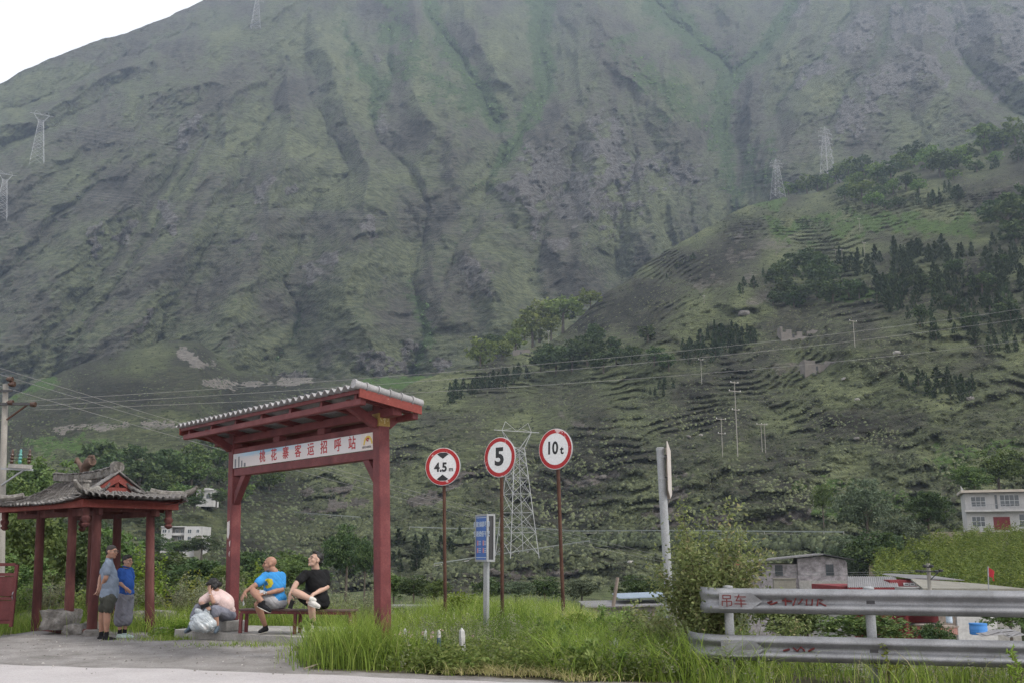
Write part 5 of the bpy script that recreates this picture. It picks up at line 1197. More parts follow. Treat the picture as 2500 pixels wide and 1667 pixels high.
# ================================================================ people
class Blob:
    """overlapping rounded solids fused into one continuous skin by voxel remeshing"""
    def __init__(s): s.bm = bmesh.new()
    def ell(s, c, r, M=None):
        q = bmesh.ops.create_icosphere(s.bm, subdivisions=3, radius=1.0)['verts']; M = M or Matrix.Identity(3)
        for v in q: v.co = Vector(c) + M @ Vector((v.co.x * r[0], v.co.y * r[1], v.co.z * r[2]))
        return s
    def cap(s, p0, p1, r0, r1, flat_=1.0):
        p0, p1 = Vector(p0), Vector(p1); d = (p1 - p0); L = d.length
        if L < 1e-5: return s.ell(p0, (r0, r0, r0))
        d.normalize(); ref = Vector((0, 0, 1)) if abs(d.z) < .9 else Vector((1, 0, 0)); a = d.cross(ref).normalized(); b = d.cross(a).normalized(); n = 12; rings = []
        prof = [(-math.cos(t) * r0, math.sin(t) * r0) for t in (R(25), R(55))] + [(0, r0), (L * .5, (r0 + r1) / 2), (L, r1)] + [(L + math.sin(t) * r1, math.cos(t) * r1) for t in (R(35), R(65))]
        for z, r in prof: rings.append([s.bm.verts.new(p0 + d * z + (a * math.cos(2 * math.pi * k / n) + b * math.sin(2 * math.pi * k / n) * flat_) * r) for k in range(n)])
        for q0, q1 in zip(rings[:-1], rings[1:]):
            for k in range(n): s.bm.faces.new((q0[k], q0[(k + 1) % n], q1[(k + 1) % n], q1[k]))
        s.bm.faces.new(rings[0][::-1]); s.bm.faces.new(rings[-1]); return s
    def chain(s, pts, rs):
        for i in range(len(pts) - 1): s.cap(pts[i], pts[i + 1], rs[i], rs[i + 1])
        return s
    def mesh(s, name, voxel, smooth=4, mat=None, wrinkle=0.0, seed=0, wscale=14):
        bmesh.ops.recalc_face_normals(s.bm, faces=s.bm.faces)
        me = bpy.data.meshes.new(name); s.bm.to_mesh(me); s.bm.free()
        o = bpy.data.objects.new('tmp', me); COL.objects.link(o)
        m = o.modifiers.new('r', 'REMESH'); m.mode = 'VOXEL'; m.voxel_size = voxel; m.use_smooth_shade = True
        m2 = o.modifiers.new('s', 'SMOOTH'); m2.iterations = smooth; m2.factor = .5
        bpy.context.view_layer.update()
        out = bpy.data.meshes.new_from_object(o.evaluated_get(bpy.context.evaluated_depsgraph_get())); bpy.data.objects.remove(o); bpy.data.meshes.remove(me)
        out.name = name; n = len(out.vertices)
        if wrinkle:
            co = np.zeros(n * 3, np.float32); out.vertices.foreach_get('co', co); co = co.reshape(-1, 3).astype(float)
            no = np.zeros(n * 3, np.float32); out.vertex_normals.foreach_get('vector', no); no = no.reshape(-1, 3)
            w = ridged(co[:, 0] * wscale * .9 + co[:, 2] * wscale * .9 + seed, co[:, 1] * wscale * .9 + co[:, 2] * wscale * .3, 3, seed) * wrinkle + fbm(co[:, 0] * 5 + seed, co[:, 2] * 5 + co[:, 1] * 3, 2, seed + 3) * wrinkle * .8
            co += no * w[:, None]; out.vertices.foreach_set('co', co.astype(np.float32).ravel())
        out.polygons.foreach_set('use_smooth', [True] * len(out.polygons)); out.update()
        out.materials.clear()
        for mm in (mat if isinstance(mat, (list, tuple)) else [mat]): out.materials.append(mm)
        return out
def skin_mat(name, c):
    m, n, l, b = newmat(name); t = noise(n, l, 9, 4, .6); r = ramp(n, [(.3, tuple(x * .82 for x in c)), (.7, tuple(min(1, x * 1.12) for x in c))]); l.new(t.outputs['Fac'], r.inputs[0]); l.new(r.outputs[0], b.inputs['Base Color'])
    b.inputs['Roughness'].default_value = .5; b.inputs['Subsurface Weight'].default_value = .08; b.inputs['Subsurface Radius'].default_value = (.02, .008, .004); b.inputs['Specular IOR Level'].default_value = .35; return m
def cloth_mat(name, c, sc=7):
    m, n, l, b = newmat(name); t = noise(n, l, sc, 5, .6); r = ramp(n, [(.3, tuple(x * .78 for x in c)), (.7, tuple(min(1, x * 1.15) for x in c))]); l.new(t.outputs['Fac'], r.inputs[0]); l.new(r.outputs[0], b.inputs['Base Color'])
    b.inputs['Roughness'].default_value = .92; b.inputs['Specular IOR Level'].default_value = .12; f = noise(n, l, 260, 2, .5); bump(n, l, b, f.outputs['Fac'], .25, .002); return m
SK_TAN, SK_MID, SK_LIGHT = skin_mat('skin_tan', (0.30, 0.165, 0.115)), skin_mat('skin_mid', (0.36, 0.21, 0.15)), skin_mat('skin_light', (0.44, 0.285, 0.22))
M_HAIR = flat('black_hair', (0.012, 0.011, 0.011), .55); M_STUB = flat('cropped_hair', (0.032, 0.027, 0.025), .8)
M_EYE = flat('dark_eye', (0.02, 0.015, 0.012), .3); M_LIP = flat('lips', (0.26, 0.11, 0.09), .5); M_LENS = flat('spectacle_frame', (0.09, 0.085, 0.08), .3)
M_SHOE_B, M_SHOE_W, M_SOLE = cloth_mat('black_shoe', (0.016, 0.016, 0.018)), cloth_mat('white_shoe', (0.52, 0.50, 0.47)), flat('pale_sole', (0.50, 0.47, 0.42), .8)
def J(ox, oy, sx, sy, sc, Y0):
    """joint picker: photo-zoom position and depth offset -> place"""
    return lambda x, y, dy=0.0: at(ox + x / sc, oy + y / sc, Y0 + dy)
def head(B, hc, f, up, s=1.0):
    f = Vector(f).normalized(); sd_ = f.cross(Vector(up)).normalized(); u_ = sd_.cross(f).normalized(); M = frame3(sd_, f, u_)
    P = lambda a, b, c: hc + (sd_ * a + f * b + u_ * c) * s
    E = lambda c, r: B.ell(P(*c), tuple(x * s for x in r), M)
    E((0, -.012, .030), (.076, .094, .086)); E((0, .022, -.020), (.066, .072, .082)); E((0, .032, -.072), (.052, .055, .042)); E((0, .068, -.098), (.026, .022, .020))
    E((0, .078, .030), (.052, .020, .016)); B.cap(P(0, .090, .020), P(0, .110, -.022), .009 * s, .016 * s); E((.042, .066, -.022), (.024, .022, .024)); E((-.042, .066, -.022), (.024, .022, .024))
    E((0, .090, -.056), (.024, .012, .013)); E((.078, -.006, -.006), (.010, .022, .034)); E((-.078, -.006, -.006), (.010, .022, .034))
    return P, M, s
def face_parts(P, M, s, root, spects=False, side=None):
    for k in (-1, 1):
        b = Blob(); b.ell(P(.031 * k, .083, .008), (.013 * s, .007 * s, .006 * s), M); part(root, b, 'eye', .003, M_EYE, 0)
        b = Blob(); b.cap(P(.014 * k, .096, .030), P(.050 * k, .084, .032), .004 * s, .003 * s); part(root, b, 'eyebrow', .0025, M_HAIR, 0)
    b = Blob(); b.cap(P(-.022, .098, -.056), P(.022, .098, -.056), .005 * s, .005 * s); part(root, b, 'mouth', .003, M_LIP, 0)
    if spects:
        mb = PB(root)
        for k in (-1, 1):
            c = P(.034 * k, .106, .006); mb.tube([c + M @ Vector((math.cos(t) * .027, -abs(math.cos(t)) * .006, math.sin(t) * .020)) * s for t in np.linspace(0, 2 * math.pi, 13)], .0028 * s, 5)
            mb.tube([P(.060 * k, .098, .010), P(.082 * k, .01, .012)], .0026 * s, 5)
        mb.tube([P(-.008, .112, .010), P(.008, .112, .010)], .0025 * s, 5); o = mb.build('glasses', M_LENS); 
def part(root, blob, name, voxel, mat, smooth=3, wrinkle=0.0, seed=0, parent=None, wscale=14):
    me = blob.mesh(name, voxel, smooth, mat, wrinkle, seed, wscale); me.transform(Matrix.Translation(-Vector(root.location))); return link(name, me, parent or root)
def hand(B, w, tip_dir, palm_n, s=1.0, curl=.5, thumb=1):
    """palm, four unequal bent fingers and a thumb leaving the side of the palm"""
    d = Vector(tip_dir).normalized(); n = Vector(palm_n); n = (n - d * n.dot(d)).normalized(); a = d.cross(n).normalized() * thumb
    c = w + d * .048 * s; M = frame3(a, d, n); B.ell(c, (.038 * s, .052 * s, .016 * s), M); B.cap(w - d * .02, w + d * .03, .026 * s, .028 * s)
    for k, (off, L) in enumerate(((.029, .064), (.010, .074), (-.010, .069), (-.028, .054))):
        k0 = w + d * .088 * s + a * off * s; d1 = (d + n * curl * .5).normalized(); k1 = k0 + d1 * L * .55 * s; d2 = (d + n * curl * 1.5).normalized(); k2 = k1 + d2 * L * .5 * s
        B.cap(k0 - d * .01, k1, .0096 * s, .0086 * s); B.cap(k1, k2, .0086 * s, .0072 * s)
    t0 = w + d * .03 * s + a * .032 * s; t1 = t0 + (d * .6 + a * .75 + n * .3).normalized() * .038 * s; B.cap(t0, t1, .0125 * s, .0105 * s); B.cap(t1, t1 + (d * .9 + a * .15 + n * .4).normalized() * .03 * s, .0105 * s, .009 * s)
def leg(B, hip, knee, ank, s=1.0, fat=1.0):
    B.cap(hip, knee, .082 * s * fat, .056 * s * fat); m = knee.lerp(ank, .33); B.cap(knee, m, .055 * s * fat, .056 * s * fat); B.cap(m, ank, .056 * s * fat, .036 * s)
def arm(B, sh, el, wr, s=1.0, fat=1.0):
    B.cap(sh, el, .052 * s * fat, .041 * s * fat); m = el.lerp(wr, .3); B.cap(el, m, .041 * s * fat, .041 * s * fat); B.cap(m, wr, .041 * s * fat, .026 * s)
def foot_shoe(root, ank, toe_dir, mat, s=1.0, L=.27, sole=M_SOLE, h=.075, name='shoe'):
    d = Vector(toe_dir).normalized(); sd_ = d.cross(UP).normalized(); un = sd_.cross(d).normalized()
    b = Blob(); heel = ank - un * .055 * s - d * .03 * s; b.cap(heel, heel + d * L * .42, .043 * s, .042 * s); b.cap(heel + d * L * .42 - un * .004, heel + d * L * .78 - un * .012, .043 * s, .034 * s); b.cap(ank - un * .03, ank, .045 * s, .040 * s)
    o = part(root, b, name, .009, mat, 2)
    b = Blob(); q = heel - un * .036 * s; b.ell(q + d * L * .36, (L * .56, .046 * s, .012 * s), frame3(d, sd_, un)); part(root, b, 'sole', .007, sole, 1, parent=o); return o
def torso(B, neck, shl, shr, pel, r=(.125, .135, .135), belly=None, s=1.0):
    mid = (shl + shr) / 2; B.cap(shl.lerp(shr, .12), shl.lerp(shr, .88), .062 * s, .062 * s); B.cap(neck, mid - (mid - pel) * .1, .055 * s, .09 * s)
    c1 = mid.lerp(pel, .28); c2 = mid.lerp(pel, .62); w = (shr - shl).normalized(); up = (mid - pel).normalized(); fw = w.cross(up).normalized(); up = fw.cross(w); M = frame3(w, fw, up)
    B.ell(c1, (.172 * s, r[0] * .92 * s, .20 * s), M); B.ell(c1.lerp(c2, .5) + (belly or Vector()) * .5, (.166 * s, r[1] * .95 * s, .2 * s), M); B.ell(c2 + (belly or Vector()), (.162 * s, r[1] * s, .20 * s), M); B.ell(pel, (.165 * s, r[2] * s, .13 * s), M); return M
# ---------------------------------------------------------------- 1 man standing, hands behind his back
def man_grey():
    j = J(220, 1310, 0, 0, 5.808, 19.2); ft = Vector((at(262, 1560, 19.2).x, 19.2, 0.0))
    root = empty('person', ft, 0, 'man in grey blue T-shirt and dark shorts standing with hands behind his back', 'person', 'people at the bus stop')
    f = Vector((.95, -.28, -.03)); P_, = (None,),
    hc = j(308, 208, 0); neck = j(272, 285, .02); sn, sf = j(262, 372, -.17), j(262, 352, .20); pel = j(262, 850, 0)
    en, ef = j(222, 585, -.20), j(150, 570, .24); wn, wf = j(150, 735, .0), j(120, 720, .10)
    kn, kf = j(240, 1085, -.08), j(168, 1085, .10); an, af = j(232, 1375, -.08), j(160, 1370, .10); hn, hf = j(280, 880, -.09), j(250, 880, .10)
    B = Blob(); P, M, s = head(B, hc, f, UP, 1.04); B.cap(hc - UP * .06 - Vector((.02, 0, 0)), neck, .058, .064)
    torso(B, neck, sf, sn, pel, s=.95); arm(B, sn, en, wn, 1.0, 1.05); arm(B, sf, ef, wf, 1.0); hand(B, wn, Vector((-.35, .2, -.9)), Vector((-.5, .5, .1)), 1, .7); hand(B, wf, Vector((-.2, -.3, -.9)), Vector((-.5, -.4, 0)), 1, .7, -1)
    leg(B, hn, kn, an, 1.02, 1.12); leg(B, hf, kf, af, 1.02, 1.12); part(root, B, 'body', .0095, SK_TAN, 3)
    face_parts(P, M, s, root, True)
    b = Blob(); b.ell(P(0, -.016, .048), (.084, .096, .080), M); b.ell(P(0, -.062, .0), (.074, .052, .07), M); part(root, b, 'hair', .006, M_STUB, 2)
    b = Blob(); torso(b, neck + UP * -.02, sf, sn, pel + UP * .03, (.125, .150, .145), Vector((.03, -.01, 0)), 1.05); b.cap(sn, sn.lerp(en, .62), .074, .072); b.cap(sf, sf.lerp(ef, .62), .074, .072); b.cap(pel + UP * .12 + Vector((.02, 0, 0)), pel + UP * .0, .165, .165); part(root, b, 'tshirt', .010, cloth_mat('grey_blue_cotton', (0.165, 0.200, 0.255)), 6, .0045, 3)
    b = Blob(); b.ell(pel - UP * .02, (.158, .165, .13)); b.chain([hn, hn.lerp(kn, .62)], [.115, .106]); b.chain([hf, hf.lerp(kf, .62)], [.115, .106]); part(root, b, 'shorts', .010, cloth_mat('dark_olive_cotton', (0.052, 0.054, 0.046)), 3, .006, 5)
    for a, nm in ((an, 1), (af, 1)):
        b = Blob(); b.cap(a - UP * .02, a + UP * .035, .043, .042); part(root, b, 'sock', .008, M_SHOE_B, 1)
        foot_shoe(root, a - UP * .03, Vector((.97, -.25, 0)), M_SHOE_B, 1.05, .30, flat('dark_sole', (0.05, 0.05, 0.052)))
man_grey()
# ---------------------------------------------------------------- 2 boy in blue polo
def boy_blue():
    j = J(220, 1310, 0, 0, 5.808, 19.75); ft = Vector((at(296, 1556, 19.75).x, 19.75, 0.0))
    root = empty('person', ft, 0, 'boy in blue polo shirt and grey shorts with one hand on his belly', 'person', 'people at the bus stop')
    f = Vector((.90, -.42, .02)); hc = j(532, 345, 0); neck = j(512, 425, .02); sn, sf = j(440, 490, -.10), j(560, 475, .14); pel = j(498, 830, .02)
    en, ef = j(408, 640, -.13), j(590, 620, .20); wn, wf = j(500, 718, -.20), j(590, 740, .12)
    an, af = j(422, 1345, -.02), j(490, 1335, .08); kn, kf = j(428, 1110, -.04), j(520, 1100, .06); hn, hf = j(460, 860, -.05), j(535, 860, .08)
    B = Blob(); P, M, s = head(B, hc, f, UP, .98); B.cap(hc - UP * .06 - Vector((.02, 0, 0)), neck, .050, .055); torso(B, neck, sf, sn, pel, s=.82)
    arm(B, sn, en, wn, .92); arm(B, sf, ef, wf, .92); hand(B, wn, Vector((.75, -.2, -.55)), Vector((.2, .8, -.1)), .95, .25, -1); hand(B, wf, Vector((.2, -.2, -.9)), Vector((-.5, -.3, 0)), .95, .5)
    leg(B, hn, kn, an, .92); leg(B, hf, kf, af, .92); part(root, B, 'body', .0095, SK_MID, 3); face_parts(P, M, s, root, True)
    b = Blob(); b.ell(P(0, -.022, .054), (.086, .094, .078), M); b.ell(P(0, -.066, .004), (.072, .05, .06), M); b.ell(P(0, .05, .092), (.06, .04, .025), M); part(root, b, 'hair', .006, M_HAIR, 1, .004, 4, None, 60)
    b = Blob(); torso(b, neck - UP * .03, sf, sn, pel + UP * .04, (.128, .148, .145), Vector((.03, -.02, 0)), .92); b.cap(sn, sn.lerp(en, .72), .076, .078); b.cap(sf, sf.lerp(ef, .7), .076, .078); b.ell(pel + UP * .06, (.165, .16, .11)); sh = part(root, b, 'polo_shirt', .010, cloth_mat('royal_blue_cotton', (0.030, 0.085, 0.30)), 6, .004, 8)
    b = Blob()
    for k in range(10):
        t = 2 * math.pi * k / 10; t2 = 2 * math.pi * (k + 1) / 10; c = neck - UP * .005; b.cap(c + Vector((math.cos(t) * .062, math.sin(t) * .06, -.012 * math.cos(t) + .01)), c + Vector((math.cos(t2) * .062, math.sin(t2) * .06, -.012 * math.cos(t2) + .01)), .016, .016)
    part(root, b, 'collar', .007, cloth_mat('collar_blue', (0.028, 0.075, 0.26)), 1, parent=sh)
    b = Blob(); b.ell(pel, (.16, .15, .12)); b.chain([hn, hn.lerp(kn, .6), kn - UP * .10], [.118, .112, .112]); b.chain([hf, hf.lerp(kf, .6), kf - UP * .10], [.118, .112, .112]); b.ell(hn.lerp(kn, .75) + Vector((.06, -.08, 0)), (.05, .03, .08)); part(root, b, 'cargo_shorts', .010, cloth_mat('grey_cotton', (0.185, 0.185, 0.215)), 3, .005, 9)
    for a in (an, af):
        b = Blob(); b.cap(a - UP * .03, a + UP * .04, .042, .040); part(root, b, 'sock', .008, M_SHOE_B, 1); foot_shoe(root, a - UP * .035, Vector((.93, -.36, 0)), cloth_mat('mint_shoe', (0.36, 0.44, 0.42)), 1.05, .29, flat('white_sole', (0.6, 0.6, 0.58)))
boy_blue()
# ---------------------------------------------------------------- seated figures
def seated(label, Y0, jt, f, up, skin, cloth, s, name_shirt, hair, spects, shoe, sole, print_poly=None, shirt_fat=(.15, .17, .16), shorts_mat=None, cross_sole=None, socks=None):
    j = J(440, 1300, 0, 0, 4.356, Y0); Q = {k: j(*v) for k, v in jt.items()}
    root = empty('person', Vector((Q['pel'].x, Q['pel'].y, .60)), 0, label, 'person', 'people at the bus stop')
    B = Blob(); P, M, hs = head(B, Q['head'], f, up, 1.07 * s); B.cap(Q['head'] - UP * .05, Q['neck'], .060 * s, .068 * s); torso(B, Q['neck'], Q['shr'], Q['shl'], Q['pel'], s=s * .98)
    arm(B, Q['shr'], Q['elr'], Q['wrr'], s, 1.12); arm(B, Q['shl'], Q['ell'], Q['wrl'], s, 1.12)
    hand(B, Q['wrr'], Q['hnr'] - Q['wrr'], Vector((.3, .5, -.4)), 1.08 * s, .55, 1); hand(B, Q['wrl'], Q['hnl'] - Q['wrl'], Vector((.0, .3, -.9)), 1.08 * s, .45, -1)
    leg(B, Q['hpc'], Q['knc'], Q['anc'], s, 1.1); leg(B, Q['hps'], Q['kns'], Q['ans'], s, 1.1); part(root, B, 'body', .0095, skin, 3); face_parts(P, M, hs, root, spects)
    if hair:
        b = Blob(); b.ell(P(0, -.030, .052), (.083 * hs, .090 * hs, .078 * hs), M); b.ell(P(0, -.066, .0), (.070 * hs, .046 * hs, .06 * hs), M); b.ell(P(0, .030, .105), (.05 * hs, .05 * hs, .03 * hs), M); part(root, b, 'hair', .006, M_HAIR, 1, .004, 3, None, 60)
    b = Blob(); torso(b, Q['neck'] - UP * .03, Q['shr'], Q['shl'], Q['pel'] + UP * .05, shirt_fat, (Q['pel'] - Q['neck']).cross(Q['shl'] - Q['shr']).normalized() * -.03, 1.06 * s)
    b.cap(Q['shr'], Q['shr'].lerp(Q['elr'], .66), .078 * s, .074 * s); b.cap(Q['shl'], Q['shl'].lerp(Q['ell'], .72), .078 * s, .076 * s)
    mats = [cloth] + ([print_poly[1]] if print_poly else []); me_o = part(root, b, name_shirt, .011, mats, 6, .0045, 17)
    if print_poly:
        loc = Vector(root.location)
        for p in me_o.data.polygons:
            c = p.center + loc
            if p.normal.y < .1:
                d = c - Vector((0, 0, EYE)); den = F_PX / (d.y * CT + d.z * ST); uu = 1250 + d.x * den; vv = 833.5 - (-d.y * ST + d.z * CT) * den
                if in_poly((uu - 440) * 4.356, (vv - 1300) * 4.356, print_poly[0]): p.material_index = 1
    b = Blob(); b.ell(Q['pel'] - UP * .02, (.19 * s, .18 * s, .12 * s)); b.chain([Q['hpc'], Q['hpc'].lerp(Q['knc'], .66)], [.112 * s, .095 * s]); b.chain([Q['hps'], Q['hps'].lerp(Q['kns'], .62)], [.112 * s, .098 * s]); part(root, b, 'shorts', .010, shorts_mat, 3, .005, 21)
    foot_shoe(root, Q['anc'], Q['tec'] - Q['anc'], shoe, 1.05 * s, .28, sole); foot_shoe(root, Q['ans'], Q['tes'] - Q['ans'], shoe, 1.05 * s, .28, sole)
    if socks:
        for k in ('anc', 'ans'):
            b = Blob(); d = (Q['kn' + k[-1]] - Q[k]).normalized(); b.cap(Q[k] - d * .03, Q[k] + d * .05, .046, .044); part(root, b, 'sock', .008, socks, 1)
    return root, Q
bald, QB = seated('bald man in bright blue T-shirt seated cross legged on the bench', 18.28,
    dict(head=(955, 330, -.05), neck=(1003, 415, -.02), shr=(905, 462, -.16), shl=(1075, 458, .12), pel=(1020, 735, .02), elr=(800, 555, -.30), wrr=(695, 625, -.36), hnr=(668, 670, -.38), ell=(1078, 605, -.05), wrl=(900, 645, -.40), hnl=(820, 660, -.44),
         hpc=(985, 740, -.10), knc=(780, 625, -.38), anc=(880, 738, -.46), tec=(955, 775, -.50), hps=(985, 760, .08), kns=(822, 760, -.30), ans=(905, 990, -.10), tes=(845, 1006, -.30)),
    Vector((-.96, -.22, -.06)), UP, SK_TAN, cloth_mat('bright_blue_cotton', (0.045, 0.235, 0.53)), 1.05, 'tshirt', False, False, M_SHOE_B, M_SOLE,
    ([(935, 482), (978, 490), (990, 532), (970, 575), (928, 592), (900, 576), (910, 558), (940, 550), (925, 518), (900, 505), (912, 490)], flat('yellow_print', (0.42, 0.38, 0.02), .8)), shorts_mat=cloth_mat('pale_grey_cotton', (0.34, 0.34, 0.36)))
b = PB(bald); wd_ = (QB['wrl'] - QB['ell']).normalized(); b.tube([QB['wrl'] - wd_ * .02, QB['wrl'] + wd_ * .012], .038, 14, cap=False); b.box(QB['wrl'] + Vector((.0, -.038, .012)), (.036, .014, .036), bev=.004); b.build('wristwatch', flat('watch_steel', (0.55, 0.55, 0.54), .25, .8))
black, QK = seated('man in black T-shirt seated cross legged on the bench looking up', 18.15,
    dict(head=(1437, 288, -.04), neck=(1440, 392, 0), shr=(1335, 440, -.14), shl=(1540, 435, .12), pel=(1470, 735, .02), elr=(1232, 540, -.28), wrr=(1170, 655, -.36), hnr=(1160, 725, -.38), ell=(1558, 575, .0), wrl=(1412, 655, -.36), hnl=(1375, 700, -.42),
         hpc=(1440, 745, -.10), knc=(1228, 632, -.42), anc=(1405, 708, -.46), tec=(1480, 735, -.58), hps=(1455, 765, .08), kns=(1392, 760, -.36), ans=(1418, 985, -.18), tes=(1400, 1012, -.42)),
    Vector((-.72, -.62, .32)), Vector((.15, .1, 1)), SK_LIGHT, cloth_mat('black_cotton', (0.013, 0.013, 0.014)), 1.07, 'tshirt', True, True, M_SHOE_W, M_SOLE, shirt_fat=(.165, .20, .18), shorts_mat=cloth_mat('black_shorts_cotton', (0.012, 0.012, 0.013)), socks=cloth_mat('white_sock', (0.5, 0.49, 0.46)))
def handheld(name, label, c, size, M, mat, cat):
    b = MB(); b.box((0, 0, 0), size, bev=.004); o = b.build(name, mat); o.location = c; o.rotation_euler = M; return tag(o, label, cat)
handheld('phone', 'dark phone in the hanging hand of the man in black', QK['hnr'] + Vector((.045, -.03, -.05)), (.075, .010, .15), (.3, .3, .2), M_BLACK, 'phone')
b = MB(); q = QB['hnr'] + Vector((.01, -.02, -.07)); b.tube([q + Vector((math.cos(t) * .016, 0, math.sin(t) * .016)) for t in np.linspace(0, 6.28, 10)], .0025, 5); b.box(q + Vector((.004, 0, -.035)), (.018, .006, .05), bev=.003); b.box(q + Vector((.014, .004, -.065)), (.026, .012, .05), Rz(.2), bev=.004); o = b.build('keys', M_GALVP); tag(o, 'bunch of keys hanging from the bald man\'s hand', 'keys')
# ---------------------------------------------------------------- woman hunched on the plinth
def woman():
    j = J(440, 1300, 0, 0, 4.356, 18.65); q = dict(head=(352, 560, -.12), neck=(395, 628, -.02), shr=(330, 655, -.20), shl=(440, 660, .10), pel=(490, 860, .10), ell=(352, 735, -.30), wrl=(318, 640, -.28), hnl=(308, 575, -.24), elr=(215, 740, -.22), wrr=(262, 765, -.40), hnr=(290, 790, -.44), kn1=(372, 812, -.34), an1=(392, 990, -.30), te1=(370, 1020, -.50), kn2=(190, 800, -.20), an2=(105, 985, -.15), te2=(60, 1010, -.30), hp1=(480, 865, -.05), hp2=(480, 860, .20))
    Q = {k: j(*v) for k, v in q.items()}
    root = empty('person', Vector((Q['pel'].x, Q['pel'].y, .31)), 0, 'woman in pink shirt hunched on the plinth with her cheek on her hand', 'person', 'people at the bus stop')
    f = Vector((-.80, -.35, -.48)); B = Blob(); P, M, s = head(B, Q['head'], f, Vector((-.3, 0, 1)), 1.0); B.cap(Q['head'] + Vector((.03, 0, -.03)), Q['neck'], .05, .055); torso(B, Q['neck'], Q['shr'], Q['shl'], Q['pel'], s=.86)
    arm(B, Q['shr'], Q['elr'], Q['wrr'], .92); arm(B, Q['shl'], Q['ell'], Q['wrl'], .92); hand(B, Q['wrl'], Q['hnl'] - Q['wrl'], Vector((.3, .5, 0)), .95, .35, -1); hand(B, Q['wrr'], Q['hnr'] - Q['wrr'], Vector((.2, .4, -.6)), .95, .7)
    leg(B, Q['hp1'], Q['kn1'], Q['an1'], .95); leg(B, Q['hp2'], Q['kn2'], Q['an2'], .95); part(root, B, 'body', .0095, SK_MID, 3); face_parts(P, M, s, root)
    b = Blob(); b.ell(P(0, -.022, .042), (.090, .100, .090), M); b.ell(P(0, -.07, -.005), (.08, .055, .07), M); b.ell(P(0, .05, .075), (.075, .05, .035), M); b.ell(j(418, 548, 0), (.05, .05, .048)); b.ell(P(.07, .0, -.02), (.02, .06, .06), M); b.ell(P(-.07, .0, -.02), (.02, .06, .06), M); part(root, b, 'hair', .006, M_HAIR, 2, .003, 3, None, 50)
    b = Blob(); torso(b, Q['neck'] + Vector((.02, 0, -.03)), Q['shr'], Q['shl'], Q['pel'] + Vector((0, 0, .05)), (.14, .15, .16), Vector((.05, .02, .02)), .98); b.cap(Q['shr'], Q['shr'].lerp(Q['elr'], .75), .080, .078); b.cap(Q['shl'], Q['shl'].lerp(Q['ell'], .80), .082, .080); sh = part(root, b, 'shirt', .010, cloth_mat('pale_pink_cotton', (0.60, 0.46, 0.44)), 6, .005, 31)
    b = Blob(); b.ell(Q['pel'] - UP * .02, (.18, .18, .13)); b.chain([Q['hp1'], Q['kn1']], [.105, .082]); b.cap(Q['kn1'], Q['kn1'].lerp(Q['an1'], .25), .082, .080); b.chain([Q['hp2'], Q['kn2']], [.105, .08]); b.cap(Q['kn2'], Q['kn2'].lerp(Q['an2'], .5), .08, .075); part(root, b, 'rolled_trousers', .010, cloth_mat('grey_blue_twill', (0.190, 0.195, 0.235)), 3, .005, 33)
    for a, t in (('an1', 'te1'), ('an2', 'te2')): foot_shoe(root, Q[a], Q[t] - Q[a], cloth_mat('sandal', (0.10, 0.13, 0.16)), .95, .25, flat('sandal_sole', (0.12, 0.12, 0.12)), name='sandal')
    b = PB(root); b.tube([Q['wrl'] + Vector((math.cos(t) * .034, math.sin(t) * .034, -.02)) for t in np.linspace(0, 6.28, 14)], .004, 5); b.build('bracelet', M_WHITE)
    handheld('phone', 'black phone held by the seated woman', Q['hnr'] + Vector((-.03, -.05, .03)), (.155, .012, .08), (.5, -.35, .2), M_BLACK, 'phone')
woman()
# ---------------- translucent carrier bag at her feet
def bag():
    c = at(440 + 230 / 4.356, 1300 + 955 / 4.356, 18.25); b = Blob(); b.ell(c, (.20, .17, .16)); b.ell(c + Vector((.04, 0, -.04)), (.20, .17, .12)); b.ell(c + Vector((-.08, 0, -.02)), (.12, .14, .13)); b.cap(c + UP * .10 + Vector((.05, 0, 0)), c + UP * .23 + Vector((.10, 0, 0)), .07, .03); b.cap(c + UP * .12, c + UP * .20 + Vector((-.10, 0, 0)), .06, .03)
    m, n, l, bs = newmat('plastic_film'); t = noise(n, l, 7, 4, .6); r = ramp(n, [(.35, (0.30, 0.34, 0.37)), (.6, (0.52, 0.56, 0.58)), (.75, (0.62, 0.62, 0.62))]); l.new(t.outputs['Fac'], r.inputs[0]); l.new(r.outputs[0], bs.inputs['Base Color']); bs.inputs['Roughness'].default_value = .28
    me = b.mesh('carrier_bag', .008, 2, m, .014, 41, 16); z = min(v.co.z for v in me.vertices); o = link('carrier_bag', me); o.location.z = .192 - z; tag(o, 'crumpled white plastic carrier bag beside the seated woman', 'bag')
bag()
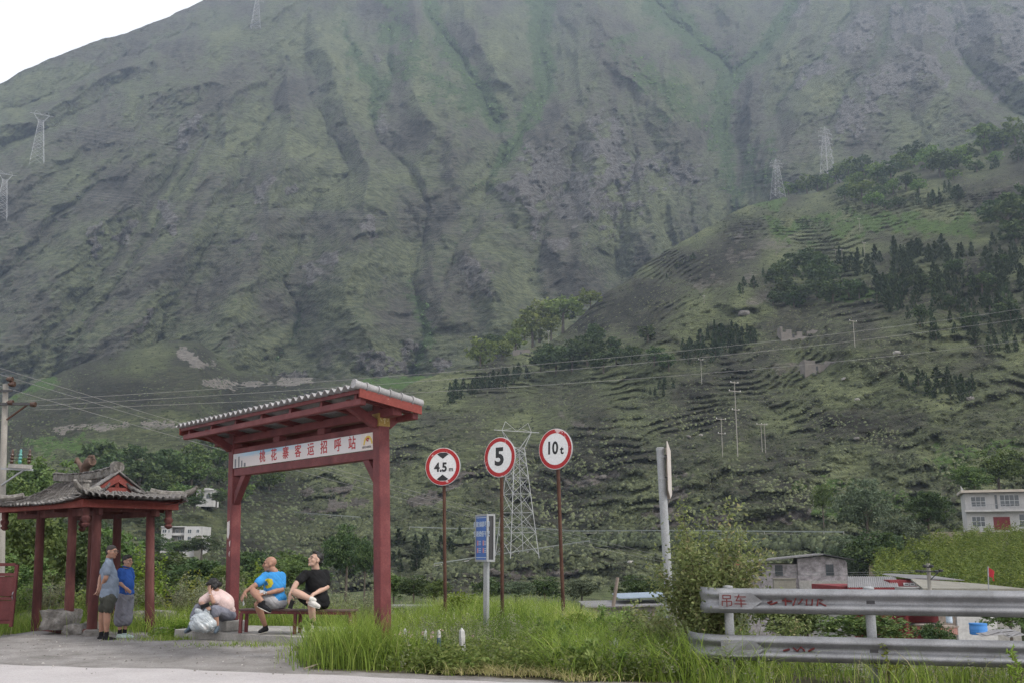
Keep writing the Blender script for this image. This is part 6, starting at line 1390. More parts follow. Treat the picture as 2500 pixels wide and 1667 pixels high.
# ================================================================ plants of the verge
def blades(P, h, w, tint, g, bend=.45, seg=3):
    """curved tapering grass blades as strips"""
    n = len(P); a = g.uniform(0, 6.28, n); d = np.stack([np.cos(a), np.sin(a), np.zeros(n)], -1); s = np.stack([-np.sin(a), np.cos(a), np.zeros(n)], -1)
    # blades seen side-on are invisible; turn widths towards a random horizontal direction
    b2 = g.uniform(0, 6.28, n); s = np.stack([np.cos(b2), np.sin(b2), np.zeros(n)], -1)
    bd = (bend * g.uniform(.2, 1.6, n))[:, None]; V = np.zeros((n, 2 * (seg + 1), 3))
    for k in range(seg + 1):
        t = k / seg; c = P + d * (h[:, None] * bd * t * t) + np.array([0, 0, 1.0]) * (h[:, None] * (t - .25 * bd * t * t)); ww = (w * (1 - t) ** .7 * .5 + .0006)[:, None]
        V[:, 2 * k] = c - s * ww; V[:, 2 * k + 1] = c + s * ww
    f = np.array([(2 * k, 2 * k + 1, 2 * k + 3, 2 * k + 2) for k in range(seg)])
    Fq = (f[None] + (np.arange(n) * 2 * (seg + 1))[:, None, None]).reshape(-1, 4)
    return V.reshape(-1, 3), Fq, np.repeat(tint, 2 * (seg + 1))
M_GRASS = foliage('verge_grass', [(0, (0.070, 0.108, 0.020)), (.35, (0.150, 0.215, 0.036)), (.7, (0.262, 0.33, 0.058)), (.9, (0.37, 0.375, 0.13)), (1, (0.42, 0.36, 0.20))], .38)
M_WEED = foliage('broad_weed', [(0, (0.075, 0.130, 0.030)), (.5, (0.150, 0.220, 0.055)), (1, (0.27, 0.32, 0.11))], .45)
M_WORM = foliage('grey_wormwood', [(0, (0.120, 0.140, 0.080)), (.5, (0.195, 0.215, 0.125)), (1, (0.29, 0.30, 0.18))], .35)
M_BUSH = foliage('barrier_bush_leaf', [(0, (0.070, 0.105, 0.034)), (.5, (0.150, 0.195, 0.068)), (.85, (0.25, 0.285, 0.12)), (1, (0.32, 0.29, 0.15))], .35)
M_BRIGHT = foliage('bright_bush_leaf', [(0, (0.070, 0.125, 0.016)), (.5, (0.14, 0.22, 0.030)), (1, (0.24, 0.31, 0.05))], .4)
M_STEM = weathered('weed_stem', (0.13, 0.12, 0.07), (0.07, 0.065, 0.04), (0.2, 0.18, 0.11), 20, .9)
def verge_y(x): return interp(x, [(-24, 23), (-11.5, 22.4), (-8, 21.8), (-7.2, 20.6), (-6.4, 19.9), (-3.9, 17.7), (-3.3, 16.6), (-2.8, 15.2), (-2.45, 14.45), (0.2, 13.35), (3, 12.6), (16, 10)]) + .30 * fbm(np.asarray(x, float) * 1.1, np.asarray(x, float) * 0 + 3.3, 3, 940) * (np.asarray(x) > -3.2)
def in_slab(x, y, pad=0.0): return np.array([in_poly(a, b_, slab) for a, b_ in zip(x, y)])
def uv_of(x, y, z):
    dz = z - EYE; den = F_PX / (y * CT + dz * ST); return 1250 + x * den, 833.5 - (-y * ST + dz * CT) * den
def verge_points(n, x0, x1, y0, y1, g, clump=.8, cs=1.2, seed=0):
    x = g.uniform(x0, x1, n); y = g.uniform(y0, y1, n); k = (y > verge_y(x) + g.uniform(0, .18, n)) & ~in_slab(x, y)
    k &= g.uniform(-1, 1, n) < clump + fbm(x * cs, y * cs, 3, seed); k &= (g.uniform(0, 1, n) > .8 * np.exp(-(((x + 1.2) / .75) ** 2 + ((y - 14.75) / .55) ** 2))); x, y = x[k], y[k]; return x, y, apron_z(x, y)
def make_grass():
    g = np.random.default_rng(900); out = []
    # tall bright grass of the middle
    x, y, z = verge_points(46000, -3.4, 2.6, 13.2, 23.5, g, .18, .9, 901)
    k = (g.uniform(0, 1, len(x)) > .72 * (y < verge_y(x) + 1.3) * (x < .4) * (x > -3.0)); x, y, z = x[k], y[k], z[k]
    tall = .24 + .26 * sstep(13.8, 17, y) * (1 + .5 * fbm(x * .7, y * .7, 2, 902)) + .30 * np.exp(-(((x + 2.3) / 1.0) ** 2 + ((y - 15.2) / 1.0) ** 2)) - .20 * np.exp(-(((x + 1.2) / .9) ** 2 + ((y - 14.5) / .9) ** 2)) - .14 * sstep(.8, 1.8, x)
    h = np.maximum(tall, .10) * g.uniform(.55, 1.25, len(x)); w = g.uniform(.007, .015, len(x))
    tint = np.clip(.40 + .34 * fbm(x * .8, y * .8, 3, 903) + g.normal(0, .16, len(x)) + .10 * sstep(-1, .6, x) - .18 * sstep(1.0, 2.2, x), 0, .97)
    out.append(blades(np.stack([x, y, z - .02], -1), h, w, tint, g, .5))
    # arching longer leaves towards the barrier
    x, y, z = verge_points(5200, .4, 3.2, 12.7, 17.5, g, .3, 1.1, 905); h = g.uniform(.45, .85, len(x)); out.append(blades(np.stack([x, y, z - .02], -1), h, g.uniform(.011, .02, len(x)), np.clip(g.normal(.40, .2, len(x)), 0, 1), g, .95, 4))
    # short turf on the road edge and round the platform
    x, y, z = verge_points(12000, -3.7, 3.0, 12.8, 15.5, g, .0, 1.6, 907); k = y < verge_y(x) + .9; x, y, z = x[k], y[k], z[k]; out.append(blades(np.stack([x, y, z - .01], -1), g.uniform(.06, .18, len(x)), g.uniform(.006, .011, len(x)), np.clip(g.normal(.55, .18, len(x)), 0, 1), g, .6))
    # along and beyond the barrier
    x, y, z = verge_points(9000, 2.2, 9.5, 11.2, 14.2, g, .2, 1.3, 909); h = g.uniform(.12, .55, len(x)); out.append(blades(np.stack([x, y, z - .02], -1), h, g.uniform(.006, .013, len(x)), np.clip(g.normal(.52, .26, len(x)), 0, 1), g, .55))
    # straggling weeds left of and behind the platform
    for (cx, cy, rx, ry, n, hh) in ((-2.2, 14.85, .34, .26, 1700, .72), (-1.7, 14.75, .3, .2, 700, .55), (-2.75, 15.8, .28, .35, 800, .5), (-6.2, 19.6, .28, .2, 1000, .16), (-5.6, 18.75, .5, .12, 500, .12), (-6.3, 18.95, .45, .2, 500, .12), (-4.4, 17.45, .6, .12, 500, .10), (-8.4, 22.3, 1.4, .4, 2500, .45), (-11, 23.4, 2.0, .7, 3500, .5), (-6.4, 21.5, 1.2, .5, 3000, .45), (-3.6, 20.6, 1.6, .5, 3200, .6)):
        x = cx + g.normal(0, rx, n); y = cy + g.normal(0, ry, n); k = ~in_slab(x, y); x, y = x[k], y[k]; z = apron_z(x, y); out.append(blades(np.stack([x, y, z - .02], -1), hh * g.uniform(.4, 1.3, len(x)), g.uniform(.006, .013, len(x)), np.clip(g.normal(.45, .2, len(x)), 0, 1), g, .5))
    V, Fq, T, b = [], [], [], 0
    for v_, f_, t_ in out:
        # arching set uses more segments but stays quads
        V.append(v_); Fq.append(f_ + b); T.append(t_); b += len(v_)
    o = link('verge_grass', np_mesh('verge_grass', np.concatenate(V), np.concatenate(Fq), M_GRASS, False, {'tint': np.concatenate(T)})); tag(o, 'tall bright green grass growing over the verge', 'grass', kind='stuff')
make_grass()
def sprays(name, mat, centres, g, hgt, nl, leaf, asp, spread, tmean, label, cat):
    """leafy weed stalks: leaves set along a leaning stem"""
    V, Fq, T, b = [], [], [], 0
    c = np.asarray(centres); n = len(c); H = hgt * g.uniform(.55, 1.25, n); a = g.uniform(0, 6.28, n); lean = np.stack([np.cos(a), np.sin(a)], -1) * (spread * g.uniform(.2, 1, n))[:, None]
    idx = np.repeat(np.arange(n), nl); t = g.uniform(.12, 1, len(idx)); ph = g.uniform(0, 6.28, len(idx))
    base = c[idx] + np.concatenate([lean[idx] * (t ** 1.5)[:, None] * H[idx][:, None], (t * H[idx])[:, None]], 1)
    out = np.stack([np.cos(ph), np.sin(ph), g.uniform(-.1, .7, len(idx))], -1); L = leaf * g.uniform(.6, 1.3, len(idx)) * (1.15 - .5 * t)
    V, Fq, T = leaf_quads(base + out * L[:, None] * .6, out, L, L * asp, np.clip(g.normal(tmean, .18, len(idx)) + np.repeat(g.normal(0, .1, n), nl), 0, 1), g)
    o = link(name, np_mesh(name, V, Fq, mat, False, {'tint': T})); return tag(o, label, cat, kind='stuff')
gv = np.random.default_rng(950)
x, y, z = verge_points(5600, -3.6, 2.4, 13.1, 17.0, gv, -.05, .9, 951); k = (y < verge_y(x) + 2.1) & (gv.uniform(0, 1, len(x)) < np.where(x < .4, 1, .4)); sprays('verge_weeds', M_WEED, np.stack([x, y, z], -1)[k], gv, .30, 20, .085, .55, .35, .5, 'dark broad leaved weeds along the front of the verge', 'weeds')
x, y, z = verge_points(2600, -1.6, 2.9, 12.9, 18, gv, -.1, 1.0, 953); sprays('verge_weeds', M_WORM, np.stack([x, y, z], -1), gv, .46, 30, .055, .3, .4, .45, 'grey green feathery weeds near the barrier end', 'weeds')
x, y, z = verge_points(900, 2.4, 9.0, 11.4, 14.6, gv, .1, 1.0, 955); sprays('verge_weeds', M_WORM, np.stack([x, y, z], -1), gv, .42, 26, .05, .35, .4, .5, 'thin grey green weeds at the foot of the barrier', 'weeds')
c = np.stack([gv.normal(-6.2, .28, 150), gv.normal(19.55, .2, 150), np.zeros(150)], -1); c = c[~in_slab(c[:, 0], c[:, 1])]; sprays('verge_weeds', M_BRIGHT, c, gv, .28, 22, .06, .5, .4, .55, 'low green creeper beside the platform\'s left end', 'weeds')
x, y, z = verge_points(420, -2.6, 1.6, 14.6, 19, gv, -.2, 1.0, 957); sprays('verge_weeds', M_WORM, np.stack([x, y, z], -1), gv, .75, 26, .04, .3, .3, .8, 'pale seeding stalks standing above the grass', 'weeds')
def weed_clumps():
    g = np.random.default_rng(970); V, Fq, T, b = [], [], [], 0
    x, y, z = verge_points(150, -3.3, 2.5, 13.3, 17.6, g, .2, 1.0, 971); k = y < verge_y(x) + np.where(x < .3, 1.8, 3.5); x, y, z = x[k], y[k], z[k]
    for i in range(len(x)):
        r = g.uniform(.16, .34); v_, f_, t_ = crown_arrays(seed=9000 + i, rx=r, rz=r * g.uniform(.8, 1.3), clumps=13, per=18, leaf=g.choice([.045, .06, .085]), lobes=4, cz=r * .75); v_ = v_ + np.array([x[i], y[i], z[i]]); t_ = np.clip(t_ + g.normal(0, .15), 0, 1); V.append(v_); Fq.append(f_ + b); T.append(t_); b += len(v_)
    tag(link('verge_weeds', np_mesh('verge_weeds', np.concatenate(V), np.concatenate(Fq), M_WEED, False, {'tint': np.concatenate(T)})), 'rounded leafy weed clumps spread through the verge', 'weeds', kind='stuff')
weed_clumps()
# pink flowers among the stakes
n = 26; P = np.stack([gv.normal(at(1010, 1565, 15.7).x, .45, n), gv.normal(15.8, .25, n), gv.uniform(.22, .40, n)], -1)
V, Fq, T = leaf_quads(np.repeat(P, 5, 0) + gv.normal(0, .014, (n * 5, 3)), gv.normal(size=(n * 5, 3)), .035, .03, gv.uniform(0, 1, n * 5), gv)
# dead straw at the foot of the verge
gst = np.random.default_rng(960); n_ = 700; xs_ = gst.normal(.1, .55, n_); ys_ = verge_y(xs_) + gst.normal(.05, .12, n_)
Vs, Fs, Ts = blades(np.stack([xs_, ys_, np.full(n_, .03)], -1), gst.uniform(.08, .22, n_), gst.uniform(.006, .011, n_), gst.uniform(.9, 1, n_), gst, 1.6)
tag(link('dead_straw', np_mesh('dead_straw', Vs, Fs, M_GRASS, False, {'tint': Ts})), 'dead straw lying where the verge meets the road', 'straw', kind='stuff')
o = link('flowers', np_mesh('flowers', V, Fq, foliage('pink_petal', [(0, (0.42, 0.26, 0.27)), (1, (0.55, 0.42, 0.42))]), False, {'tint': T})); tag(o, 'small pale pink flowers round the blue stakes', 'flowers', kind='stuff')
# ---------------------------------------------------------------- shrubs: each a thing with stems and foliage
def shrub(name, root, rx, ry, h, nstem, leaves, leaf, asp, mat, label, cat, seed, group=None, tip=.35, tm=.5):
    g = np.random.default_rng(seed); e = empty(name, root, 0, label, cat, group); mb = MB(); C, N, tt = [], [], []
    for k in range(nstem):
        a = g.uniform(0, 6.28); rr = g.uniform(.2, 1) ** .6; tipp = Vector((math.cos(a) * rx * rr, math.sin(a) * ry * rr, h * g.uniform(.5, 1.05) * (1.1 - .45 * rr))); mid = tipp * .5 + Vector((g.normal(0, .08), g.normal(0, .08), h * .12)); mb.tube([(0, 0, -.1), mid * .5, mid, tipp], [.012, .010, .007, .003], 5)
        m = leaves // nstem; t = g.uniform(tip, 1.02, m); b0 = np.array([mid[:]]) ; P = np.where((t < .5)[:, None], b0 * (t / .5)[:, None], b0 + (np.array([tipp[:]]) - b0) * ((t - .5) / .5)[:, None])
        P = P + g.normal(0, .055 * (rx + ry), (m, 3)) * (.35 + t[:, None] * .6); C.append(P); q = g.normal(size=(m, 3)); q[:, 2] *= .6; N.append(q); tt.append(np.clip(g.normal(tm, .2, m) + g.normal(0, .08), 0, 1))
    C = np.concatenate(C); N = np.concatenate(N); L = leaf * g.uniform(.6, 1.35, len(C)); V, Fq, T = leaf_quads(C, N, L, L * asp, np.concatenate(tt), g)
    link('foliage', np_mesh('foliage', V, Fq, mat, False, {'tint': T}), e); link('stems', mb.mesh('stems', M_STEM), e); return e
p = at(1680, 1560, 14.3)
shrub('bush', Vector((p.x + .22, 13.85, -.1)), .95, .6, 2.5, 52, 12500, .062, .5, M_BUSH, 'big straggly bush growing round the barrier end and the grey pole', 'bush', 1001, tm=.55)
shrub('bush', Vector((at(1590, 1560, 15.0).x, 15.0, -.1)), .55, .45, 1.15, 18, 2600, .055, .5, M_BUSH, 'smaller lighter bush at the left foot of the grey pole', 'bush', 1002, tm=.6)
shrub('bush', Vector((at(1900, 1500, 15.2).x, 15.2, -.6)), .75, .4, 1.85, 16, 1500, .06, .5, M_BUSH, 'thin twiggy bush rising behind the upper rail', 'bush', 1003, tm=.6)
shrub('bush', Vector((at(1132, 1510, 21.6).x, 21.6, 0)), .52, .45, .85, 26, 3400, .07, .45, M_BRIGHT, 'dense bright green bush between the 4.5m sign and the notice post', 'bush', 1004)
shrub('bush', Vector((at(1400, 1530, 17.5).x, 17.5, .1)), .35, .3, .55, 14, 1500, .06, .45, M_BRIGHT, 'low rounded green bush right of the 10t pole', 'bush', 1005)
shrub('bush', Vector((at(1500, 1520, 17.0).x, 17.0, .1)), .5, .35, .7, 16, 1800, .06, .45, M_WEED, 'darker green bush left of the grey pole', 'bush', 1006)
shrub('yellow_weed', Vector((at(2175, 1640, 12.6).x, 12.7, 0)), .25, .2, .55, 8, 260, .06, .35, M_LEAF_YELLOW, 'yellowing weed in front of the lower rail', 'weed', 1007)
shrub('tall_weed', Vector((at(2480, 1660, 12.1).x, 12.1, 0)), .10, .08, .62, 7, 420, .075, .22, M_BRIGHT, 'upright bright green weed at the right edge below the rail', 'weed', 1008, tip=.1, tm=.8)
gs = random.Random(3)
for i, (u, v, Y, rx, h, mt, lab) in enumerate(((520, 1470, 22.2, .7, 1.35, M_WORM, 'pale feathery wormwood clump behind the seated woman'), (430, 1470, 23.0, .8, 1.25, M_WORM, 'pale feathery wormwood clump right of the pavilion'), (620, 1470, 21.6, .6, 1.25, M_WORM, 'pale wormwood clump between the left post and the bald man'), (690, 1470, 21.9, .6, 1.05, M_WORM, 'pale wormwood clump behind the bald man'),
        (800, 1480, 21.4, .7, .95, M_WORM, 'pale wormwood clump behind the man in black'), (880, 1490, 20.4, .6, .95, M_WORM, 'pale wormwood clump left of the right shelter post'), (960, 1500, 20.8, .6, .7, M_WORM, 'pale wormwood clump right of the right shelter post'), (300, 1480, 23.6, .7, 1.2, M_WORM, 'grey green weed clump behind the two standing people'),
        (110, 1500, 25.0, .8, 1.4, M_WORM, 'grey green weed clump behind the left pavilion column'), (200, 1490, 25.4, .8, 1.3, M_WEED, 'dark weed clump inside the pavilion'), (365, 1440, 24.5, .8, 1.9, M_BRIGHT, 'bright broad leaved shrub behind the boy'), (640, 1440, 23.0, .5, 1.7, M_BRIGHT, 'bright green sapling right of the left post'), (20, 1500, 24.5, .8, 1.3, M_WEED, 'dark weed clump behind the red gate'), (450, 1430, 26.0, 1.0, 2.0, M_LEAF_YELLOW, 'shrub with reddish yellow leaves above the wormwood'))):
    q = at(u, v, Y); shrub('shrub', Vector((q.x, Y, float(apron_z(q.x, Y)))), rx, rx * .7, h, 22, 2400, .055 if mt is M_WORM else .08, .3 if mt is M_WORM else .5, mt, lab, 'shrub', 1100 + i, 'shrubs behind the bus stop', tip=.15)
# ---------------------------------------------------------------- nearer trees behind the pavilion and the shelter
NEAR = {k: [(crown_mesh('crown', mt, seed=1200 + 11 * i + len(k), rx=.5, rz=.54, clumps=190, per=30, leaf=.040, cz=.46, lobes=9, flat_=.7), trunk_mesh('trunk', M_BARK, .6, .022, .42, 1300 + i)) for i in range(2)] for k, mt in (('dark', M_LEAF_DARK), ('mid', M_LEAF_MID), ('grey', M_LEAF_GREY), ('yellow', M_LEAF_YELLOW))}
def tree_at(u, vtop, vbase, Y, wpx, kind, label, seed, group=None):
    g = random.Random(seed); b0, t0 = at(u, vbase, Y), at(u, vtop, Y); hgt = t0.z - b0.z; cr, tr = NEAR[kind][seed % 2]
    e = empty('tree', b0, g.uniform(0, 6.28), label, 'tree', group); w = wpx * Y / F_PX; e.scale = (w, w, hgt / 1.02); link('crown', cr, e); link('trunk', tr, e); return e
for i, (u, vt, vb, Y, w, k, lab) in enumerate((
    (40, 1200, 1520, 34, 260, 'mid', 'leafy green tree behind the left end of the pavilion'), (150, 1235, 1520, 38, 260, 'dark', 'dark leafy tree behind the pavilion roof'), (250, 1260, 1500, 42, 230, 'mid', 'green tree between the pavilion\'s right columns'), (-60, 1180, 1520, 36, 260, 'dark', 'dark tree cut by the left edge behind the pavilion'),
    (400, 1330, 1480, 60, 220, 'dark', 'rounded dark tree below the white house'), (480, 1345, 1480, 55, 200, 'dark', 'rounded dark tree left of the left shelter post'), (560, 1365, 1470, 52, 140, 'mid', 'green tree right behind the left shelter post'), (620, 1325, 1460, 80, 170, 'dark', 'dark tree above the bald man'), (690, 1350, 1460, 70, 170, 'mid', 'green spreading tree behind the bald man\'s head'), (720, 1330, 1440, 100, 160, 'mid', 'pale green tree between the two seated men'),
    (845, 1262, 1425, 110, 130, 'dark', 'upright dark tree left of the right shelter post'), (890, 1300, 1430, 105, 80, 'dark', 'small dark tree touching the right shelter post'), (30, 1330, 1500, 30, 200, 'mid', 'leafy bush tree right behind the red gate'), (330, 1350, 1500, 33, 170, 'dark', 'dark bushy tree behind the boy in blue'), (100, 1090, 1300, 120, 220, 'mid', 'tree above the pavilion roof on the left'), (20, 1130, 1320, 90, 200, 'mid', 'yellowish green tree at the far left above the pavilion'),
    (2120, 1150, 1320, 128, 150, 'grey', 'grey green tree left of the white house'), (2270, 1180, 1310, 135, 130, 'dark', 'dark tree just left of the white house'), (2060, 1290, 1450, 118, 160, 'grey', 'large grey leaved tree behind the stone clad house'), (2150, 1270, 1450, 112, 190, 'dark', 'large dark tree right of the stone clad house'), (2240, 1330, 1450, 105, 130, 'dark', 'dark bushy tree above the red shed roof'), (2210, 1240, 1400, 122, 150, 'grey', 'grey green tree in the middle of the dark clump'), (2440, 1080, 1200, 170, 150, 'mid', 'bright tree above the white house'), (2380, 1120, 1210, 165, 120, 'mid', 'tree rising left above the white house'), (2010, 1170, 1260, 160, 60, 'mid', 'small tree on the terrace above the road'),
    (1830, 1355, 1450, 130, 110, 'grey', 'grey green tree behind the left end of the stone clad house'), (2330, 1390, 1450, 92, 120, 'mid', 'green tree behind the flag'), (1970, 1450, 1580, 30, 250, 'mid', 'leafy bush tree seen between the rails'), (2120, 1475, 1590, 28, 230, 'mid', 'leafy green bush seen between the rails right of the post'), (2290, 1500, 1640, 26, 120, 'dark', 'dark bush below the lower rail'), (1880, 1580, 1700, 24, 200, 'dark', 'dark shrub mass under the lower rail'), (2010, 1590, 1710, 23, 210, 'mid', 'green shrub mass below the rail by the post'), (2470, 1440, 1560, 40, 150, 'mid', 'green bush at the right edge between the rails'))):
    tree_at(u, vt, vb, Y, w, k, lab, 1400 + i)
for i, (u, vt, vb, Y, w, k, lab) in enumerate(((1010, 1395, 1470, 70, 110, 'dark', 'dark bush on the valley floor left of the 4.5m pole'), (1060, 1405, 1470, 60, 90, 'mid', 'green bush on the valley floor beside the 4.5m pole'), (1190, 1400, 1470, 75, 110, 'dark', 'dark bush behind the notice post'), (1260, 1410, 1470, 64, 100, 'grey', 'grey green bush right of the 5 pole'), (1330, 1400, 1470, 80, 110, 'dark', 'dark bush between the 5 and 10t poles on the valley floor'), (1420, 1405, 1475, 66, 110, 'grey', 'grey green bush right of the 10t pole on the valley floor'), (1560, 1395, 1475, 62, 130, 'dark', 'dark bush behind the tin shed'), (1640, 1400, 1470, 70, 110, 'mid', 'green bush behind the grey pole'), (1740, 1385, 1460, 80, 130, 'grey', 'grey green bush left of the stone clad house'), (960, 1385, 1470, 85, 100, 'mid', 'green bush right of the shelter post in the valley'), (770, 1375, 1450, 90, 110, 'dark', 'dark bush behind the man in black'))):
    tree_at(u, vt, vb, Y, w, k, lab, 1600 + i)
for i, (u, vt, vb, w, k, lab) in enumerate(((385, 1296, 1352, 95, 'dark', 'small dark tree at the left corner of the white valley house'), (435, 1312, 1356, 100, 'mid', 'small green tree in front of the white valley house'), (492, 1300, 1354, 95, 'dark', 'small dark tree at the right corner of the white valley house'), (474, 1207, 1240, 60, 'dark', 'small dark tree below the hut'), (528, 1192, 1230, 62, 'dark', 'dark tree right of the hut'))):
    tree_at(u, vt, vb, float(surf_foot(440, 1330 if vb > 1300 else 1222)[1]) - 16, w, k, lab, 1500 + i)
# ================================================================ valley floor
def make_valley():
    x = np.linspace(-260, 300, 120); y = np.concatenate([np.linspace(36, 120, 60), np.linspace(124, 420, 50)]); X, Y_ = np.meshgrid(x, y)
    Z = -6.0 - .8 * sstep(36, 50, Y_) + 1.2 * fbm(X / 25, Y_ / 25, 4, 2000) - 3 * np.exp(-((Y_ - 150 + X * .2) / 30) ** 2) + .0 * X
    m = terrain_mat('valley_scrub', [(0.34, (0.045, 0.050, 0.030)), (0.46, (0.075, 0.085, 0.045)), (0.57, (0.090, 0.110, 0.048)), (0.70, (0.140, 0.150, 0.075))], (0.2, 0.18, 0.16), (0.07, 0.13, 0.03), 4.0, .8, (0.09, 0.08, 0.07))
    zz = np.zeros(X.size); o = link('valley_floor', np_mesh('valley_floor', np.stack([X, Y_, Z], -1).reshape(-1, 3), grid_faces(len(y), len(x)), m, True, dict(rock=zz, lush=zz + .3, grass=zz))); o['kind'] = 'structure'
make_valley()
M_PLAST = weathered('white_plaster', (0.44, 0.435, 0.43), (0.31, 0.305, 0.30), (0.50, 0.495, 0.49), .6, .9, bump_s=.1, fine=8, amount=.8)
M_GLASS = flat('window_glass', (0.045, 0.058, 0.065), .15, 0, .6); M_PANEF = flat('window_frame_white', (0.55, 0.56, 0.57), .6)
M_CLAD = weathered('stone_clad_wall', (0.30, 0.275, 0.285), (0.14, 0.13, 0.135), (0.42, 0.40, 0.41), 2.2, .9, bump_s=.3, fine=9, amount=1.0)
M_CEM = weathered('cement_wall', (0.30, 0.29, 0.275), (0.20, 0.195, 0.185), (0.38, 0.365, 0.35), .5, .95, fine=6)
M_TIN = weathered('grey_tin_roof', (0.19, 0.186, 0.19), (0.12, 0.12, 0.124), (0.25, 0.246, 0.246), .8, .5, metal=.2, fine=10)
M_REDS = weathered('red_wall', (0.165, 0.022, 0.026), (0.10, 0.016, 0.018), (0.22, 0.042, 0.044), .8, .6, fine=9)
M_CREAM = weathered('cream_roof', (0.19, 0.182, 0.155), (0.12, 0.115, 0.10), (0.24, 0.23, 0.20), .7, .7, fine=8)
class HB(MB):
    """house builder: wall rectangles in local x (along the front), z up, y depth behind the front"""
    pass
def house(u0, v_ref, Y, rz, label, cat='house', name='house'):
    p = at(u0, v_ref, Y); return empty(name, p, rz, label, cat), p
def hbox(root, name, x0, x1, y0, y1, z0, z1, mat, parent=None, rot=None, bev=0):
    b = MB(); b.box(((x0 + x1) / 2, (y0 + y1) / 2, (z0 + z1) / 2), (x1 - x0, y1 - y0, z1 - z0), rot, bev=bev); return link(name, b.mesh(name, mat), parent or root)
def hwin(root, x, z, w, h, cols=2, rows=1, y=0.0, frame=None, glass=None, bars=0):
    fr = hbox(root, 'window', x - w / 2, x + w / 2, y - .05, y + .02, z, z + h, frame or M_PANEF)
    cw = (w - .06 * (cols + 1)) / cols; ch = (h - .06 * (rows + 1)) / rows
    for i in range(cols):
        for j in range(rows):
            hbox(root, 'pane', x - w / 2 + .06 + i * (cw + .06), x - w / 2 + .06 + i * (cw + .06) + cw, y - .065, y - .051, z + .06 + j * (ch + .06), z + .06 + j * (ch + .06) + ch, glass or M_GLASS, fr)
# ---- white two storey house on the right
H, p = house(2362, 1290, 150, R(-20), 'white two storey house with balcony on the right edge')
hbox(H, 'wall', 0, 11.5, 0, 8, -3, 5.2, M_PLAST); hbox(H, 'balcony_slab', -.2, 11.9, -1.1, 0, 2.45, 2.75, M_PLAST); hbox(H, 'roof', -.5, 12, -1.3, 8.3, 5.25, 5.6, weathered('tan_coping', (0.45, 0.40, 0.34), (0.35, 0.31, 0.27), (0.52, 0.48, 0.42), 1, .9))
for (x, z, w, h, c) in ((1.8, 3.2, 2.0, 1.5, 3), (6.0, 3.2, 2.6, 1.7, 4), (9.8, 3.1, 2.2, 1.8, 3), (1.6, .3, 1.8, 1.5, 3), (8.6, .2, 3.2, 1.9, 4)): hwin(H, x, z, w, h, c, 2)
hbox(H, 'door', 3.6, 5.8, -.06, 0, -.2, 1.7, M_REDS); hbox(H, 'balcony_door', 4.05, 4.35, -.05, 0, 2.9, 4.9, M_GLASS)
b = MB(); b.add([(-.5, -1.3, 5.6), (-.5, -.9, 5.6), (-.1, -1.3, 5.6), (-.5, -1.3, 6.3)], [(0, 1, 3), (0, 3, 2), (1, 2, 3), (0, 2, 1)]); link('roof_horn', b.mesh('roof_horn', M_PLAST), H)
for k in range(24): hbox(H, 'baluster', -.1 + k * .5, -.06 + k * .5, -1.06, -1.02, 2.75, 3.45, M_GALVP)
hbox(H, 'handrail', -.2, 11.9, -1.08, -1.0, 3.45, 3.51, M_GALVP)
# ---- white house down the valley on the left
YH = float(surf_foot(440, 1322)[1]) - 8; H, p = house(392, 1320, YH, R(4), 'white two storey house with recessed balcony beyond the pavilion'); k = YH / 2430 / 1.03
def px(x): return x * k
hbox(H, 'wall', 0, px(26), 0, 8, -4, px(34), M_PLAST); hbox(H, 'bay_wall', px(26.3), px(57), 1.2, 8, -4, px(34), M_CEM); hbox(H, 'right_wall', px(57.3), px(100), -.4, 8, -4, px(36), M_PLAST); hbox(H, 'parapet', px(-1), px(58), -.25, 8.2, px(34.1), px(36.5), M_PLAST); hbox(H, 'balcony', px(26.3), px(57), 0, 1.2, px(14), px(20), M_PLAST)
for (x, z, w, h, y) in ((8, 20, 11, 9, 0), (19, 20, 5, 8, 0), (35, 20, 8, 9, 1.2), (48, 20, 8, 9, 1.2), (70, 19, 10, 10, -.4), (90, 20, 8, 9, -.4), (42, 3, 9, 9, 1.2), (70, 3, 9, 9, -.4)): hwin(H, px(x), px(z), px(w), px(h), 2, 1, y)
hbox(H, 'garage_wall', px(86), px(101), -1.2, -.42, -4, px(13), M_CREAM)
# ---- small white shrine-like hut
YH = float(surf_foot(500, 1218)[1]) - 8; H, p = house(479, 1216, YH, 0, 'small white hut with two openings on the foothill', 'hut', 'hut'); k = YH / 2430 / 1.02
hbox(H, 'wall', 0, px(42), 0, 5, -2, px(20), M_PLAST); hbox(H, 'upper_wall', px(11), px(29), .3, 4.5, px(20.1), px(26), M_PLAST); hbox(H, 'coping', px(-1), px(43), -.3, 5.2, px(20.05), px(21.5), M_PLAST)
for x in (12, 30): hbox(H, 'opening', px(x - 5), px(x + 5), -.08, 0, px(0), px(11), M_GLASS)
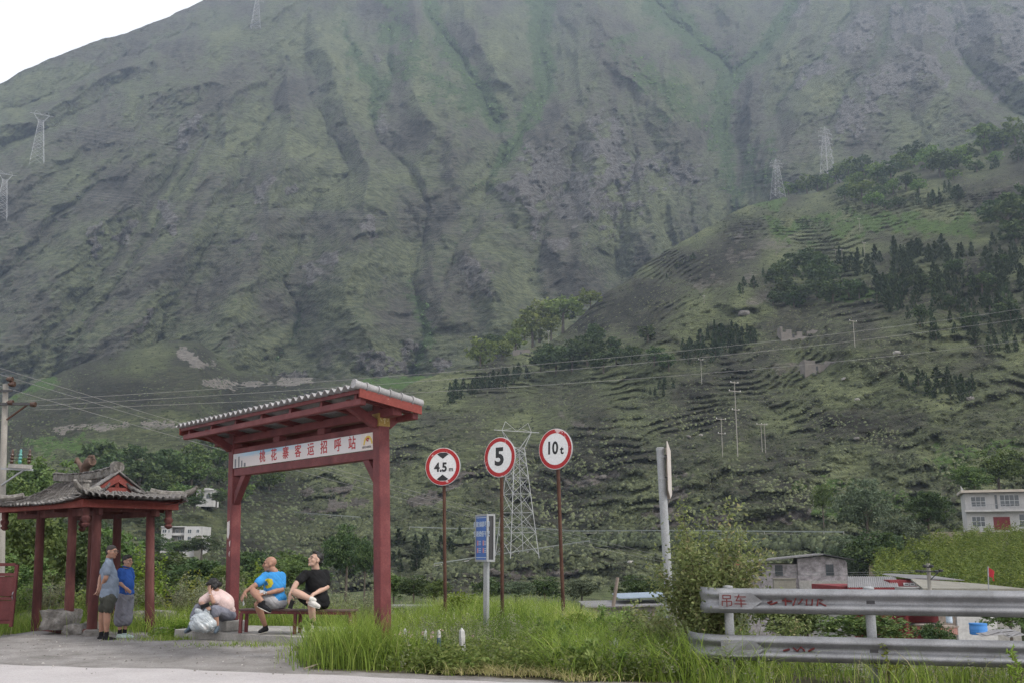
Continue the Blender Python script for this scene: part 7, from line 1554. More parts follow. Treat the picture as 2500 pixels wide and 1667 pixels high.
# ---- stone clad house with shallow roof
H, p = house(1826, 1440, 95, R(-12), 'grey stone clad house with shallow tin roof behind the barrier'); k = 95 / 2430 / 1.02
hbox(H, 'wall', 0, px(118), 0, 7, -5, px(62), M_CLAD); hbox(H, 'gable_wall', px(118.5), px(232), -.3, 8, -5, px(66), M_CLAD); hbox(H, 'plinth_wall', px(120), px(238), -.6, -.31, -5, px(24), M_CEM)
for (x, z, y) in ((27, 34, 0), (75, 34, 0), (192, 36, -.3)):
    f = hbox(H, 'window', px(x - 9), px(x + 9), y - .06, y, px(z), px(z + 26), M_GLASS)
    for q in (-4, 0, 4): hbox(H, 'bar', px(x + q - .5), px(x + q + .5), y - .09, y - .061, px(z), px(z + 26), M_DARKM, f)
b = MB(); b.prism([(px(-14), -1.0, px(64)), (px(178), -1.0, px(84)), (px(178), -1.0, px(87)), (px(-14), -1.0, px(67.5))], (0, 9.5, 0)); link('roof', b.mesh('roof', M_TIN), H)
b = MB(); b.prism([(px(178.5), -1.0, px(84)), (px(246), -1.0, px(72)), (px(246), -1.0, px(74)), (px(178.5), -1.0, px(87))], (0, 9.5, 0)); link('roof_wing', b.mesh('roof_wing', M_DARKM), H)
b = MB(); b.prism([(px(118.5), -.3, px(66.1)), (px(232), -.3, px(66.1)), (px(228), -.3, px(72)), (px(178), -.3, px(81)), (px(118.5), -.3, px(75))], (0, 6, 0)); link('gable_infill', b.mesh('gable_infill', M_CLAD), H)
b = MB(); b.prism([(px(-30), -1.2, px(60)), (px(-12), -1.2, px(60)), (px(-14), -1.2, px(78)), (px(-20), -1.2, px(74))], (0, .3, 0)); o = link('red_gable', b.mesh('red_gable', weathered('rusty_red', (0.3, 0.10, 0.07), (0.2, 0.07, 0.05), (0.36, 0.14, 0.1), 2, .8)), H)
H, p = house(1890, 1446, 78, 0, 'pale yellow garden wall in front of the stone clad house', 'wall', 'garden_wall'); hbox(H, 'wall', 0, 1.7, 0, .25, -4, 1.0, M_CREAM); hbox(H, 'coping', -.05, 1.75, -.05, .3, 1.0, 1.08, M_CREAM)
# ---- red sheds with tin roofs
H, p = house(2050, 1440, 70, R(3), 'red shed with grey ribbed tin roof behind the upper rail', 'shed', 'shed'); k = 70 / 2430 / 1.02
b = MB(); b.prism([(px(2), -1.5, px(8)), (px(100), -1.5, px(14)), (px(160), -1.5, px(28)), (px(60), -1.5, px(29)), ], (0, .12, -.06)); 
hbox(H, 'wall', px(6), px(330), .2, 6, -1.2, px(9), M_REDS); hbox(H, 'base_wall', px(6), px(330), .25, 5.9, -6, -1.2, M_CEM)
b = MB(); n = 24
for i in range(n):
    x0, x1 = px(-2 + 124 * i / n), px(-2 + 124 * (i + 1) / n); b.add([(x0, -1.6, px(8) + i * .001), (x1, -1.6, px(8)), (x1 + px(56), 2.4, px(30)), (x0 + px(56), 2.4, px(30)), ((x0 + x1) / 2, -1.6, px(9.6)), ((x0 + x1) / 2 + px(56), 2.4, px(31.6))], [(0, 4, 5, 3), (4, 1, 2, 5)])
link('roof', b.mesh('roof', M_TIN), H); hbox(H, 'fascia', px(-2), px(123), -1.72, -1.61, px(2), px(8.4), M_REDS); hbox(H, 'upper_wall', px(125), px(250), .0, 4, px(9.1), px(24), M_REDS)
b = MB(); b.prism([(px(170), -.8, px(27)), (px(298), -.8, px(23)), (px(298), -.8, px(24.5)), (px(180), -.8, px(30))], (0, 5, .2)); link('upper_roof', b.mesh('upper_roof', M_TIN), H)
for i in range(4): hwin(H, px(165 + i * 15), px(11), px(13), px(6.5), 1, 1, -.005)
H, p = house(2240, 1440, 62, 0, 'shed with pale cream roof below the flag', 'shed', 'shed'); k = 62 / 2430 / 1.02
hbox(H, 'wall', px(20), px(250), .5, 5, -5, px(2), M_CEM); b = MB(); b.prism([(px(4), -.6, px(1)), (px(250), -.6, px(0)), (px(215), 3.5, px(7)), (px(40), 3.5, px(19))], (0, 0, .12)); link('roof', b.mesh('roof', M_CREAM), H)
# ---- yard below: lean-to, white wall, crates, barrel
H, p = house(2115, 1545, 46, 0, 'round red tank wall of the yard seen between the rails', 'tank', 'tank'); b = MB(); b.lathe((.9, 1, 0), [(1.0, -3), (1.02, .9), (.7, 1.0)], 20); link('tank_shell', b.mesh('tank_shell', M_REDS, 40), H); b = MB(); b.lathe((.9, 1, 0), [(1.06, .55), (1.08, .6), (1.06, .65)], 20); link('hoop', b.mesh('hoop', M_REDS, 40), H)
H, p = house(2215, 1545, 44, 0, 'open red lean-to with dark doorway in the yard', 'lean-to', 'lean_to')
for (n_, a) in (('post', (0, .12, 0, .12)), ('post', (1.9, 2.02, 0, .12)), ('back_wall', (0, 2.0, 1.4, 1.5))): hbox(H, n_, a[0], a[1], a[2], a[3], -3, 1.0, M_REDS)
hbox(H, 'lintel', -.05, 2.1, -.05, .14, .85, 1.15, M_REDS); hbox(H, 'shelf', .2, 1.8, .4, 1.3, .30, .36, M_DARKM); hbox(H, 'roof', -.2, 2.3, -.3, 1.6, 1.16, 1.24, M_TIN)
H, p = house(2340, 1548, 42, 0, 'white plastered yard wall with plank door between the rails', 'wall', 'yard_wall'); hbox(H, 'wall', 0, 1.6, 0, .2, -2, .95, M_PLAST)
M_PLANK = weathered('grey_planks', (0.20, 0.165, 0.14), (0.12, 0.10, 0.085), (0.28, 0.24, 0.2), 6, .9)
for i in range(6): hbox(H, 'plank', -.72 + i * .115, -.61 + i * .115, .05, .09, -1.2, .9, M_PLANK)
def crate(u, v, Y, s, mat, lab):
    p = at(u, v, Y); e = empty('crate', p, .2, lab, 'crate', 'boxes in the yard')
    for i in range(4): hbox(e, 'slat', -s[0], s[0], -s[1] - .02, -s[1], i * s[2] / 2 + .01, i * s[2] / 2 + s[2] / 2 - .03, mat)
    hbox(e, 'body', -s[0] + .01, s[0] - .01, -s[1] + .001, s[1], 0, s[2] * 2 - .04, mat); hbox(e, 'lid', -s[0] - .03, s[0] + .03, -s[1] - .04, s[1] + .03, s[2] * 2 - .03, s[2] * 2 + .02, M_PLANK)
crate(2270, 1546, 34, (.30, .3, .14), weathered('faded_red_wood', (0.30, 0.11, 0.085), (0.2, 0.08, 0.065), (0.38, 0.17, 0.13), 4, .9), 'left faded red crate in the yard'); crate(2312, 1547, 34.6, (.24, .25, .13), weathered('pink_wood', (0.36, 0.2, 0.17), (0.28, 0.15, 0.13), (0.42, 0.26, 0.22), 4, .9), 'right pinkish crate in the yard')
def barrel(u, v, Y, r, h, mat, lab, rot=(0, 0, 0)):
    p = at(u, v, Y); e = empty('barrel', p, 0, lab, 'barrel'); e.rotation_euler = rot; b = MB(); b.lathe((0, 0, 0), [(r * .92, 0), (r, .05 * h), (r * 1.03, .33 * h), (r, .36 * h), (r * 1.03, .66 * h), (r, .70 * h), (r, .97 * h), (r * .95, h), (r * .9, h * .97), (r * .85, h * .2)], 20); link('shell', b.mesh('shell', mat, 40), e); b = MB(); b.lathe((0, 0, h * .98), [(r * 1.02, 0), (r * 1.05, .02), (r * 1.02, .05)], 20); link('rim', b.mesh('rim', mat, 40), e)
barrel(2390, 1548, 36, .29, .34, flat('barrel_blue', (0.03, 0.16, 0.42), .45), 'blue plastic barrel in the yard between the rails'); barrel(2318, 1520, 37, .11, .22, flat('bucket_grey', (0.30, 0.36, 0.42), .5), 'small pale bucket on the crates in the yard')
for i, (u, v, l_, a_) in enumerate(((2420, 1546, .9, .2), (2450, 1541, .8, -.1), (2475, 1548, .7, .35))):
    p = at(u, v, 33 + i * .5); b = MB(); b.box((0, 0, 0), (l_, .3, .015), Matrix.Rotation(.25, 3, 'X') @ Rz(a_), bev=.004); b.box((0, .02, .04), (l_ * .8, .2, .012), Matrix.Rotation(.3, 3, 'X') @ Rz(a_ + .3)); o = b.build('scrap_sheet', M_TIN); o.location = p; tag(o, ('leftmost', 'middle', 'rightmost')[i] + ' sheet of scrap tin leaning in the yard', 'scrap')
# ---- things under the lower rail
H, p = house(2050, 1667, 26, 0, 'long low cement wall below the barrier', 'wall', 'low_wall')
for i in range(5): hbox(H, 'panel', i * 1.0, i * 1.0 + .985, 0, .15, -2.0, .55 - .06 * (i % 2), M_CEM)
hbox(H, 'coping', -.02, 5.0, -.04, .2, .5, .56, M_CEM)
H, p = house(1835, 1667, 27, 0, 'red tricycle cart parked below the barrier', 'cart', 'cart'); hbox(H, 'body', 0, .75, 0, .5, -.1, .42, M_REDS, bev=.03); hbox(H, 'awning', -.08, .85, -.1, .6, .55, .60, flat('cart_awning', (0.45, 0.12, 0.12)), bev=.01); hbox(H, 'side_panel', .1, .65, -.02, 0, .0, .3, flat('cart_pale', (0.5, 0.48, 0.46)))
for x in (.12, .66):
    b = MB(); b.tube([(x, -.06, -.12), (x, .0, -.12)], .14, 14); link('wheel', b.mesh('wheel', M_DARKM), H)
H, p = house(2260, 1667, 23, .05, 'rough timber fence of posts and rails below the barrier', 'fence', 'timber_fence')
for x in (0, .35, 1.4, 2.4): hbox(H, 'post', x, x + .09, -.05, .04, -.8, .42, M_PLANK)
for z in (.1, .26): hbox(H, 'rail', -.1, 2.6, -.08, -.051, z, z + .06, M_PLANK)
# ---- sheds left of the bush: tin roofs and leaning pole
H, p = house(1440, 1492, 40, R(2), 'low shed with blue and white tin roof behind the tall grass', 'shed', 'shed'); hbox(H, 'wall', 0, 2.6, .2, 2.5, -2, .15, M_CEM)
b = MB(); b.prism([(-.2, -.3, .16), (2.9, -.3, .22), (2.9, 2.5, .30), (-.2, 2.5, .24)], (0, 0, .05)); link('roof', b.mesh('roof', M_TIN), H); b = MB(); b.prism([(1.2, .4, .46), (3.2, .4, .52), (3.2, 2.4, .62), (1.2, 2.4, .55)], (0, 0, .04)); link('blue_roof', b.mesh('blue_roof', weathered('blue_tin', (0.22, 0.27, 0.33), (0.16, 0.2, 0.25), (0.28, 0.33, 0.38), 2, .5)), H)
for i in range(3): hbox(H, 'prop', .2 + i * 1.1, .28 + i * 1.1, -.2, -.12, -1.5, .12, M_PLANK)
b = MB(); b.tube([at(1497, 1480, 38), at(1508, 1408, 38)], [.07, .06], 8); o = b.build('leaning_post', M_PLANK, smooth=50); tag(o, 'leaning timber post beside the tin shed', 'post')
H, p = house(940, 1482, 45, 0, 'dark low tin roof right of the shelter\'s right post', 'shed', 'shed'); hbox(H, 'roof', 0, 2.0, 0, 1.6, -.02, .06, M_TIN, rot=None); hbox(H, 'wall', .1, 1.9, .2, 1.5, -2, -.03, M_DARKM)
# ---- ruins on the hillside
def ruin(u, v, wpx, hpx, lab, gaps, seed):
    P = surf_hill(u, v); Y = float(P[1]) - 3; p = at(u, v, Y); e = empty('ruin', p, 0, lab, 'ruin'); k = Y / F_PX; g = random.Random(seed); x = 0; mt = weathered('ruin_stone_%d' % seed, (0.165, 0.150, 0.135), (0.10, 0.09, 0.08), (0.23, 0.21, 0.19), .5, .95, fine=3)
    n = 7
    for i in range(n):
        h = hpx * k * g.uniform(.65, 1.0) * (.35 if i in gaps else 1); hbox(e, 'wall_piece', i * wpx * k / n, (i + 1) * wpx * k / n + .01, 0, 1.0 + .01 * i, -3, h, mt)
    for i in (0, n - 1): hbox(e, 'corner_wall', i * wpx * k / n + .1, i * wpx * k / n + .9, 1.2, 6, -2, hpx * k * g.uniform(1.0, 1.4), mt)
    for t in (.3, .75): hbox(e, 'opening', wpx * k * t, wpx * k * (t + .06), -.06, 0, hpx * k * .15, hpx * k * .5, M_DARKM)
ruin(1908, 828, 92, 26, 'upper ruined stone house on the hillside', (2, 4), 1); ruin(1966, 908, 90, 30, 'lower ruined stone house with tall corners on the hillside', (), 2); ruin(1252, 866, 60, 16, 'ruined wall under the pale willows', (5,), 3)
# ---- valley road with its pale barrier
def far_barrier(path, lab, hgt=.8):
    pts = []
    for (a, b_) in zip(path[:-1], path[1:]):
        for t in np.linspace(0, 1, 14)[:-1]: pts.append((a[0] + (b_[0] - a[0]) * t, a[1] + (b_[1] - a[1]) * t))
    pts.append(path[-1]); P = [Vector(surf_hill(u, v)) for u, v in pts]
    Ys = np.array([q.y for q in P]); Ys = np.convolve(np.pad(Ys, 6, mode='edge'), np.ones(13) / 13, 'valid'); P = [at(u, v, float(Y) - 4.0) for (u, v), Y in zip(pts, Ys)]
    e = empty('road_barrier', P[0], 0, lab, 'crash barrier', 'far road barriers'); b = PB(e); m = MB()
    for q0, q1 in zip(P[:-1], P[1:]): b.bar(q0 + UP * .30, q1 + UP * .30, .08, .24)
    o = b.build('rail', weathered('pale_green_barrier', (0.20, 0.225, 0.21), (0.13, 0.15, 0.14), (0.27, 0.29, 0.275), .3, .6))
    for q in P[::3]:
        b = PB(e); b.box(q + UP * .0, (.12, .12, .7)); b.build('post', M_CEM)
    rb = MB()
    for q0, q1 in zip(P[:-1], P[1:]): rb.add([q0 - UP * .25, q1 - UP * .25, q1 - UP * .2 + Vector((0, 5, .1)), q0 - UP * .2 + Vector((0, 5, .1))], [(0, 1, 2, 3)])
    g = np.random.default_rng(len(P)); PP = np.array([q[:] for q in P]); m = len(PP) * 26; ii = g.integers(0, len(PP) - 1, m); tt = g.uniform(0, 1, (m, 1)); C = PP[ii] * (1 - tt) + PP[ii + 1] * tt; dn = g.uniform(.0, 1, m); C[:, 1] -= dn * 5; C[:, 2] -= .5 + dn * 2.6
    V, Fq, t = dome_tufts(C, g.uniform(.35, 1.1, m), np.clip(g.normal(.33, .2, m), 0, 1), g); tag(link('bank_scrub', np_mesh('bank_scrub', V, Fq, M_SCRUB, False, {'tint': t})), 'scrub on the bank below the ' + lab, 'scrub', kind='stuff')
    r = rb.build('valley_road', M_CEM); r['kind'] = 'structure'
far_barrier([(640, 1242), (760, 1255), (880, 1264)], 'pale road barrier seen through the shelter'); far_barrier([(1000, 1288), (1120, 1292), (1260, 1288), (1400, 1298), (1640, 1297), (1850, 1299), (2060, 1301)], 'long pale green road barrier crossing the lower hillside'); far_barrier([(1060, 1378), (1250, 1350), (1370, 1332), (1440, 1322)], 'upper sloping road barrier behind the round signs')
# ================================================================ poles, pylons and wires
M_STEEL = weathered('pylon_steel', (0.36, 0.365, 0.375), (0.28, 0.285, 0.295), (0.43, 0.435, 0.445), .2, .5, metal=.3, fine=2)
def pylon(u, vt, vb, Y, lab, wr=.24, thick=.0011, style=0):
    p = at(u, vb, Y); h = at(u, vt, Y).z - p.z; e = empty('pylon', p, .5 if style else .2, lab, 'pylon', 'lattice pylons'); th = max(h * thick * 3.1, .06) 
    levels = [0, .16, .31, .45, .57, .67, .75, .80]; W = lambda t: h * wr * .5 * (1 - t * .80)
    def cor(t, i): return Vector(((-1, 1, 1, -1)[i] * W(t), (-1, -1, 1, 1)[i] * W(t), t * h))
    for i in range(4):
        b = MB(); b.bar(cor(-.03, i), cor(.80, i), th, th); link('leg', b.mesh('leg', M_STEEL), e)
    b = MB()
    for l0, l1 in zip(levels[:-1], levels[1:]):
        for i in range(4):
            j = (i + 1) % 4; b.bar(cor(l0, i), cor(l1, j), th * .55, th * .55); b.bar(cor(l0, j), cor(l1, i), th * .55, th * .55); b.bar(cor(l1, i), cor(l1, j), th * .5, th * .5)
    o = link('bracing', b.mesh('bracing', M_STEEL), e); o['kind'] = 'stuff'
    if style == 1:                 # cup-shaped head
        for s in (-1, 1):
            b = MB(); b.bar(cor(.80, 0 if s < 0 else 1), (s * h * .13, 0, h * .93), th * .8, th * .8); b.bar(cor(.80, 3 if s < 0 else 2), (s * h * .13, 0, h * .93), th * .8, th * .8); b.bar((s * h * .13, 0, h * .93), (s * h * .10, 0, h), th * .7, th * .7); b.bar((s * h * .03, 0, h * .80), (s * h * .09, 0, h * .88), th * .5, th * .5); b.bar((s * h * .13, 0, h * .93), (s * h * .05, 0, h * .95), th * .5, th * .5); b.bar((s * h * .10, 0, h), (0, 0, h * .93), th * .5, th * .5); link('head_arm', b.mesh('head_arm', M_STEEL), e)
        b = MB(); b.bar((-h * .2, 0, h * .93), (h * .2, 0, h * .93), th, th); link('cross_arm', b.mesh('cross_arm', M_STEEL), e)
    else:
        b = MB()
        for i in range(4): b.bar(cor(.80, i), (0, 0, h), th * .8, th * .8)
        link('peak', b.mesh('peak', M_STEEL), e)
        for z in (.80, .88, .95) if style == 0 else (.45, .58, .70, .80, .88, .95):
            b = MB(); L = h * (.16 if z < .9 else .11)
            for s in (-1, 1): b.bar((0, 0, h * z), (s * L, 0, h * (z + .005)), th * .8, th * .8); b.bar((0, 0, h * (z + .04)), (s * L, 0, h * (z + .006)), th * .5, th * .5); b.tube([(s * L, 0, h * z), (s * L, 0, h * (z - .035))], th * .7, 5)
            link('cross_arm', b.mesh('cross_arm', M_STEEL), e)
    return e
def mtn_Y(u, v): 
    sl, yc = .93, float(interp(u, [(-420, 690), (500, 700), (1200, 720), (1650, 760), (1800, 830), (2000, 760), (2500, 690)])); return (sl * yc - 110) / (sl - float(kz(v)))
Yp = float(surf_hill(1265, 1352)[1]) - 6
pylon(1262, 1030, 1352, Yp, 'big steel lattice pylon behind the 5 sign', .24, .0014, 1)
pylon(90, 272, 396, mtn_Y(90, 396) - 40, 'pale pylon high on the left spur of the mountain', .23, .0016, 1); pylon(2, 418, 532, mtn_Y(0, 532) - 40, 'pylon cut by the left edge on the mountain', .22, .0016, 1); pylon(624, -14, 72, mtn_Y(624, 72) - 60, 'pylon at the top edge on the mountain ridge', .24, .0016, 0)
pylon(1899, 388, 482, float(surf_hill(1899, 486)[1]) + 5, 'smaller pylon on the grassy knoll of the hill', .27, .0016, 0); pylon(2022, 310, 440, float(surf_hill(2022, 446)[1]), 'tall many armed pylon beside the crest grove', .20, .0016, 2)
M_POLE = weathered('concrete_pole', (0.27, 0.255, 0.23), (0.2, 0.19, 0.17), (0.34, 0.32, 0.29), 1.0, .9)
def far_pole(u, vt, vb, lab, arms=((.97, 1.2),), wide=1.6, surf=surf_hill):
    P = surf(u, vb); Y = float(P[1]) - 3; p = at(u, vb, Y); h = at(u, vt, Y).z - p.z; e = empty('power_pole', p, .5, lab, 'power pole', 'concrete power poles on the hillside'); r = wide * .66 * Y / F_PX
    b = MB(); b.tube([(0, 0, -3), (0, 0, h)], [r * .62, r * .45], 8); link('shaft', b.mesh('shaft', M_POLE, 60), e)
    for z, L in arms:
        b = MB(); b.box((0, 0, h * z), (L * 2, r, r * .8)); link('cross_arm', b.mesh('cross_arm', M_POLE), e)
        for s in (-1, 1): b = MB(); b.tube([(s * L * .9, 0, h * z), (s * L * .9, 0, h * z + .35)], r * .4, 5); link('insulator', b.mesh('insulator', M_WHITE), e)
far_pole(1801, 930, 1106, 'tallest concrete power pole on the lower hillside', ((.98, 1.3), (.86, 2.0), (.6, 1.2)), 3.0); far_pole(1764, 1020, 1104, 'shorter power pole just left of the tallest one', ((.97, 1.6), (.55, 1.2)), 2.4); far_pole(1861, 1033, 1098, 'left pole of the close pair right of the tallest pole', ((.96, 1.5),), 2.2); far_pole(1869, 1033, 1096, 'right pole of the close pair right of the tallest pole', ((.96, 1.0),), 2.2)
far_pole(2087, 783, 842, 'lone power pole above the ruins on the hillside', ((.98, 1.6),), 2.2); far_pole(1713, 876, 928, 'lone power pole left of the lower ruin', ((.97, 1.0),), 2.0); far_pole(1339, 808, 846, 'power pole beside the pale willows', ((.97, .8),), 1.8); far_pole(2099, 534, 562, 'highest small power pole on the open grass', ((.97, 1.2),), 1.6); far_pole(2112, 592, 634, 'power pole above the plantation beside dark conifers', ((.97, 1.2),), 1.6); far_pole(2042, 610, 642, 'left pole of the pair above the broadleaf grove', ((.97, 1.2),), 1.6); far_pole(2057, 610, 645, 'right pole of the pair above the broadleaf grove', ((.97, 1.2),), 1.6); far_pole(1719, 722, 738, 'tiny pole on the brown spur', ((.9, .5),), 1.5)
# ---- near concrete pole at the left edge
def near_pole():
    Y = 25.0; p = at(2, 1520, Y); e = empty('power_pole', p, 0, 'concrete power pole with insulators and fuse bracket at the left edge', 'power pole'); loc = Vector(e.location)
    M_INS = flat('brown_insulator', (0.055, 0.030, 0.022), .25); M_ING = flat('green_insulator', (0.07, 0.22, 0.2), .3)
    b = PB(e); b.tube([at(0, 1540, Y), at(6, 1190, Y), at(14, 937, Y)], [.092, .080, .066], 16); b.build('shaft', M_POLE, smooth=60)
    for (v, u1, h) in ((952, 30, .05), (984, 84, .07)):
        b = PB(e); b.bar(at(-40, v + 2, Y - .12), at(u1, v + 1, Y - .12), .06, h); b.build('cross_arm', M_DARKM)
    b = PB(e); b.bar(at(16, 1024, Y - .1), at(70, 985, Y - .1), .035, .035); b.build('arm_brace', M_RUST)
    for (u, v) in ((25, 925), (30, 937), (26, 982), (81, 986)):
        c = at(u, v, Y - .12); b = PB(e); b.tube([c + Vector((-.10, 0, 0)), c + Vector((-.06, 0, 0)), c + Vector((-.059, 0, 0)), c + Vector((-.01, 0, 0)), c + Vector((-.009, 0, 0)), c + Vector((.06, 0, 0))], [.03, .03, .06, .06, .07, .07], 12); b.build('insulator', M_INS, smooth=40)
    b = PB(e); b.bar(at(4, 1143, Y - .3), at(80, 1146, Y - .3), .07, .05); b.bar(at(4, 1183, Y - .1), at(56, 1148, Y - .3), .04, .04); b.build('fuse_bracket', M_GALVP)
    b = PB(e); b.bar(at(22, 1136, Y - .32), at(76, 1139, Y - .32), .12, .10); b.build('fuse_tray', M_CONC)
    for (u, m) in ((28, M_INS), (48, M_ING), (70, M_INS)):
        c = at(u, 1131, Y - .32); b = PB(e); b.lathe(c, [(.03, 0), (.05, .05), (.03, .09), (.055, .13), (.03, .17), (.05, .21), (.025, .26), (.035, .32), (.01, .36)], 10); b.build('fuse', m, smooth=40)
        t = at(u + 6, 1060, Y); b = PB(e); b.tube([c + UP * .35, c.lerp(t, .5) + Vector((-.08, 0, .1)), t], .008, 5); b.build('lead_wire', M_BLACK)
near_pole()
# ---- pole of the village among the sheds
vp = at(2266, 1440, 58); e = empty('power_pole', vp, 0, 'concrete pole with black insulators among the red sheds', 'power pole'); b = PB(e); b.tube([vp - UP * 4, at(2266, 1374, 58)], [.14, .10], 10); b.build('shaft', M_POLE, smooth=60)
b = PB(e); b.bar(at(2238, 1394, 57.8), at(2298, 1394, 57.8), .08, .08); b.bar(at(2256, 1384, 57.8), at(2276, 1384, 57.8), .06, .06); b.build('cross_arm', M_DARKM)
for (u, v) in ((2240, 1393), (2250, 1394), (2286, 1394), (2297, 1392), (2258, 1381), (2274, 1381)):
    b = PB(e); c = at(u, v, 57.7); b.lathe(c, [(.05, -.08), (.13, -.05), (.13, .05), (.05, .08)], 10); b.build('insulator', M_BLACK, smooth=40)
b = PB(e); b.bar(at(2272, 1414, 57.9), at(2290, 1396, 57.8), .05, .05); b.build('arm_brace', M_DARKM)
# ---- flag
fp = at(2408, 1440, 60); e = empty('flag', fp, 0, 'red flag hanging from a thin tilted pole above the sheds', 'flag'); b = PB(e); b.tube([fp - UP * 2, at(2412, 1382, 60)], .035, 6); b.build('flagpole', M_GALVP)
V, n = [], 9
for i in range(n):
    for q in range(7):
        s, t = i / (n - 1), q / 6; c = at(2413 + 16 * s * (1 - .15 * t) + t * 3, 1379 + 20 * s + 26 * t * (1 - .25 * s), 60); V.append(np.array(c - fp) + np.array([0, .18 * math.sin(s * 7 + t * 2), 0]))
me = np_mesh('cloth', np.array(V), grid_faces(n, 7), flat('flag_red', (0.45, 0.03, 0.04), .8), True); link('cloth', me, e)
# ---- wires: each a thing of its own
def wire(pts, r, lab, group, sag=0.0, mat=None, n=26):
    A, Bq = Vector(pts[0]), Vector(pts[-1]); P = []
    for (p, q) in zip(pts[:-1], pts[1:]):
        p, q = Vector(p), Vector(q)
        for t in np.linspace(0, 1, n)[(0 if not P else 1):]: P.append(p.lerp(q, t) - UP * sag * 4 * t * (1 - t))
    b = MB(); b.tube(P, r, 5, cap=False); o = b.build('power_line', mat or M_WIRE, smooth=80); return tag(o, lab, 'wire', group)
M_WIRE = flat('aluminium_wire', (0.20, 0.20, 0.20), .5, .2); M_WIRED = flat('dark_wire', (0.10, 0.10, 0.10), .6)
for (v0, v1, nm) in ((978, 738, 'upper'), (990, 762, 'middle'), (1000, 817, 'lower')): wire([at(60 if nm == 'upper' else 84, v0, 25), at(2600, v1, 46)], .0050, nm + ' of the three thick wires crossing the whole view', 'thick wires', .45)
for i, (v0, um, vm, u1, v1) in enumerate(((900, 560, 1062, 1840, 1400), (915, 560, 1075, 1830, 1405), (945, 560, 1088, 1835, 1410))): wire([at(-60, v0 - 20, 25), at(u1, v1, 78)], .007, ('topmost', 'middle', 'lowest')[i] + ' of the wires slanting down behind the shelter', 'slanting wires', .5)
for i in range(4): wire([at(2020 + 4 * i, 640, 700), at(2087 + 2 * i, 785, 430)], .05, ('first', 'second', 'third', 'fourth')[i] + ' wire from the left down to the lone hillside pole', 'hillside wires', 2)
for i in range(3): wire([at(2087, 785 + 3 * i, 430), at(2560, 985 + 7 * i, 260)], .05, ('upper', 'middle', 'lower')[i] + ' wire running right from the lone hillside pole', 'hillside wires right', 1.5)
for i in range(3): wire([at(1770, 1115 - 40 * i, 330), at(2620, 870 - 22 * i, 200)], .028, ('lower', 'middle', 'upper')[i] + ' thin wire rising right from the lower poles', 'rising wires', 1.5, M_WIRED)
for i in range(4): wire([at(94, 292 + 9 * i, 1080), at(1100, 418 + 5 * i, 950), at(2024, 335 + 18 * i, 880)], .10, ('topmost', 'second', 'third', 'lowest')[i] + ' high cable from the left spur pylon', 'high cables', 6)
for i in range(4): wire([at(6, 438 + 7 * i, 960), at(900, 520 + 5 * i, 850), at(1899, 405 + 14 * i, 850)], .09, ('topmost', 'second', 'third', 'lowest')[i] + ' cable of the lower high line', 'lower high cables', 6)
for i in range(2): wire([at(2266, 1390 + 3 * i, 58), at(1700, 1375 + 12 * i, 90)], .011, ('upper', 'lower')[i] + ' village wire above the sheds', 'village wires', .4)
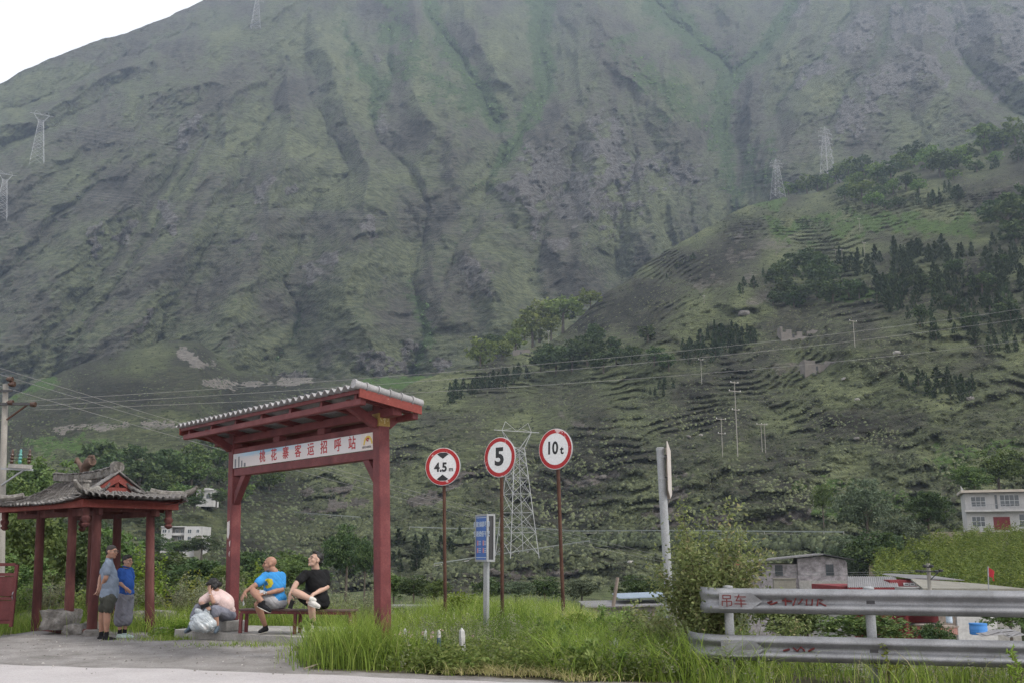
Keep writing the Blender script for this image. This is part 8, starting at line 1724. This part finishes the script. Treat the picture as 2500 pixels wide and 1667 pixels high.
# ---- yellow green crop on the terrace by the white house
M_CROP = foliage('crop_leaf', [(0, (0.050, 0.085, 0.014)), (.45, (0.105, 0.160, 0.026)), (.8, (0.175, 0.235, 0.042)), (1, (0.25, 0.29, 0.08))], .35)
def crop():
    g = np.random.default_rng(3100); n = 1600; u = g.uniform(2140, 2560, n); v = g.uniform(1292, 1450, n); k = (v > 1310 - (u - 2330) * .09 + g.normal(0, 5, n)); k &= ~((u < 2260) & (v < 1350 - (u - 2140) * .2)); u, v = u[k], v[k]
    Y = interp(v, [(1280, 146), (1330, 120), (1450, 84)]); c = np.stack([kx(u, v) * Y, Y, EYE + kz(v) * Y - .6], -1); o = sprays('crop_field', M_CROP, c, g, 2.0, 34, .42, .32, .4, .5, 'yellow green leafy crop below the white house', 'crop')
    xs = np.linspace(2120, 2600, 30); vs = np.linspace(1285, 1470, 30); U, V = np.meshgrid(xs, vs); Yg = interp(V.ravel(), [(1280, 146), (1330, 120), (1450, 84), (1470, 80)]).reshape(U.shape); P = np.stack([kx(U, V) * Yg, Yg, EYE + kz(V) * Yg - .7], -1); q = link('terrace', np_mesh('terrace', P.reshape(-1, 3), grid_faces(30, 30)[:, ::-1], M_SOIL, True)); q['kind'] = 'structure'
crop()
# ---- pale boulders on the hillside
for i, (u, v, s, lab) in enumerate(((1815, 768, 14, 'pale round boulder on the hillside below the brown spur'), (1711, 1062, 6, 'white rock low on the left of the hillside'), (1680, 1066, 7, 'flat white rock near the tall poles'), (2188, 862, 9, 'pale flat boulder right of the lower ruin'), (2368, 975, 13, 'pale boulder beside the lower conifer patch'), (2060, 925, 7, 'pale rock below the lower ruin'), (2090, 1070, 7, 'small pale rock on the terraced slope'), (1538, 1372, 8, 'pale boulder above the shed roof'), (1472, 1165, 12, 'broken pale rock face fragment mid slope'), (2092, 975, 6, 'thin slab of rock on the open slope'))):
    P = Vector(surf_hill(u, v)); k = P.y / F_PX; boulder('boulder', P - Vector((0, s * k * .3, 0)), (s * k, s * k * .7, s * k * .55), 50 + i, lab, M_CONC if i % 2 else M_STONE, .4, i)
# ================================================================ the air of the valley
def make_haze():
    hb = MB(); hb.box((0, 2100, 1270), (7800, 5800, 2940))
    m = bpy.data.materials.new('valley_air'); m.use_nodes = True; n = m.node_tree.nodes; n.remove(n['Principled BSDF'])
    pv = n.new('ShaderNodeVolumePrincipled'); pv.inputs['Color'].default_value = (0.60, 0.76, 1.0, 1); pv.inputs['Density'].default_value = 0.00015
    pv.inputs['Anisotropy'].default_value = 0.1
    m.node_tree.links.new(pv.outputs[0], n['Material Output'].inputs['Volume'])
    m.cycles.homogeneous_volume = True; pv.inputs['Density Attribute'].default_value = ''
    o = hb.build('haze', m); o['kind'] = 'stuff'; o['label'] = 'thin blue valley haze in front of the mountain'
    return o
make_haze()
